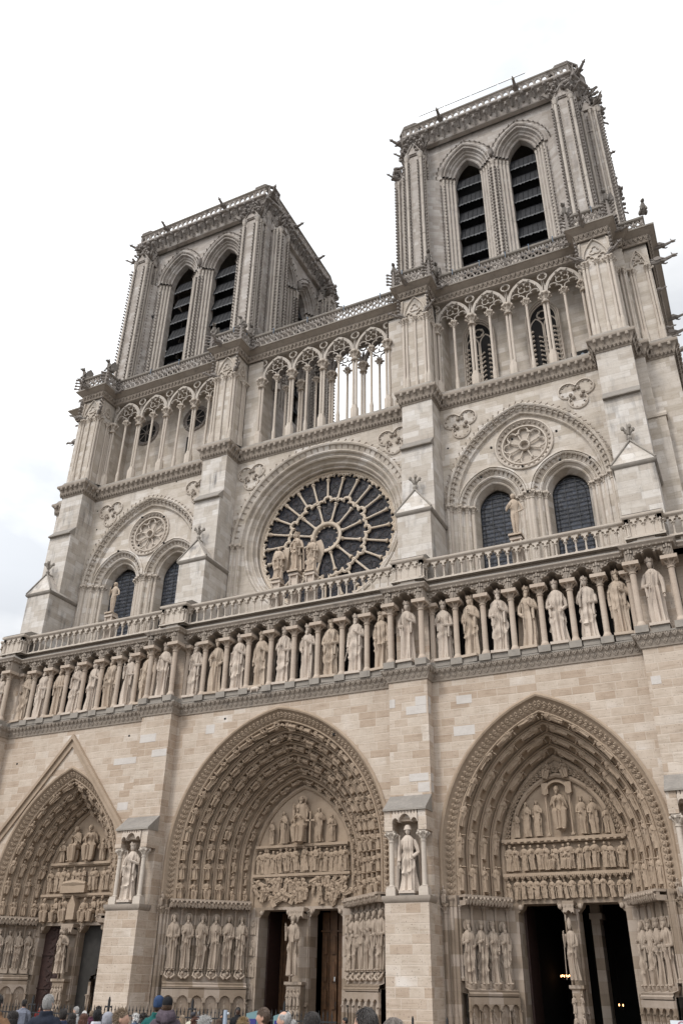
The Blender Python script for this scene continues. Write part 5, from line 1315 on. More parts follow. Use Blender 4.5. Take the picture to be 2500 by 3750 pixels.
for x, y in [(6.4, 1.92), (9.4, 3.22), (11.2, 3.22), (12.9, 3.22), (14.4, 3.22), (15.9, 3.22), (18.5, 1.92), (-6.4, 1.92), (-3.9, 3.22), (-1.2, 3.22), (1.6, 3.22), (4.3, 3.22), (-9.2, 3.22), (-12.0, 3.22), (-14.6, 3.22), (-18.2, 1.92), (-5.72, 2.6), (8.26, 2.6)]:
    if clip0 is None: clip0 = mb.build('netting_clip', M['clip'], pb, ang=0, loc=(x, y, 42.33))
    else: copyo(clip0, pb, (x, y, 42.33))
gg = None
for c in CB:
    for s in (0,):
        if gg is None: m2 = MB(); m2.inst(GARG, Matrix()); gg = m2.build('gargoyle', M['crk'], PC, loc=(c-.35, 1.7, 41.0)); gg.scale = (1.1, 1.1, 1.1)
        else: copyo(gg, PC, (c-.35, 1.7, 41.0), 0)
for c in CB:
    for dx, y, a in ((1.4, 2.9, PI/2), (-1.4, 2.7, -PI/2)): copyo(gg, PC, (c+dx*.92, y, 40.95), a, (.8, .8, .8))
for y in (5.2, 12.0): copyo(gg, PC, (21.5, y, 40.9), PI/2); copyo(gg, PC, (21.15, y-.9, 38.9), PI/2, (1.3, 1.3, 1.3)); copyo(gg, PC, (-22.4, y, 41.0), -PI/2); copyo(gg, PC, (-22.0, y-.9, 38.6), -PI/2)
for y in (4.6, 8.5): copyo(gg, PC, (21.45, y, 32.4), PI/2, (.8, .8, .8))
for y, z in ((4.4, 33.3), (4.4, 34.0), (4.4, 39.2), (4.4, 36.9)): copyo(gg, PC, (21.0, y, z), PI/2, (.55, .55, .55))
# carved pinnacle feet at the corners of the balustrade
pf0 = None
for c in CB:
    for s, y in ((-1, 1.9), (1, 1.9), (1, 3.2), (-1, 3.2)):
        p = (c+s*1.22, y, 41.15)
        if pf0 is None:
            m2 = MB(); prism(m2, [(-.14, 0), (.14, 0), (.05, 1.35), (-.05, 1.35)], -.14, .14)
            for q in range(4): m2.inst(KNOB, frame((-.12, -.12, .2+q*.28), (-.6, -.6, .6), (1, 1, 0), .26)); m2.inst(KNOB, frame((.12, -.12, .2+q*.28), (.6, -.6, .6), (-1, 1, 0), .26))
            pf0 = m2.build('corner_pinnacle', M['crk'], pb, loc=p, ang=30)
        else: copyo(pf0, pb, p)
# gallery floor slab between the towers
mb = MB(); box(mb, -21.5, 21, 3.6, 20, 40.9, 41.19); mb.build('platform_slab', M['sill'], CAT, ang=0) if False else None

# ================================================================== towers, z 41 .. 61.7
def shaft_run(mb, x, y, z0, z1, r, n=8):
    lathe(mb, [(r*1.5, 0), (r*1.5, .3), (r, .45), (r, z1-z0-.42), (r*1.25, z1-z0-.4), (r*1.0, z1-z0-.34), (r*1.6, z1-z0-.08), (r*1.6, z1-z0)], x, y, z0, n)
    for zz in np.arange(z0+1.4, z1-1, 3.1): lathe(mb, [(r*1.15, 0), (r*1.2, .03), (r*1.15, .06)], x, y, zz, n)
def tower_face(D, hw, p0, p1, off, ow, parent, Mx, rich=True, rnd=0):
    """one face of a belfry in local coordinates, facing -y; Mx puts it in place"""
    z0, zs, zc = 41.2, 55.25, 57.5; rn = random.Random(rnd)
    yj, yo = -(D-1.2), -(D-1.8); ho, hi = off-.12, ow
    st = MB(); sh = MB(); kn = MB()
    def knobs(x, y, nx, ny, za, zb, s=.2, step=.335):
        for i in range(int((zb-za)/step)): kn.inst(KNOB, Matrix(place((x, y, za+i*step+rn.uniform(-.02, .02)), nx, ny, s)))
    c, R = ho*.72, ho*1.72; dr = ho-hi
    # wall
    arches = [arch(s*off, zs, c, R, z0, 14) for s in (-1, 1)]
    zt = 59.45
    loop = [(-p0, z0)]+arches[0]+arches[1]+[(p0, z0), (p0, zt), (-p0, zt)]
    plate(st, loop, [], yj)
    for s in (-1, 1):
        prof = [(R+.1, yj-.04), (R+.1, yj-.12), (R+.0, yj-.16), (R-.08, yj-.1), (R-.1, yj+.02)]
        if rich:
            prof += [(R-.16, yj+.0), (R-.2, yj-.05), (R-.28, yj-.02), (R-.3, yj+.12), (R-.34, yj+.24), (R-.4, yj+.2), (R-.46, yj+.24), (R-.48, yj+.36), (R-.56, yj+.4), (R-.62, yj+.38), (R-.66, yj+.46), (R-.68, yj+.58), (R-.76, yj+.6), (R-.82, yj+.58), (R-dr, yj+.7)]
        else: prof += [(R-dr*.5, yj+.3)]
        sweep_arch(st, s*off, zs, c, prof+[(R-dr, yo), (R-dr, yo+.5)], None, 14)
        if rich:
            for p, nn, tt, q in along_arch(s*off, zs, c, R-.3, zs, .3): kn.inst(KNOB, frame((p[0], yj+.12, p[1]), (nn[0]*.2, -1, nn[1]*.2), (-nn[0], 0, -nn[1]), .16))
            sweep_arch(st, s*off, zs, c, [(R+.11, yj-.05), (R+.3, yj-.02), (R+.36, yj-.08), (R+.42, yj)], zs+.3, 14)
            for p, nn, tt, q in along_arch(s*off, zs, c, R+.36, zs+.4, .5): kn.inst(KNOB, frame((p[0], yj-.02, p[1]), (nn[0]*.4+tt[0]*.6, -.6, nn[1]*.4+.3), (nn[0], .2, nn[1]), .17))
        # jambs: stepped plan from outer to inner edge, each side of the opening
        for q in (-1, 1):
            steps = 4
            for i in range(steps):
                x = s*off+q*(ho-dr*(i+.5)/steps); y = yj+(yo-yj)*(i+.5)/steps
                if rich: shaft_run(sh, x-q*.06, y-.03, z0, zs+.02, .085)
            P = [(s*off+q*(ho-dr*i/steps), yj+(yo-yj)*i/steps) for i in range(steps+1)]
            rows = []
            for i in range(steps): rows += [P[i], (P[i+1][0], P[i][1])]
            rows += [P[-1], (P[-1][0], yo+.5)]
            addg(st, [[(x, y, z0) for x, y in rows], [(x, y, zs) for x, y in rows]])
            if rich:
                knobs(s*off+q*(ho-dr*.25)-q*.0, yj+.12, 0, -1, z0+1, zs-.5, .2)
                if q == -1 or True: knobs(s*off+q*(ho+.0), yj-.06, 0, -1, z0+1, zs-.5, .18)
                Q = rows[:-1] if q > 0 else rows[:-1][::-1]
                Q = [(a, b) for a, b in Q]
                if q > 0: Q = Q[::-1]
                else: Q = Q[::-1]
                # impost moulding
                for j in range(len(rows)-2):
                    a, b_ = rows[j], rows[j+1]; box(st, min(a[0], b_[0])-.1, max(a[0], b_[0])+.1, min(a[1], b_[1])-.14, max(a[1], b_[1])+.05, zs-.02+.004*j, zs+.18-.005*j)
    if rich: ball(kn, (0, yj-.3, zs+.75), (.2, .25, .45), 7, 5); kn.inst(GARG, frame((0, yj+.1, zs+1.0), (0, -.2, 1), (0, 1, .2), .8))
    if rich: shaft_run(sh, 0, yj-.05, z0, zs+.02, .12); knobs(-.2, yj-.05, 0, -1, z0+1, zs-.5, .18); knobs(.2, yj-.05, 0, -1, z0+1, zs-.5, .18)
    # piers
    for s in (-1, 1):
        xa, xb = sorted((s*p0, s*p1)); box(st, xa, xb, -D, -(D-2.2), z0, zc)
        # splayed wall between pier and jamb
        V = [(s*p0, -(D-.55), z0), (s*(off+ho+.02), yj+.0, z0)]
        if rich:
            for z_ in (1,): addg(st, [[(a, b, z0) for a, b in ((s*p0, -(D-.6)), (s*(off+ho+.12), yj-.02))], [(a, b, zs) for a, b in ((s*p0, -(D-.6)), (s*(off+ho+.12), yj-.02))]]); box(st, xa-.05, xb+.05, -(D-.62), yj, zs-.02, zs+.16)
            for x in (xa+.06, xb-.06):
                shaft_run(sh, x, -D-.02, z0, zc, .12)
            for x in (xa-.1, xb+.1): shaft_run(sh, x, -D+.22, z0, zc, .085); knobs(x, -D+.06, (1 if x > xb else -1)*.7, -.7, z0+1, zc-.4, .235)
            for x in (xa+.26, xb-.26): knobs(x, -D+.02, 0, -1, z0+1, zc-.4, .235); lathe(sh, [(.05, 0), (.05, zc-z0-.4)], x+(.1 if x < (xa+xb)/2 else -.1), -D-.0, z0, 6)
            # capitals, gablet and creatures
            for x in (xa+.1, xb-.1): lathe(st, [(.17, -.1), (.26, .1), (.26, .22), (.2, .24)], x, -D+.02, zc, 8, rot=PI/8); lathe(st, [(.14, -.1), (.22, .1), (.22, .2)], x, -D+.3, zc, 8)
            xm = (xa+xb)/2; g_ = (xb-xa)/2+.06
            prism(st, [(xm-g_, zc+.15), (xm+g_, zc+.15), (xm, zc+1.55)], -D-.04, -D+1.4)
            prism(st, [(xm-g_*.55, zc+.25), (xm+g_*.55, zc+.25), (xm, zc+1.05)], -D-.12, -D-.03)
            for q in (-1, 1):
                tube(st, [(xm+q*g_, -D-.08, zc+.15), (xm, -D-.08, zc+1.6)], .07, 5)
                for t in (.15, .4, .65, .9): kn.inst(KNOB, frame((xm+q*g_*(1-t), -D-.04, zc+.2+1.4*t), (q*.8, -.1, .7), (0, 1, 0), .34))
                kn.inst(GARG, frame((xm+q*g_, -D+.15, zc+.45), (0, 0, 1), (-q*.75, .66, 0), .95))
            kn.inst(KNOB, frame((xm, -D, zc+1.6), (0, 0, 1), (0, 1, 0), (.5, .5, .55)))
            # mass rising to the cornice, crusted with leaves
            box(st, xa+.12, xb-.12, -(D-.45), -(D-2.2), zc, 59.5)
            for i in range(26): kn.inst(KNOB, frame((rn.uniform(xa-.15, xb+.15), -(D-.35)+rn.uniform(-.25, .1), zc+.7+rn.uniform(0, 1.5)), (rn.uniform(-.8, .8), -.9, rn.uniform(.2, 1.4)), (0, 0, 1), rn.uniform(.28, .5)))
            for dy_ in (.75, 1.5):   # second and third gablets on the pier flank
                for q in (-1, 1):
                    xx = xb if q > 0 else xa; prism(st, [(-D+dy_-.38, zc+.1), (-D+dy_+.38, zc+.1), (-D+dy_, zc+1.2)], xx-.02*q, xx+.14*q, 0, 'x')
                    for t in (.3, .7, 1.0): kn.inst(KNOB, frame((xx+.1*q, -D+dy_-.38*(1-t), zc+.15+1.1*t), (q*.6, -.5, .8), (0, 0, -1), .3)); kn.inst(KNOB, frame((xx+.1*q, -D+dy_+.38*(1-t), zc+.15+1.1*t), (q*.6, .5, .8), (0, 0, -1), .3))
            for q in (-1, 1): shaft_run(sh, (xb+.07) if q > 0 else (xa-.07), -D+.55, z0, zc, .08); shaft_run(sh, (xb+.07) if q > 0 else (xa-.07), -D+1.1, z0, zc, .08); knobs((xb+.06) if q > 0 else (xa-.06), -D+.82, q, 0, z0+1, zc-.4, .18)
        else: box(st, xa, xb, -(D-.4), -(D-2), zc, 59.5)
    st.merge(sh, 1).merge(kn, 2); A_ = np.array(Mx); st.V = [v @ A_[:3, :3].T + A_[:3, 3] for v in st.V]
    res = [st.build('belfry_face', [M['tow'], M['tshaft'], M['crk']], parent, ang=35)]
    # louvres in both openings
    for s in (-1, 1):
        lm = MB(); n = 9
        for i in range(n):
            z = 42.1+i*1.78
            if z > 55.0: break
            y0_, y1_ = yo+.18, yo+.62; n_ = 16; xl = s*off-hi+(.28+rn.uniform(-.12, .2) if s < 0 and rnd == 1 else 0); w_ = s*off+hi-xl
            top = [(xl+w_*j/n_, y1_, z+1.42) for j in range(n_+1)]; bot = [(xl+w_*j/n_, y0_, z+rn.uniform(-.03, .03)-(.07 if j % 2 else 0)) for j in range(n_+1)]; mid = [(a, y0_+.035, z+.13) for a, b, c_ in bot]
            addg(lm, [top, mid]); addg(lm, [mid, bot, [(a, b+.05, c_+.02) for a, b, c_ in bot], [(a, b+.1, c_) for a, b, c_ in top]], m=1)
            for q in range(1, 6): xq = xl+w_*q/6; tube(lm, [(xq, y1_-.03, z+1.4), (xq, y0_-.02, z+.1)], .014, 4)
        for q in (-.35, .4): tube(lm, [(s*off+q, yo+.85, 42), (s*off-q, yo+.85, 44.5)], .1, 4)
        o = lm; A_ = np.array(Mx); o.V = [v @ A_[:3, :3].T + A_[:3, 3] for v in o.V]; l_ = o.build('louvre', [M['louv'], M['loed']], res[0], ang=0)
    return res[0]
def build_tower(cx, ow_, p0, p1, off, ow, name, label, seed, side):
    yc = 12.0; Dw = 7.0
    core = MB(); a, b = p1-1.5, p1+.02
    for sx in (-1, 1):
        for sy in (-1, 1):
            X0, X1 = sorted((cx+sx*a, cx+sx*(p1+.25))); Y0, Y1 = sorted((yc+sy*4.6, yc+sy*5.9)); box(core, X0, X1, Y0, Y1, 41.1, 59.5)
    box(core, cx-6.55, cx+6.55, yc-6.5, yc+7.2, 19.2, 41.15)
    tw = core.build(name, M['tow'], CAT, ang=0, label=label)
    T0 = Matrix.Translation((cx, yc, 0))
    f = tower_face(Dw, ow_, p0, p1, off, ow, tw, T0, True, seed)
    Ds = ow_; ps0, ps1 = 3.9, 5.2
    tower_face(Ds, ow_, ps0, ps1, 1.95, .85, tw, T0 @ rotz(PI/2), side > 0, seed+1)      # south face
    tower_face(Ds, ow_, ps0, ps1, 1.95, .85, tw, T0 @ rotz(-PI/2), True, seed+2)   # north face
    tower_face(Dw, ow_, p0, p1, off, ow, tw, T0 @ rotz(PI), False, seed+3)
    # dark timber belfry frame inside
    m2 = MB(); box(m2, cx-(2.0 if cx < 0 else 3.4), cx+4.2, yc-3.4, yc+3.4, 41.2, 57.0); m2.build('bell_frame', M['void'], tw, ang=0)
    # frieze, cornice, parapet
    e = p1-.15; d = Dw-.75; es = Ds-.95
    cn = [(cx-es, yc+d-.8), (cx-es, yc-d+1.3), (cx-e, yc-d-.0), (cx+e, yc-d-.0), (cx+es, yc-d+1.3), (cx+es, yc+d-1.3), (cx+e, yc+d), (cx-e, yc+d), (cx-es, yc+d-1.3), (cx-es, yc-d+1.3)]
    cn = [(cx-es, yc+d-1.3), (cx-es, yc-d+1.3), (cx-e, yc-d), (cx+e, yc-d), (cx+es, yc-d+1.3), (cx+es, yc+d-1.3), (cx+e, yc+d), (cx-e, yc+d), (cx-es, yc+d-1.3)]
    c = MB(); kn = MB()
    sweep_plan(c, cn, [(-.3, 59.2), (.05, 59.22), (.1, 59.3), (.05, 59.36), (.08, 59.45), (.15, 59.9), (.35, 60.2), (.4, 60.22), (.44, 60.3), (.62, 60.36), (.66, 60.42), (.66, 60.54), (.4, 60.62), (-.8, 60.64)], mats=[0]*11+[1, 1])
    for x, y, nx, ny, l in along_plan(cn, .1, .84): kn.inst(KNOB, place((x, y, 59.38), nx, ny, (.36, .5, .58)))
    for x, y, nx, ny, l in along_plan(cn, .2, .84): 
        kn.inst(KNOB, place((x+.42*ny, y-.42*nx, 59.74), nx, ny, (.38, .55, .6)))
    co = c.merge(kn, 2).build('tower_cornice', [M['tow'], M['sill'], M['crk']], tw)
    V = [(x, y, 60.6) for x, y in cn[:-1]]; m2 = MB(); m2.add(V, [tuple(range(len(V)))]); m2.build('roof_slab', M['sill'], tw, ang=0)
    b2 = MB()
    for q in (-1, 1): tube(b2, [(q*.22, 0, 0), (q*.2, 0, .3), (q*.1, 0, .46), (0, 0, .5)], .075, 4)
    tube(b2, [(-.22, 0, .56), (.22, 0, .56)], .075, 4); tube(b2, [(0, 0, .5), (0, 0, .6)], .04, 4)
    def shift(P, o):
        N_, Mi = plan_nodes(P); return [(p[0]+q.x*o, p[1]+q.y*o) for p, q in zip(P, Mi)]
    pierced_balustrade(shift(cn, .42), 60.62, 1.08, tw, mat=M['tow'], T=b2.template(), w=.5)
    for q in (-1, 1):      # octagonal corner turrets of the parapet
        m2 = MB(); px_, py_ = cx+q*(e-.15), yc-d+.62
        lathe(m2, [(1.2, 0), (1.2, .12), (1.05, .14)], px_, py_, 60.62, 8, rot=PI/8); lathe(m2, [(1.08, 0), (1.2, .06), (1.22, .2), (1.0, .24), (1.0, 0)], px_, py_, 61.75, 8, rot=PI/8, cap=False)
        for t in range(8):
            for t2 in (0, .5): a_ = (t+t2)*PI/4+PI/8; r_ = 1.1 if t2 == 0 else 1.02; box(m2, px_+r_*cos(a_)-.06, px_+r_*cos(a_)+.06, py_+r_*sin(a_)-.06, py_+r_*sin(a_)+.06, 60.7, 61.8)
        m2.build('corner_turret', [M['crk']], tw, ang=30)
    g0 = None; sp = [(cx-3.4, yc-d-.5, 0), (cx+2.6, yc-d-.5, 0), (cx-e-.75, yc-d+.2, -.8), (cx+e+.75, yc-d+.1, .8)]+[(cx+es+.4, yc-d+1.3+t, PI/2) for t in (2.6, 6.8)]
    for x, y, a_ in sp:
        if g0 is None: m2 = MB(); m2.inst(GARG, Matrix.Diagonal((1.5, 1.05, 1.4, 1))); g0 = m2.build('gargoyle', M['crk'], co, loc=(x, y, 60.75)); g0.rotation_euler = (0, 0, a_)
        else: copyo(g0, co, (x, y, 60.75), a_)
    return tw
TN = build_tower(-13.75, 7.45, 4.95, 6.35, 2.22, 1.2, 'north_tower', 'left tower with black slatted belfry openings', 1, 1)
TS = build_tower(12.15, 7.85, 5.1, 6.35, 2.07, 1.03, 'south_tower', 'right tower with black slatted belfry openings and a thin steel rail on top', 5, 1)
for tw, x, y, r, zb, h in ((TN, -17.2, 8.2, 1.2, 61.0, 2.2), (TS, 16.6, 8.1, .95, 61.0, 2.4)):
    mb = MB(); lathe(mb, [(r, 0), (r, 1.0), (r*1.1, 1.05), (r*.95, 1.3), (.12, 1.0+h*.75), (.1, 1.0+h*.85)], x, y, zb-.4, 12); t = mb.build('stair_turret', M['tow'], tw)
    mb = MB(); lathe(mb, [(.1, 0), (.16, .1), (.08, .2), (.06, .7)], x, y, zb+h*.85+.5, 6)
    for q in range(4): mb.inst(KNOB, frame((x, y, zb+h*.85+.9), (cos(q*PI/2+.4)*.8, sin(q*PI/2+.4)*.8, .7), (0, 0, -1), .4))
    mb.build('finial', M['crk'], t)
mb = MB()
xs = np.linspace(6.9, 15.6, 5)
for x in xs: box(mb, x-.03, x+.03, 5.3, 5.35, 61.5, 62.62); box(mb, x+.08, x+.12, 5.3, 5.35, 61.5, 62.3)
box(mb, xs[0], xs[-1], 5.29, 5.36, 62.58, 62.66); mb.build('roof_handrail', M['steel'], TS, ang=0)
# nave behind, low between and beyond the towers
mb = MB(); box(mb, -19, 19, 19.4, 80, 0, 29); prism(mb, [(-7.5, 29), (7.5, 29), (0, 38.5)], 22, 80); mb.build('nave', M['up'], CAT, ang=0)

# ================================================================== statues (each one a thing)
def socle(mb, w, d, h, z0=-.2): box(mb, -w/2, w/2, -d/2, d/2, z0, z0+h)
def statue(name, label, cat, group, loc, s, rz, seed, mat, base=.16, **kw):
    body, it = figure(seed, **kw); mb = MB()
    sw = .85 if kw.get('long') else (.86 if kw.get('crown') and base == .3 else 1.0)
    mb.inst(body, Matrix.Diagonal((s*sw, s*sw, s, 1)))
    if base: box(mb, -.13*s, .13*s, -.17*s, .1*s, -.02*s, .02*s); box(mb, -.12*s, .12*s, -.14*s, .08*s, -base, -.02*s, 1)
    o = mb.build(name, [mat, M['sill']], None, ang=40, loc=loc); o.rotation_euler = (0, 0, rz); tag(o, label, cat, group)
    if it: m2 = MB(); m2.inst(it, Matrix.Diagonal((s*sw, s*sw, s, 1))); m2.build(kw['item'].split('_')[0] if kw['item'] != 'child' else 'child', mat, o, ang=40)
    return o
ORD = ['first', 'second', 'third', 'fourth', 'fifth', 'sixth', 'seventh', 'eighth', 'ninth']
KINGS = [  # arms, item, beard, turn, words ; left to right
 (('chest', 'waist'), None, 1, .2, 'bearded king with hand on chest', 'b0'),
 (('waist', 'chest'), None, 1, -.5, 'bearded king looking left, hand gathering his cloak', 'n0'),
 (('down', 'waist'), 'sceptre_side', 1, .1, 'bearded king with cape and upright rod', 'n1'),
 (('waist', 'waist'), None, 1, .1, 'bearded king with forearm across his waist', 'n2'),
 (('chest', 'chest'), 'sceptre', 1, -.2, 'bearded king holding a short sceptre at chest', 'n3'),
 (('down', 'chest'), None, 0, -.6, 'beardless king looking left, hand raised to breast', 'n4'),
 (('waist', 'down'), 'sceptre', 1, 0, 'broad cloaked king with slanting rod', 'n5'),
 (('shoulder', 'waist'), None, 1, -.2, 'bearded king, right hand at shoulder', 'n6'),
 (('down', 'waist'), 'sceptre_side', 0, .2, 'king half hidden behind a column', 'n7'),
 (('hip', 'chest'), 'sceptre_side', 0, .1, 'young king with rod and scroll', 'b1'),
 (('chest', 'waist'), 'sceptre', 1, .1, 'bearded king with sceptre slanting over his breast', 'c0'),
 (('chest', 'hip'), None, 0, .4, 'young king with cloak thrown over one arm', 'c1'),
 (('down', 'chest'), 'sceptre_side', 0, .1, 'slim young king with upright sceptre', 'c2'),
 (('down', 'chest'), 'sword', 1, .1, 'bearded king with long sword', 'c3'),
 (('chest', 'waist'), 'sceptre', 0, .3, 'young king with sceptre over one shoulder', 'c4'),
 (('hip', 'chest'), 'sceptre_side', 1, -.1, 'bearded king with fist on breast', 'c5'),
 (('waist', 'waist'), 'sceptre', 1, .5, 'king with sceptre crossing his body', 'c6'),
 (('down', 'chest'), 'sceptre', 1, .1, 'very pale bearded king with sceptre', 'c7'),
 (('hip', 'down'), 'sceptre_side', 1, -.6, 'bearded king in profile with tall sceptre', 'c8'),
 (('waist', 'chest'), 'staff', 0, -.2, 'young king with hand on belly', 'b2'),
 (('chest', 'waist'), None, 0, 0, 'long-haired king in plain robe', 's0'),
 (('waist', 'chest'), 'sceptre', 0, -.6, 'young king in profile with sceptre', 's1'),
 (('waist', 'chest'), 'sceptre', 1, .2, 'king with a leafy-headed sceptre', 's2'),
 (('hip', 'chest'), 'sceptre_side', 1, -.1, 'heavy bearded king, hand clasping his cloak', 's3'),
 (('waist', 'hip'), None, 0, .1, 'slender king with cloak slung at the hip', 's4'),
 (('shoulder', 'waist'), 'sceptre', 0, .1, 'smiling young king with slanting sceptre', 's5'),
 (('down', 'chest'), 'sceptre_side', 1, .3, 'bearded king in short cape with tall sceptre', 's6'),
 (('waist', 'down'), 'sceptre', 0, -.1, 'king in belted robe with arm hanging', 'b3')]
WHERE = {'b': ['at the far left of the row', 'on the second projection from the left', 'on the projection right of the rose', 'at the far right of the row'],
         'n': 'left bay', 'c': 'middle bay', 's': 'right bay'}
for i, (ar, it, bd, tn, words_, code) in enumerate(KINGS):
    k, j = code[0], int(code[1:])
    x, y = [(a, b) for a, b, kk, jj in stat_spots if kk == k and jj == j][0]
    where = WHERE['b'][j] if k == 'b' else f"{ORD[j]} from left in {WHERE[k]}"
    statue('statue', f"stone {words_}, {where}", 'statue', 'row of crowned kings above the portals', (x-(.0 if k != 'b' else .05), y, 14.86), 3.02*(.98+.04*((i*7) % 5)/5), tn*.25, 100+i,
           M['stat2'] if i % 5 in (1, 3) else M['stat'], base=.3, crown=1, beard=bd, arms=ar, item=it, turn=tn, mantle=(i % 4 != 3), cape=(i % 7 == 2))
# lamb under the king with the sword
mb = MB(); ball(mb, (0, 0, .18), (.3, .14, .13), 9, 6); ball(mb, (-.33, -.03, .2), (.1, .08, .09), 7, 5)
for a in (-.18, .18):
    for b in (-.06, .06): tube(mb, [(a, b, .15), (a, b, 0)], [.04, .03], 5)
x, y = [(a, b) for a, b, kk, jj in stat_spots if kk == 'c' and jj == 3][0]
tag(mb.build('carved_lion', M['stat'], None, loc=(x, y-.42, 14.56)), 'small carved lion under the feet of the king with the long sword', 'statue')

def jamb_row(k, side, n, z, s, specs, labels, d=.16):
    cx, zs, c, Ro, Ri, yt, zi, zd = PORT[k]; wo, wi = Ro-c, Ri-c
    xo = wo-.35 if k == 'c' else wo-.62
    A, B = Vector((cx+side*xo, .25)), Vector((cx+side*wi, yt-.15))
    P = [tuple(A), tuple(B)] if side < 0 else [tuple(B), tuple(A)]; N_ = plan_nodes(P)[0][0]
    for i in range(n):
        t = (i+.5)/n; p = A+(B-A)*t if side < 0 else B+(A-B)*t
        kw = dict(specs[i % len(specs)]); rz = math.atan2(N_.x, -N_.y)*.75
        o = statue('statue', labels[i], 'statue', None, (p.x+N_.x*d, p.y+N_.y*d, z), s, rz, 300+ord(k)*7+i*3+side, M['pstat'], base=0, long=1, **kw)
        mb = MB(); rn = random.Random(i+ord(k))   # crouching supporter / socle under the feet
        if k == 'c':
            ball(mb, (0, -.05, -.2), (.2, .16, .17), 8, 5); ball(mb, (rn.uniform(-.08, .08), -.2, -.12), .08, 7, 5)
            for q in (-1, 1): tube(mb, [(q*.17, -.05, -.05), (q*.22, -.2, -.22), (q*.05, -.22, -.34)], .05, 6)
            box(mb, -.2, .2, -.2, .15, -.03, .02)
        elif k == 's': lathe(mb, [(.12, -.32), (.14, -.2), (.25, -.04), (.25, .03)], 0, -.02, 0, 8)
        else: box(mb, -.2, .2, -.2, .18, -.2, .03)
        mb.build('carved_support', M['pstat'], o, ang=50)
ap = [dict(beard=1, halo=1, arms=('waist', 'waist')), dict(beard=1, halo=1, arms=('chest', 'waist'), item='sword'), dict(beard=1, halo=1, arms=('waist', 'chest'), item='staff'),
      dict(beard=1, halo=1, arms=('down', 'chest')), dict(beard=0, halo=1, arms=('chest', 'waist'), item='orb'), dict(beard=1, halo=1, arms=('waist', 'chest'), item='book')]
jamb_row('c', -1, 6, 2.36, 2.28, ap, [f"haloed stone apostle on left side of central doorway, {ORD[i]} from the left" for i in range(6)])
jamb_row('c', 1, 6, 2.36, 2.28, ap[::-1], [f"haloed stone apostle on right side of central doorway, {ORD[i]} from the door" for i in range(6)])
sp = [dict(crown=1, beard=1, halo=1, arms=('chest', 'waist')), dict(female=1, crown=1, halo=1, arms=('chest', 'waist'), item='candle'), dict(crown=1, beard=1, halo=1, arms=('chest', 'hip')), dict(beard=1, halo=1, arms=('chest', 'waist'), item='book')]
jamb_row('s', -1, 4, 1.92, 2.2, sp, [f"slender stone figure left of right doorway, {ORD[i]} from the left: {w}" for i, w in enumerate(('crowned king', 'queen with candle', 'crowned king with hand low', 'bearded saint with book'))])
jamb_row('s', 1, 4, 1.92, 2.2, sp[::-1], [f"slender stone figure right of right doorway, {ORD[i]} from the door" for i in range(4)])
npp = [dict(crown=1, arms=('waist', 'waist')), dict(wings=1, arms=('chest', 'down')), dict(arms=('waist', 'waist'), beard=1), dict(wings=1, arms=('chest', 'hip'), female=1)]
jamb_row('n', -1, 4, 2.35, 1.75, npp, [f"stone figure left of left doorway, {ORD[i]} from the left: {w}" for i, w in enumerate(('crowned', 'winged angel', 'saint holding his own head level', 'winged angel with raised hand'))])
# trumeau statues
statue('statue', 'stone Christ with raised hand on the pillar between the central doors', 'statue', None, (PORT['c'][0], 2.35, 2.15), 2.5, .15, 21, M['pstat'], base=0, beard=1, halo=1, long=1, arms=('raised', 'waist'), item='book')
statue('statue', 'narrow stone bishop with mitre on the pillar between the right doors', 'statue', None, (PORT['s'][0], 1.85, 2.08), 2.02, 0, 22, M['pstat'], base=0, beard=0, hat=2, long=1, arms=('raised', 'waist'), item='staff')
statue('statue', 'crowned stone Virgin with Child on the pillar between the left doors', 'statue', None, (PORT['n'][0], 1.45, 2.15), 2.0, .1, 23, M['pstat'], base=0, female=1, crown=1, cape=1, arms=('chest', 'chest'), item='child')
# niche statues on the buttresses
statue('statue', 'crowned stone woman with staff in the buttress niche left of central portal', 'statue', None, (-7.0, -1.08, 5.08), 2.52, .1, 31, M['stat'], base=.13, female=1, crown=1, cape=1, arms=('waist', 'chest'), item='staff')
statue('statue', 'blindfolded stone woman with drooping staff in the buttress niche left of right portal', 'statue', None, (7.0, -1.08, 5.08), 2.5, .1, 33, M['stat'], base=.13, female=1, hat=1, cape=1, arms=('down', 'hip'), item='staff')
statue('statue', 'stone bishop in the buttress niche at the right edge', 'statue', None, (18.22, -1.08, 5.08), 2.4, .1, 34, M['stat'], base=.13, beard=1, hat=2, cape=1, arms=('raised', 'waist'))
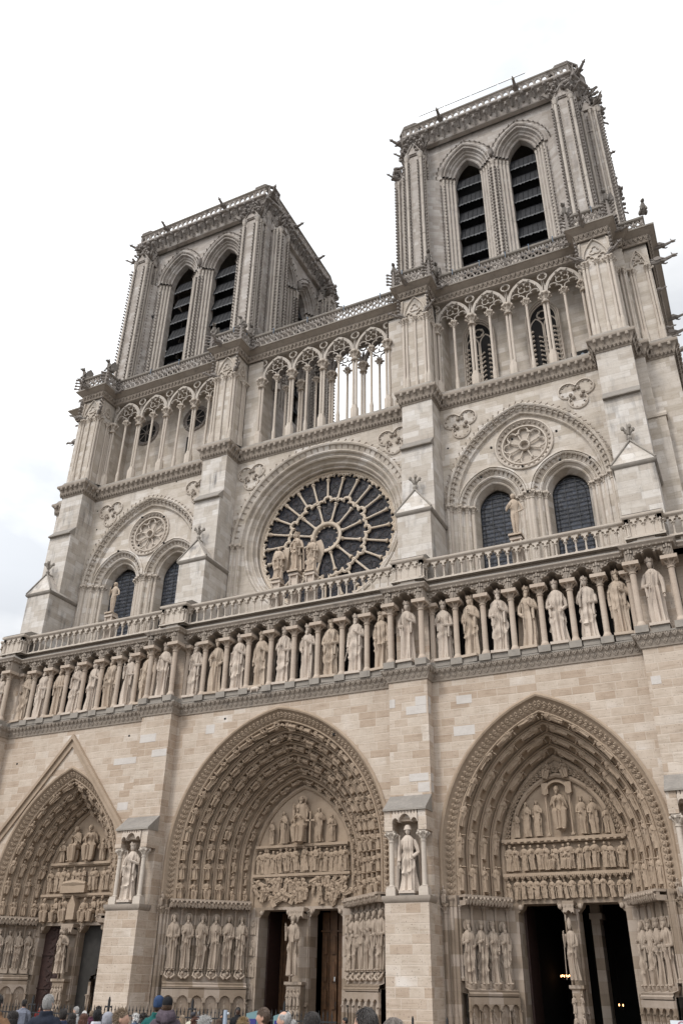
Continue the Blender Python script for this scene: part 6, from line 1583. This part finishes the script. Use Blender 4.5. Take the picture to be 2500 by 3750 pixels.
# Virgin between angels in front of the rose, Adam and Eve
def pedestal(o, s, h, w=.24):
    mb = MB(); box(mb, -w*1.2, w*1.2, -w*1.2, w*1.2, -.14, 0); box(mb, -w*1.35, w*1.35, -w*1.35, w*1.35, -.24, -.14)
    for a in (-1, 1):
        for b in (-1, 1): lathe(mb, [(.05, -h), (.05, -.24)], a*w, b*w, 0, 6)
    box(mb, -w*.8, w*.8, -w*.8, w*.8, -h, -.2); mb.build('pedestal', M['stat'], o, ang=30)
for nm, lab, x, zt, s, sd_, kw in (('statue', 'crowned stone Virgin with Child standing before the rose window', .1, 21.35, 2.45, 41, dict(female=1, crown=1, cape=1, arms=('chest', 'waist'), item='child')),
        ('statue', 'stone angel with wings left of the Virgin before the rose window', -1.0, 21.1, 2.08, 42, dict(wings=1, arms=('waist', 'waist'), item='candle', turn=.3)),
        ('statue', 'stone angel with wings right of the Virgin before the rose window', 1.1, 21.2, 2.08, 44, dict(wings=1, arms=('chest', 'waist'), item='candle', turn=-.3)),
        ('statue', 'nude stone man at the left window of the left bay', -12.43, 21.05, 2.12, 45, dict(nude=1, arms=('shoulder', 'hip'), mantle=0, feet=1)),
        ('statue', 'nude stone woman between the windows of the right bay', 12.33, 20.9, 2.45, 46, dict(nude=1, female=0, arms=('chest', 'hip'), mantle=0))):
    o = statue(nm, lab, 'statue', None, (x, .75, zt), s, 0, sd_, M['stat2'], base=.02, **kw); pedestal(o, s, zt-19.2, .22)
# beasts perched on the balustrade
BEAST = [(-5.84, 1.95, 'on the balustrade corner right of the left tower foot, hunched', 1), (-8.2, 1.95, 'with spread wings at the balustrade corner before the left belfry', 0), (-5.75, 3.2, 'small seated, behind the hunched one beside the gallery balustrade', 2),
         (-17.7, 1.95, 'horned, on the balustrade corner below the left tower pier', 0), (-20.1, 1.95, 'lean winged, at the far left balustrade corner', 2), (8.2, 1.95, 'horned, at the balustrade corner left of the right tower openings', 0),
         (5.8, 1.95, 'crouching at the left end of the right tower balustrade', 1), (17.0, 1.95, 'cat-eared, on the balustrade below the right tower openings', 0), (19.45, 1.95, 'stooping winged, on the rightmost front balustrade corner', 2), (21.3, 3.5, 'monkey-like, alone on the far right balustrade corner', 1), (8.3, 3.2, 'small, crowded behind the horned beast left of the right tower openings', 2)]
for i, (x, y, w_, kd) in enumerate(BEAST):
    mb = MB(); mb.inst(CHIM[kd], Matrix.Scale(1.15 if kd != 1 else 1.0, 4)); o = mb.build('stone_beast', M['dark'], None, loc=(x, y, 42.32)); o.rotation_euler = (0, 0, (-.4, .3, .1, -.2)[i % 4])
    tag(o, 'grey stone beast '+w_, 'statue', 'grotesque beasts on the tower balustrade')
# bird
mb = MB(); tube(mb, [(0, .16, 0), (0, .05, .01), (0, -.1, 0), (0, -.17, .02)], [.01, .05, .045, .02], 7); ball(mb, (0, -.17, .02), .03, 6, 4)
for s in (-1, 1): prism(mb, [(0, -.07), (.1, -.1), (.22, -.02), (.2, .03), (.08, .06), (0, .06)], -.006, .006) if False else mb.add([(0, -.08, .02), (s*.13, -.1, .09), (s*.27, .0, .16), (s*.24, .05, .15), (s*.1, .07, .08), (0, .08, .02)], [(0, 1, 2, 3, 4, 5)])
mb.add([(-.02, .12, 0), (.02, .12, 0), (.05, .25, 0), (-.05, .25, 0)], [(0, 1, 2, 3)])
o = mb.build('bird', M['iron'], None, loc=(-10.63, -2.0, 41.82)); o.scale = (.9, .9, .9); o.rotation_euler = (1.0, -.5, 2.4); tag(o, 'dark bird in flight before the left tower', 'bird')

# ================================================================== ground, fence, sign, candle lamps
gm, gt, gb = mat_new('plaza_paving'); gg_ = G(gt)
pos = gg_.n('ShaderNodeNewGeometry').outputs['Position']
br = gg_.n('ShaderNodeTexBrick', {'Vector': pos, 'Scale': 1.0, 'Color1': (.15, .14, .13, 1), 'Color2': (.20, .185, .17, 1), 'Mortar': (.08, .075, .07, 1), 'Mortar Size': .012, 'Brick Width': .9, 'Row Height': .45})
gt.links.new(gg_.mix(gg_.m('MULTIPLY', gg_.step(gg_.noise(pos, 1.4, 4), .4, .7), .5), br.outputs[0], (.17, .16, .145)), gb.inputs['Base Color']); gb.inputs['Roughness'].default_value = .8
mb = MB(); 
GY = [(-900, 0), (-25, 0), (-16, -.3), (-7, -.62), (900, -.62)]
addg(mb, [[(-900, y, z), (900, y, z)] for y, z in GY]); tag(mb.build('ground', gm, None, ang=0), None, None, kind='structure')
mb = MB(); box(mb, -21, 20.5, -2.4, 1, -.65, .14); tag(mb.build('pavement', M['port2'], None, ang=0), None, None, kind='structure')
def ground_z(y): return float(np.interp(y, [a for a, b in GY], [b for a, b in GY]))
fe = tag(empty('iron_fence', (-24, -5, -.62)), 'low black wrought iron fence with spiked pickets before the left and central portals', 'fence')
mb = MB()
n = 175
for i in range(n):
    x = i*.17; mb.add([(x-.012, -.012, 0), (x+.012, -.012, 0), (x+.012, .012, 0), (x-.012, .012, 0), (x-.012, -.012, 1.56), (x+.012, -.012, 1.56), (x+.012, .012, 1.56), (x-.012, .012, 1.56), (x, 0, 1.68)], [(0, 1, 5, 4), (1, 2, 6, 5), (2, 3, 7, 6), (3, 0, 4, 7), (4, 5, 8), (5, 6, 8), (6, 7, 8), (7, 4, 8)])
    box(mb, x-.022, x+.022, -.018, .018, 1.48, 1.53)
mb.build('picket_railing', M['iron'], fe, ang=0)
mb = MB(); box(mb, 0, n*.17, -.02, .02, 1.3, 1.35); box(mb, 0, n*.17, -.02, .02, .12, .16); mb.build('rail', M['iron'], fe, ang=0)
p0_ = None
for x in [1.3*3*i+.4 for i in range(8)]:
    if p0_ is None: mb = MB(); box(mb, -.035, .035, -.035, .035, 0, 1.84); box(mb, -.13, .13, -.03, .03, 1.58, 1.63); ball(mb, (-.13, 0, 1.6), .04, 6, 4); ball(mb, (.13, 0, 1.6), .04, 6, 4); prism(mb, [(-.035, 1.84), (.035, 1.84), (0, 1.94)], -.03, .03); p0_ = mb.build('post', M['iron'], fe, ang=0, loc=(x, 0, 0))
    else: copyo(p0_, fe, (x, 0, 0))
for x, lab in ((8.55, 'thin black iron post before the buttress between central and right portal'), (9.75, 'thin black iron post before the left jamb of the right portal')):
    mb = MB(); box(mb, -.03, .03, -.03, .03, 0, 1.5); box(mb, -.06, .06, -.06, .06, 0, .05); prism(mb, [(-.03, 1.5), (.03, 1.5), (0, 1.58)], -.03, .03)
    tag(mb.build('iron_post', M['iron'], None, ang=0, loc=(x, -5, -.62)), lab, 'post')
# notice board, right edge
wh = plain('white_notice', (.62, .66, .70), .5, .05); bl = plain('notice_ink', (.12, .12, .2), .5, .1); rd = plain('prohibition_ring', (.38, .22, .27), .5, .1)
nb = MB(); box(nb, -.55, .55, -.02, .02, 0, .82); o = nb.build('notice', wh, None, ang=0, loc=(16.78, -1.5, .14)); tag(o, 'pale notice with a prohibition symbol at the bottom right edge', 'sign')
mb = MB(); ts = np.linspace(0, 2*PI, 25); tube(mb, [(.13*cos(t), -.028, .13*sin(t)) for t in ts], .016, 4); tube(mb, [(-.09, -.028, .09), (.09, -.028, -.09)], .014, 4); q = mb.build('prohibition_symbol', rd, o, ang=0); q.location = (-.2, 0, .66)
mb = MB(); box(mb, -.045, .03, -.024, -.021, -.055, .055); q = mb.build('camera_pictogram', bl, o, ang=0); q.location = (-.2, 0, .66)
# votive lamps glowing inside the right doorway
em, et, eb = mat_new('candle_flame'); eb.inputs['Emission Color'].default_value = (1, .5, .2, 1); eb.inputs['Emission Strength'].default_value = 6; eb.inputs['Base Color'].default_value = (1, .6, .3, 1)
def lamp_row(label, pts, fr=True):
    c0 = Vector(pts[0]); r = tag(empty('chandelier', pts[0]), label, 'lamp')
    mb = MB()
    for p in pts: q = Vector(p)-c0; tube(mb, [tuple(q-Vector((0, 0, .16))), tuple(q-Vector((0, 0, .06)))], .014, 5)
    tube(mb, [tuple(Vector(p)-c0-Vector((0, 0, .16))) for p in pts], .014, 5); tube(mb, [tuple((Vector(pts[-1])-c0)/2-Vector((0, 0, .16))), tuple((Vector(pts[-1])-c0)/2+Vector((0, 0, 2.0)))], .01, 4)
    mb.build('frame', M['iron'], r, ang=0)
    for p in pts: mb = MB(); q = Vector(p)-c0; ball(mb, (q.x, q.y, q.z), (.02, .02, .05), 6, 5); mb.build('flame', em, r)

lamp_row('row of small glowing candle lamps deep inside the right doorway', [(10.44+i*.07+(.03 if i > 2 else 0), 9.0, 2.36+.02*(i % 2)) for i in range(6)])
lamp_row('pair of glowing candle lamps low inside the right half of the right doorway', [(12.88, 9.0, 1.26), (13.05, 9.0, 1.25)])
# ================================================================== people
DG = None
def baked(mb, name, mats, voxel, smooth=2):
    o = mb.build(name, mats, None, ang=0); md = o.modifiers.new('r', 'REMESH'); md.mode = 'VOXEL'; md.voxel_size = voxel; md.use_smooth_shade = True
    if smooth: m2 = o.modifiers.new('s', 'SMOOTH'); m2.iterations = smooth; m2.factor = .5
    bpy.context.view_layer.update(); dg = bpy.context.evaluated_depsgraph_get()
    me = bpy.data.meshes.new_from_object(o.evaluated_get(dg)); bpy.data.objects.remove(o); me.name = name
    if not me.materials: me.materials.append(mats)
    me.polygons.foreach_set('use_smooth', [True]*len(me.polygons))
    return me
def hand(b, w, s):
    w = Vector(w); ball(b, tuple(w+Vector((0, -.005, -.045))), (.022, .042, .05), 8, 6)
    for i in range(4):
        y = -.035+i*.021; l = (.06, .072, .078, .066)[i]
        tube(b, [(w.x, w.y+y, w.z-.075), (w.x-s*.004, w.y+y-.004, w.z-.075-l*.55), (w.x-s*.02, w.y+y-.006, w.z-.075-l)], [.0105, .0095, .008], 6)
    tube(b, [(w.x, w.y-.03, w.z-.03), (w.x-s*.012, w.y-.062, w.z-.06), (w.x-s*.018, w.y-.068, w.z-.09)], [.013, .011, .009], 6)
def head(b, hz=1.60):
    rows = []
    for i in range(19):
        ph = PI*i/18; row = []
        for j in range(26):
            th = 2*PI*j/26-PI/2; x = .074*max(sin(ph), .03)*cos(th); y = .094*max(sin(ph), .03)*sin(th); z = -.117*cos(ph)
            if z < 0 and y > 0: y *= 1-.35*(-z/.117)
            x *= 1-.28*max(0, -z/.117)**1.3
            if y < 0:
                fr = math.exp(-(x/.013)**2); y -= fr*.024*math.exp(-((z+.022)/.02)**2)+fr*.010*math.exp(-((z-.004)/.022)**2)
                y += .011*math.exp(-((z-.012)/.013)**2)*math.exp(-((abs(x)-.03)/.014)**2); y -= .005*math.exp(-((z-.033)/.01)**2)
                y -= .007*math.exp(-((z+.054)/.006)**2)*math.exp(-(x/.024)**2)+.006*math.exp(-((z+.066)/.006)**2)*math.exp(-(x/.02)**2)-.004*math.exp(-((z+.060)/.003)**2)*math.exp(-(x/.025)**2)
                y -= .012*math.exp(-((z+.095)/.016)**2)*math.exp(-(x/.022)**2)
            row.append((x, y-.012, z+hz))
        rows.append(row)
    addg(b, rows, True, True)
    for s in (-1, 1):
        ball(b, (s*.030, -.092, hz+.012), .013, 8, 6)
        ball(b, (s*.076, .004, hz-.008), (.012, .022, .034), 7, 6)
def person_body():
    b = MB(); head(b)
    tube(b, [(0, .005, 1.38), (0, 0, 1.46), (0, -.004, 1.54)], [.062, .054, .052], 12)
    rows = []
    for z, a, c in ((.84, .15, .11), (.92, .165, .12), (1.04, .145, .105), (1.16, .15, .105), (1.28, .17, .115), (1.36, .175, .105), (1.41, .13, .08), (1.44, .06, .06)):
        rows.append([(a*cos(2*PI*j/20), c*sin(2*PI*j/20), z) for j in range(20)])
    addg(b, rows, True, True)
    for s in (-1, 1):
        tube(b, [(s*.15, 0, 1.37), (s*.195, .01, 1.28), (s*.225, .015, 1.08), (s*.235, -.02, .86), (s*.235, -.03, .82)], [.055, .052, .043, .034, .028], 10)
        hand(b, (s*.236, -.03, .82), s)
        tube(b, [(s*.085, 0, .9), (s*.095, 0, .7), (s*.095, -.005, .48), (s*.095, .01, .3), (s*.095, .012, .09)], [.09, .08, .058, .052, .038], 12)
        tube(b, [(s*.095, .05, .035), (s*.1, -.04, .035), (s*.105, -.16, .025)], [.036, .04, .025], 8)
    return baked(b, 'person', M_skin[0], .011, 1)
M_skin = [plain('skin_'+n, c, .5, .12, 30.0, bump=.05, spec=.4) for n, c in (('fair', (.50, .30, .22)), ('tanned', (.36, .20, .135)), ('dark', (.075, .04, .028)))]
def jacket(kind=0):
    b = MB(); rn = random.Random(kind)
    rows = []
    for i, (z, a, c) in enumerate(((.74, .2, .15), (.85, .195, .15), (.95, .19, .14), (1.06, .175, .135), (1.18, .185, .135), (1.28, .205, .14), (1.36, .21, .13), (1.42, .16, .105), (1.46, .09, .085), (1.485, .078, .078))):
        rows.append([((a+.006*sin(5*t+z*40))*cos(t), (c+.006*cos(4*t-z*33))*sin(t), z) for t in [2*PI*j/28 for j in range(28)]])
    addg(b, rows, True, True)
    for s in (-1, 1):
        tube(b, [(s*.14, 0, 1.385), (s*.205, .01, 1.31), (s*.232, .014, 1.18), (s*.245, .012, 1.07), (s*.25, -.005, .95), (s*.248, -.02, .86)], [.072, .076, .064, .062, .054, .048], 12)
        for z in (1.22, 1.12, 1.03, .95): tube(b, [(s*.18, -.05, z), (s*.235, -.07, z+.015), (s*.29, -.02, z+.03)], [.012, .014, .01], 5)
    if kind == 0:   # stand-up collar
        for q in range(3): tube(b, [(.085*cos(t), .085*sin(t)+.0, 1.45+.02*q) for t in np.linspace(-1.2, PI+1.2, 16)], .02, 6)
    if kind == 1:   # hood lying on the back
        for r, z, y in ((.13, 1.42, .07), (.14, 1.46, .06), (.125, 1.50, .055), (.1, 1.535, .045)):
            tube(b, [(r*cos(t), y+r*.75*sin(t), z-.02*sin(t)) for t in np.linspace(-.5, PI+.5, 16)], [.02]+[.032]*14+[.02], 7)
        tube(b, [(0, .15, 1.5), (0, .175, 1.38), (0, .15, 1.28)], [.05, .07, .03], 8)
    if kind == 2:   # backpack straps and bag
        box(b, -.15, .15, .12, .26, .98, 1.36)
        for s in (-1, 1): tube(b, [(s*.1, .12, 1.38), (s*.115, -.02, 1.45), (s*.11, -.14, 1.3), (s*.12, -.13, 1.1)], .018, 6)
    return baked(b, 'jacket', cloth((.1, .1, .1)), .014, 3)
CL = {}
def cloth(c):
    k = tuple(c)
    if k not in CL: CL[k] = plain('woven_cloth', c, .85, .3, 14.0, bump=.4, spec=.2)
    return CL[k]
def trousers():
    b = MB()
    rows = [[(a*cos(2*PI*j/20), c*sin(2*PI*j/20), z) for j in range(20)] for z, a, c in ((.82, .17, .125), (.9, .172, .13), (.98, .16, .12))]
    addg(b, rows, True, True)
    for s in (-1, 1): tube(b, [(s*.085, 0, .88), (s*.1, 0, .66), (s*.1, 0, .46), (s*.1, .01, .25), (s*.1, .01, .07)], [.1, .092, .078, .07, .068], 12)
    return baked(b, 'trousers', cloth((.03, .035, .06)), .014, 2)
def shoes():
    b = MB()
    for s in (-1, 1): tube(b, [(s*.095, .075, .045), (s*.1, -.04, .045), (s*.107, -.19, .032)], [.045, .05, .034], 8)
    return baked(b, 'shoes', cloth((.03, .03, .03)), .012, 1)
def hair(kind, seed=0):
    """short, long, curly, tousled, balding, bun"""
    b = MB(); rn = random.Random(seed); c = Vector((0, -.006, 1.612)); R3 = (.079, .1, .118)
    fz = {'short': .035, 'long': .05, 'curly': .03, 'tousled': .04, 'balding': .2, 'receding': .085, 'bun': .05}[kind]
    low = {'short': -.075, 'long': -.11, 'curly': -.1, 'tousled': -.07, 'balding': -.07, 'receding': -.07, 'bun': -.05}[kind]
    def keep(d):
        z = d.z*R3[2]; front = -d.y
        if kind == 'balding' and d.z > .62 and d.y < .45: return False
        if front > .55: return z > fz+ (front-.55)*.06
        if front > .0: return z > -.02+front*.12 if abs(d.x) > .5 else z > fz
        return z > low
    g = []
    n1, n2 = 26, 20; V = []; ok = []
    for i in range(n2+1):
        ph = PI*i/n2
        for j in range(n1):
            th = 2*PI*j/n1; d = Vector((sin(ph)*cos(th), sin(ph)*sin(th), cos(ph))); k = 1.0 if keep(d) else .93
            w = 1+.035*sin(7*th+seed)*sin(5*ph)*(2.2 if kind == 'curly' else 1)
            V.append((c.x+d.x*R3[0]*k*w, c.y+d.y*R3[1]*k*w*(1.03 if d.y > 0 else 1), c.z+d.z*R3[2]*k*w)); ok.append(k == 1.0)
    F = [(i*n1+j, i*n1+(j+1) % n1, (i+1)*n1+(j+1) % n1, (i+1)*n1+j) for i in range(n2) for j in range(n1)]
    F = [f for f in F if sum(ok[q] for q in f) >= 3]; b.add(V, F)
    N = {'short': 700, 'long': 520, 'curly': 300, 'tousled': 520, 'balding': 300, 'receding': 700, 'bun': 320}[kind]; cnt = 0
    while cnt < N:
        d = Vector((rn.gauss(0, 1), rn.gauss(.3, 1), rn.gauss(.2, 1))).normalized()
        if not keep(d): continue
        cnt += 1; p = Vector((c.x+d.x*R3[0], c.y+d.y*R3[1], c.z+d.z*R3[2]))
        t = (Vector((0, .35, -1))-d*Vector((0, .35, -1)).dot(d)).normalized()
        if kind == 'tousled': t = (t*.2+Vector((rn.uniform(-.6, .6), .3, rn.uniform(.0, .5)))).normalized(); l = rn.uniform(.03, .06); pts = [p, p+t*l*.5+d*.008, p+t*l+d*.012]
        elif kind in ('long', 'bun'):
            l = rn.uniform(.06, .11); pts = [p-d*.002, p+t*l*.5-d*l*l*1.2+d*.002, p+t*l-d*l*l*5]
        elif kind == 'curly': l = rn.uniform(.03, .05); q = Vector((rn.uniform(-1, 1), rn.uniform(-1, 1), rn.uniform(-1, 1)))*.02; pts = [p, p+t*l*.5+d*.02+q, p+t*l+d*.004-q]
        else: l = rn.uniform(.025, .045); pts = [p-d*.001, p+t*l*.5+d*.003, p+t*l-d*.001]
        tube(b, [tuple(v) for v in pts], [.0042, .0034, .001], 4)
    if kind == 'long':
        rows = []
        for i in range(7):
            z = 1.60-.05*i; w = .082+.012*sin(i*.6); rows.append([(w*1.08*cos(t), .01+.095*sin(t)+.01*i*.4, z) for t in np.linspace(-.25, PI+.25, 16)])
        addg(b, rows)
        for i in range(260):
            t = rn.uniform(-.3, PI+.3); z = rn.uniform(1.36, 1.6); p = Vector((.092*cos(t), .015+.1*sin(t)+(1.6-z)*.06, z)); tube(b, [tuple(p), tuple(p+Vector((rn.uniform(-.01, .01), rn.uniform(0, .012), -.05))), tuple(p+Vector((rn.uniform(-.015, .015), rn.uniform(0, .015), -.11)))], [.006, .005, .001], 4)
    if kind == 'curly':
        for i in range(150):
            t = rn.uniform(-.6, PI+.6); z = rn.uniform(1.44, 1.7); r = rn.uniform(.085, .12); ball(b, (r*cos(t), .0+r*1.05*sin(t), z), rn.uniform(.012, .022), 6, 4)
    if kind == 'bun': ball(b, (0, .12, 1.6), (.045, .04, .045), 9, 7)
    return b.mesh('hair', [M['iron']], ang=50)
def hatmesh(kind):
    b = MB(); c = (0, -.004, 1.612)
    if kind == 'beanie': prof = [(.99, -.02), (1.06, .0), (1.08, .03), (1.03, .04), (1.05, .08), (.8, .12), (.4, .142), (.05, .146)]
    elif kind == 'flat': prof = [(1.02, .015), (1.12, .03), (1.14, .07), (.9, .11), (.4, .12), (.02, .122)]
    else: prof = [(1.02, .01), (1.04, .03), (1.03, .06), (.86, .1), (.45, .128), (.03, .134)]
    rows = [[(c[0]+.083*r*cos(t)*(1+.01*sin(14*t)), c[1]+.104*r*sin(t), c[2]+z-(0.015*sin(t) if kind == 'beanie' and z < .04 else 0)) for t in [2*PI*j/28 for j in range(28)]] for r, z in prof]
    addg(b, rows, True, False)
    if kind == 'cap':
        addg(b, [[(c[0]+w*.075*q, c[1]-.08-yy*(1-.35*q*q), c[2]+.02-.012*q*q-yy*.1) for q in np.linspace(-1, 1, 9)] for yy, w in ((0, 1.02), (.04, 1.05), (.08, .85))]); ball(b, (0, c[1], c[2]+.136), .008, 6, 4)
        for s in np.linspace(0, PI, 4)[:-1]: tube(b, [(.083*r*cos(s)*1.01, c[1]+.104*r*sin(s)*1.01, c[2]+z+.001) for r, z in ((1.03, .06), (.86, .1), (.45, .128), (0, .136), (-.45, .128), (-.86, .1), (-1.03, .06))], .002, 4)
    return b.mesh('hat', [M['iron']], ang=50)
BODY = person_body(); JK = [jacket(k) for k in range(3)]; TR = trousers(); SH = shoes()
HT = {k: hatmesh(k) for k in ('beanie', 'flat', 'cap')}; HR = {}
HC = {'grey': ((.42, .41, .40), (.2, .19, .18)), 'white': ((.72, .71, .69), (.42, .41, .4)), 'dark': ((.035, .026, .022), (.012, .01, .009)), 'brown': ((.11, .065, .04), (.045, .026, .017)), 'auburn': ((.13, .05, .028), (.05, .02, .013)),
      'blond': ((.55, .42, .25), (.26, .18, .1)), 'ash': ((.33, .25, .17), (.14, .1, .07)), 'black': ((.012, .011, .011), (.004, .004, .004)), 'greybrown': ((.2, .17, .15), (.08, .065, .055))}
HM = {k: hairmat('hair_'+k, *v) for k, v in HC.items()}
VFOV = 3050.154
def add_obj(name, me, par, mat=None):
    o = bpy.data.objects.new(name, me); COL.objects.link(o); o.parent = par
    if mat:
        if not me.materials: me.materials.append(mat)
        o.material_slots[0].link = 'OBJECT'; o.material_slots[0].material = mat
    return o
def person(px, top, h, label, hairk=None, hc='brown', coat=(.05, .05, .06), kind=0, hat=None, hatc=(.2, .2, .2), face=206, skin=0, grp='crowd waiting before the cathedral', stand=None):
    """px, top: where the crown of the head stands; h: height of the head on the 2500 px photograph -> distance"""
    d = VFOV*.243/h; v = fw*VFOV+rr*(px-1250)-uu*(top-1875); v = v/VFOV
    P = CAMP+v*d; gz = ground_z(P.y); st = P.z-gz
    s = max(.86, min(1.10, st/1.735))
    r = empty('person', (P.x, P.y, gz), R_(face)); r.scale = (s, s, max(.8, min(1.12, st/1.735)))
    tag(r, label, 'person', grp)
    body = add_obj('body', BODY, r, M_skin[skin])
    jk = add_obj('jacket', JK[kind], r, cloth(coat)); add_obj('trousers', TR, r, cloth((.03, .035, .05))); add_obj('shoes', SH, r, cloth((.03, .028, .026)))
    if hairk:
        key = (hairk, hash(label) % 1 + len(HR) % 3)
        if key not in HR: HR[key] = hair(hairk, len(HR))
        add_obj('hair', HR[key], r, HM[hc])
    if hat: add_obj('hat', HT[hat], r, cloth(hatc))
    return r
P_ = person
P_(-4, 3640, 64, 'man in tan wool coat at the far left edge', 'short', 'dark', (.2, .115, .065), 0)
P_(52, 3702, 60, 'dark-haired woman low at the left, beside the tan coat', 'long', 'dark', (.03, .028, .03), 0)
P_(93, 3659, 26, 'man in grey-blue coat with pale scarf and bag strap near the fence', 'short', 'dark', (.16, .17, .21), 2, face=215)
P_(149, 3692, 18, 'distant woman with pale face turned towards the camera beside the left portal', 'long', 'dark', (.2, .03, .03), 0, face=20)
P_(182, 3640, 60, 'grey-haired man in navy jacket, tall in the crowd at left', 'short', 'grey', (.018, .022, .035), 0)
P_(236, 3692, 48, 'dark-haired man in blue jacket behind the grey-haired man', 'short', 'dark', (.04, .05, .09), 0, face=225, skin=1)
P_(268, 3708, 46, 'woman with straight black hair and pale band, low in the crowd', 'long', 'dark', (.03, .03, .03), 0)
P_(283, 3685, 28, 'grey-haired man in profile before the grey door', 'short', 'grey', (.5, .5, .5), 0, face=282)
P_(312, 3701, 25, 'white-blond woman beside the man in profile', 'short', 'white', (.3, .32, .4), 0, face=275)
P_(309, 3718, 48, 'auburn-haired woman low in the crowd', 'long', 'auburn', (.05, .03, .03), 0)
P_(338, 3700, 24, 'blond woman in purple coat farther back', 'short', 'ash', (.07, .025, .045), 0)
P_(360, 3694, 50, 'man with black cropped hair and white collar', 'short', 'black', (.55, .56, .6), 0, skin=2)
P_(363, 3684, 22, 'distant dark-haired person behind the black cropped head', 'curly', 'dark', (.04, .04, .05), 0)
P_(398, 3712, 66, 'person in grey knitted hat beside the tousled woman', 'short', 'grey', (.2, .2, .22), 0, hat='beanie', hatc=(.27, .27, .30))
P_(386, 3706, 22, 'distant person in a beige woollen hat', 'short', 'brown', (.2, .18, .16), 0, hat='beanie', hatc=(.42, .34, .26))
P_(450, 3696, 70, 'smiling woman with short tousled dark blond hair seen in profile', 'tousled', 'ash', (.03, .035, .06), 0, face=118)
P_(499, 3711, 30, 'white-haired woman in denim-blue jacket', 'curly', 'white', (.08, .11, .16), 0, face=278)
P_(527, 3710, 34, 'dark curly-haired woman in pale green jacket', 'curly', 'dark', (.13, .18, .17), 0, face=262)
P_(584, 3650, 54, 'person in blue knitted hat and green jacket', 'short', 'brown', (.012, .09, .085), 0, hat='beanie', hatc=(.03, .055, .12), face=195, skin=1)
P_(616, 3652, 56, 'person in black baseball cap and plum hooded jacket', 'short', 'brown', (.085, .065, .08), 1, hat='cap', hatc=(.012, .012, .014), face=0, skin=1).rotation_euler.z = R_(212)
P_(669, 3716, 27, 'woman with brown wavy hair near the panelled plinth', 'long', 'ash', (.13, .11, .06), 0, face=275)
P_(709, 3706, 26, 'person in dark cap and cream jacket', 'short', 'dark', (.5, .47, .38), 0, hat='flat', hatc=(.06, .06, .07), face=200)
P_(728, 3718, 20, 'distant bald man by the plinth', 'balding', 'grey', (.1, .1, .12), 0)
P_(716, 3727, 40, 'dark curly head low before the cream jacket', 'curly', 'auburn', (.06, .04, .05), 0)
P_(751, 3725, 70, 'person with fluffy white-grey hair', 'tousled', 'white', (.1, .1, .12), 0)
P_(814, 3717, 22, 'man in dark suit jacket near the metal column', 'short', 'dark', (.03, .03, .04), 0, face=20, skin=1)
P_(803, 3731, 30, 'brown-haired woman low beside the metal column', 'long', 'brown', (.1, .07, .05), 0)
P_(873, 3688, 25, 'guard in long black coat facing the crowd before the central portal', 'short', 'black', (.012, .012, .014), 0, face=10, skin=2)
P_(909, 3706, 20, 'distant person in a knitted cap before the door jamb', 'short', 'dark', (.1, .09, .08), 0, hat='beanie', hatc=(.12, .1, .08), skin=1)
P_(893, 3731, 60, 'person with light blond hair, low at the bottom edge', 'tousled', 'blond', (.05, .08, .14), 0)
P_(968, 3688, 68, 'man with neat brown hair and beige collar looking left', 'short', 'brown', (.4, .33, .25), 0, face=282)
P_(1044, 3699, 72, 'balding grey-haired man looking left', 'balding', 'grey', (.2, .2, .22), 0, face=278)
P_(1070, 3742, 66, 'grey-haired head at the bottom edge beside the balding man', 'short', 'grey', (.2, .2, .22), 0)
P_(1143, 3702, 96, 'woman with smooth dark brown hair in the foreground', 'long', 'dark', (.04, .03, .03), 0, face=200)
P_(1264, 3725, 26, 'distant dark-haired person by the right door jamb of the central portal', 'short', 'black', (.03, .03, .03), 0, face=285, skin=1)
P_(1342, 3688, 120, 'large head of a man with receding black hair, near right of centre', 'receding', 'dark', (.1, .1, .1), 0, face=262)
P_(1441, 3723, 122, 'foreground person with parted grey-brown hair before the buttress', 'long', 'greybrown', (.08, .07, .07), 0)
# ---- metal column and information kiosks
def at(px, v, d): q = (fw*VFOV+rr*(px-1250)-uu*(v-1875))/VFOV; return CAMP+q*d
p = at(827, 3699, 22); r = tag(empty('metal_column', (p.x, p.y, ground_z(p.y))), 'pale grey metal column with a small round fitting before the central portal', 'post')
p.z -= ground_z(p.y)
mb = MB(); lathe(mb, [(.09, 0), (.09, .06), (.055, .08), (.055, p.z-.05), (.05, p.z)], 0, 0, 0, 16); mb.build('shaft', plain('grey_blue_metal', (.30, .35, .42), .4, .1), r)
mb = MB(); ball(mb, (.085, 0, p.z-.08), .035, 8, 6); mb.build('fitting', M['steel'], r)
teal = plain('pale_teal_panel', (.13, .22, .235), .45, .05); blue = plain('deep_blue_panel', (.03, .03, .16), .4, .1)
for px, v, d, w, lab in ((932, 3700, 21, .42, 'pale teal information kiosk with dark blue face'), (1022, 3711, 24, .3, 'narrow pale teal kiosk edge behind the balding man')):
    p = at(px, v, d); r = tag(empty('information_kiosk', (p.x, p.y, ground_z(p.y)), R_(-18)), lab, 'kiosk')
    p.z -= ground_z(p.y)
    mb = MB(); prism(mb, [(-w/2, 0), (w/2, 0), (w/2, p.z), (-w/2, p.z-.07)], -.08, .08); mb.build('case', teal, r, ang=0)
    mb = MB(); box(mb, -w/2+.07, w/2-.03, -.1, -.082, .5, p.z-.18); mb.build('screen', blue, r, ang=0)
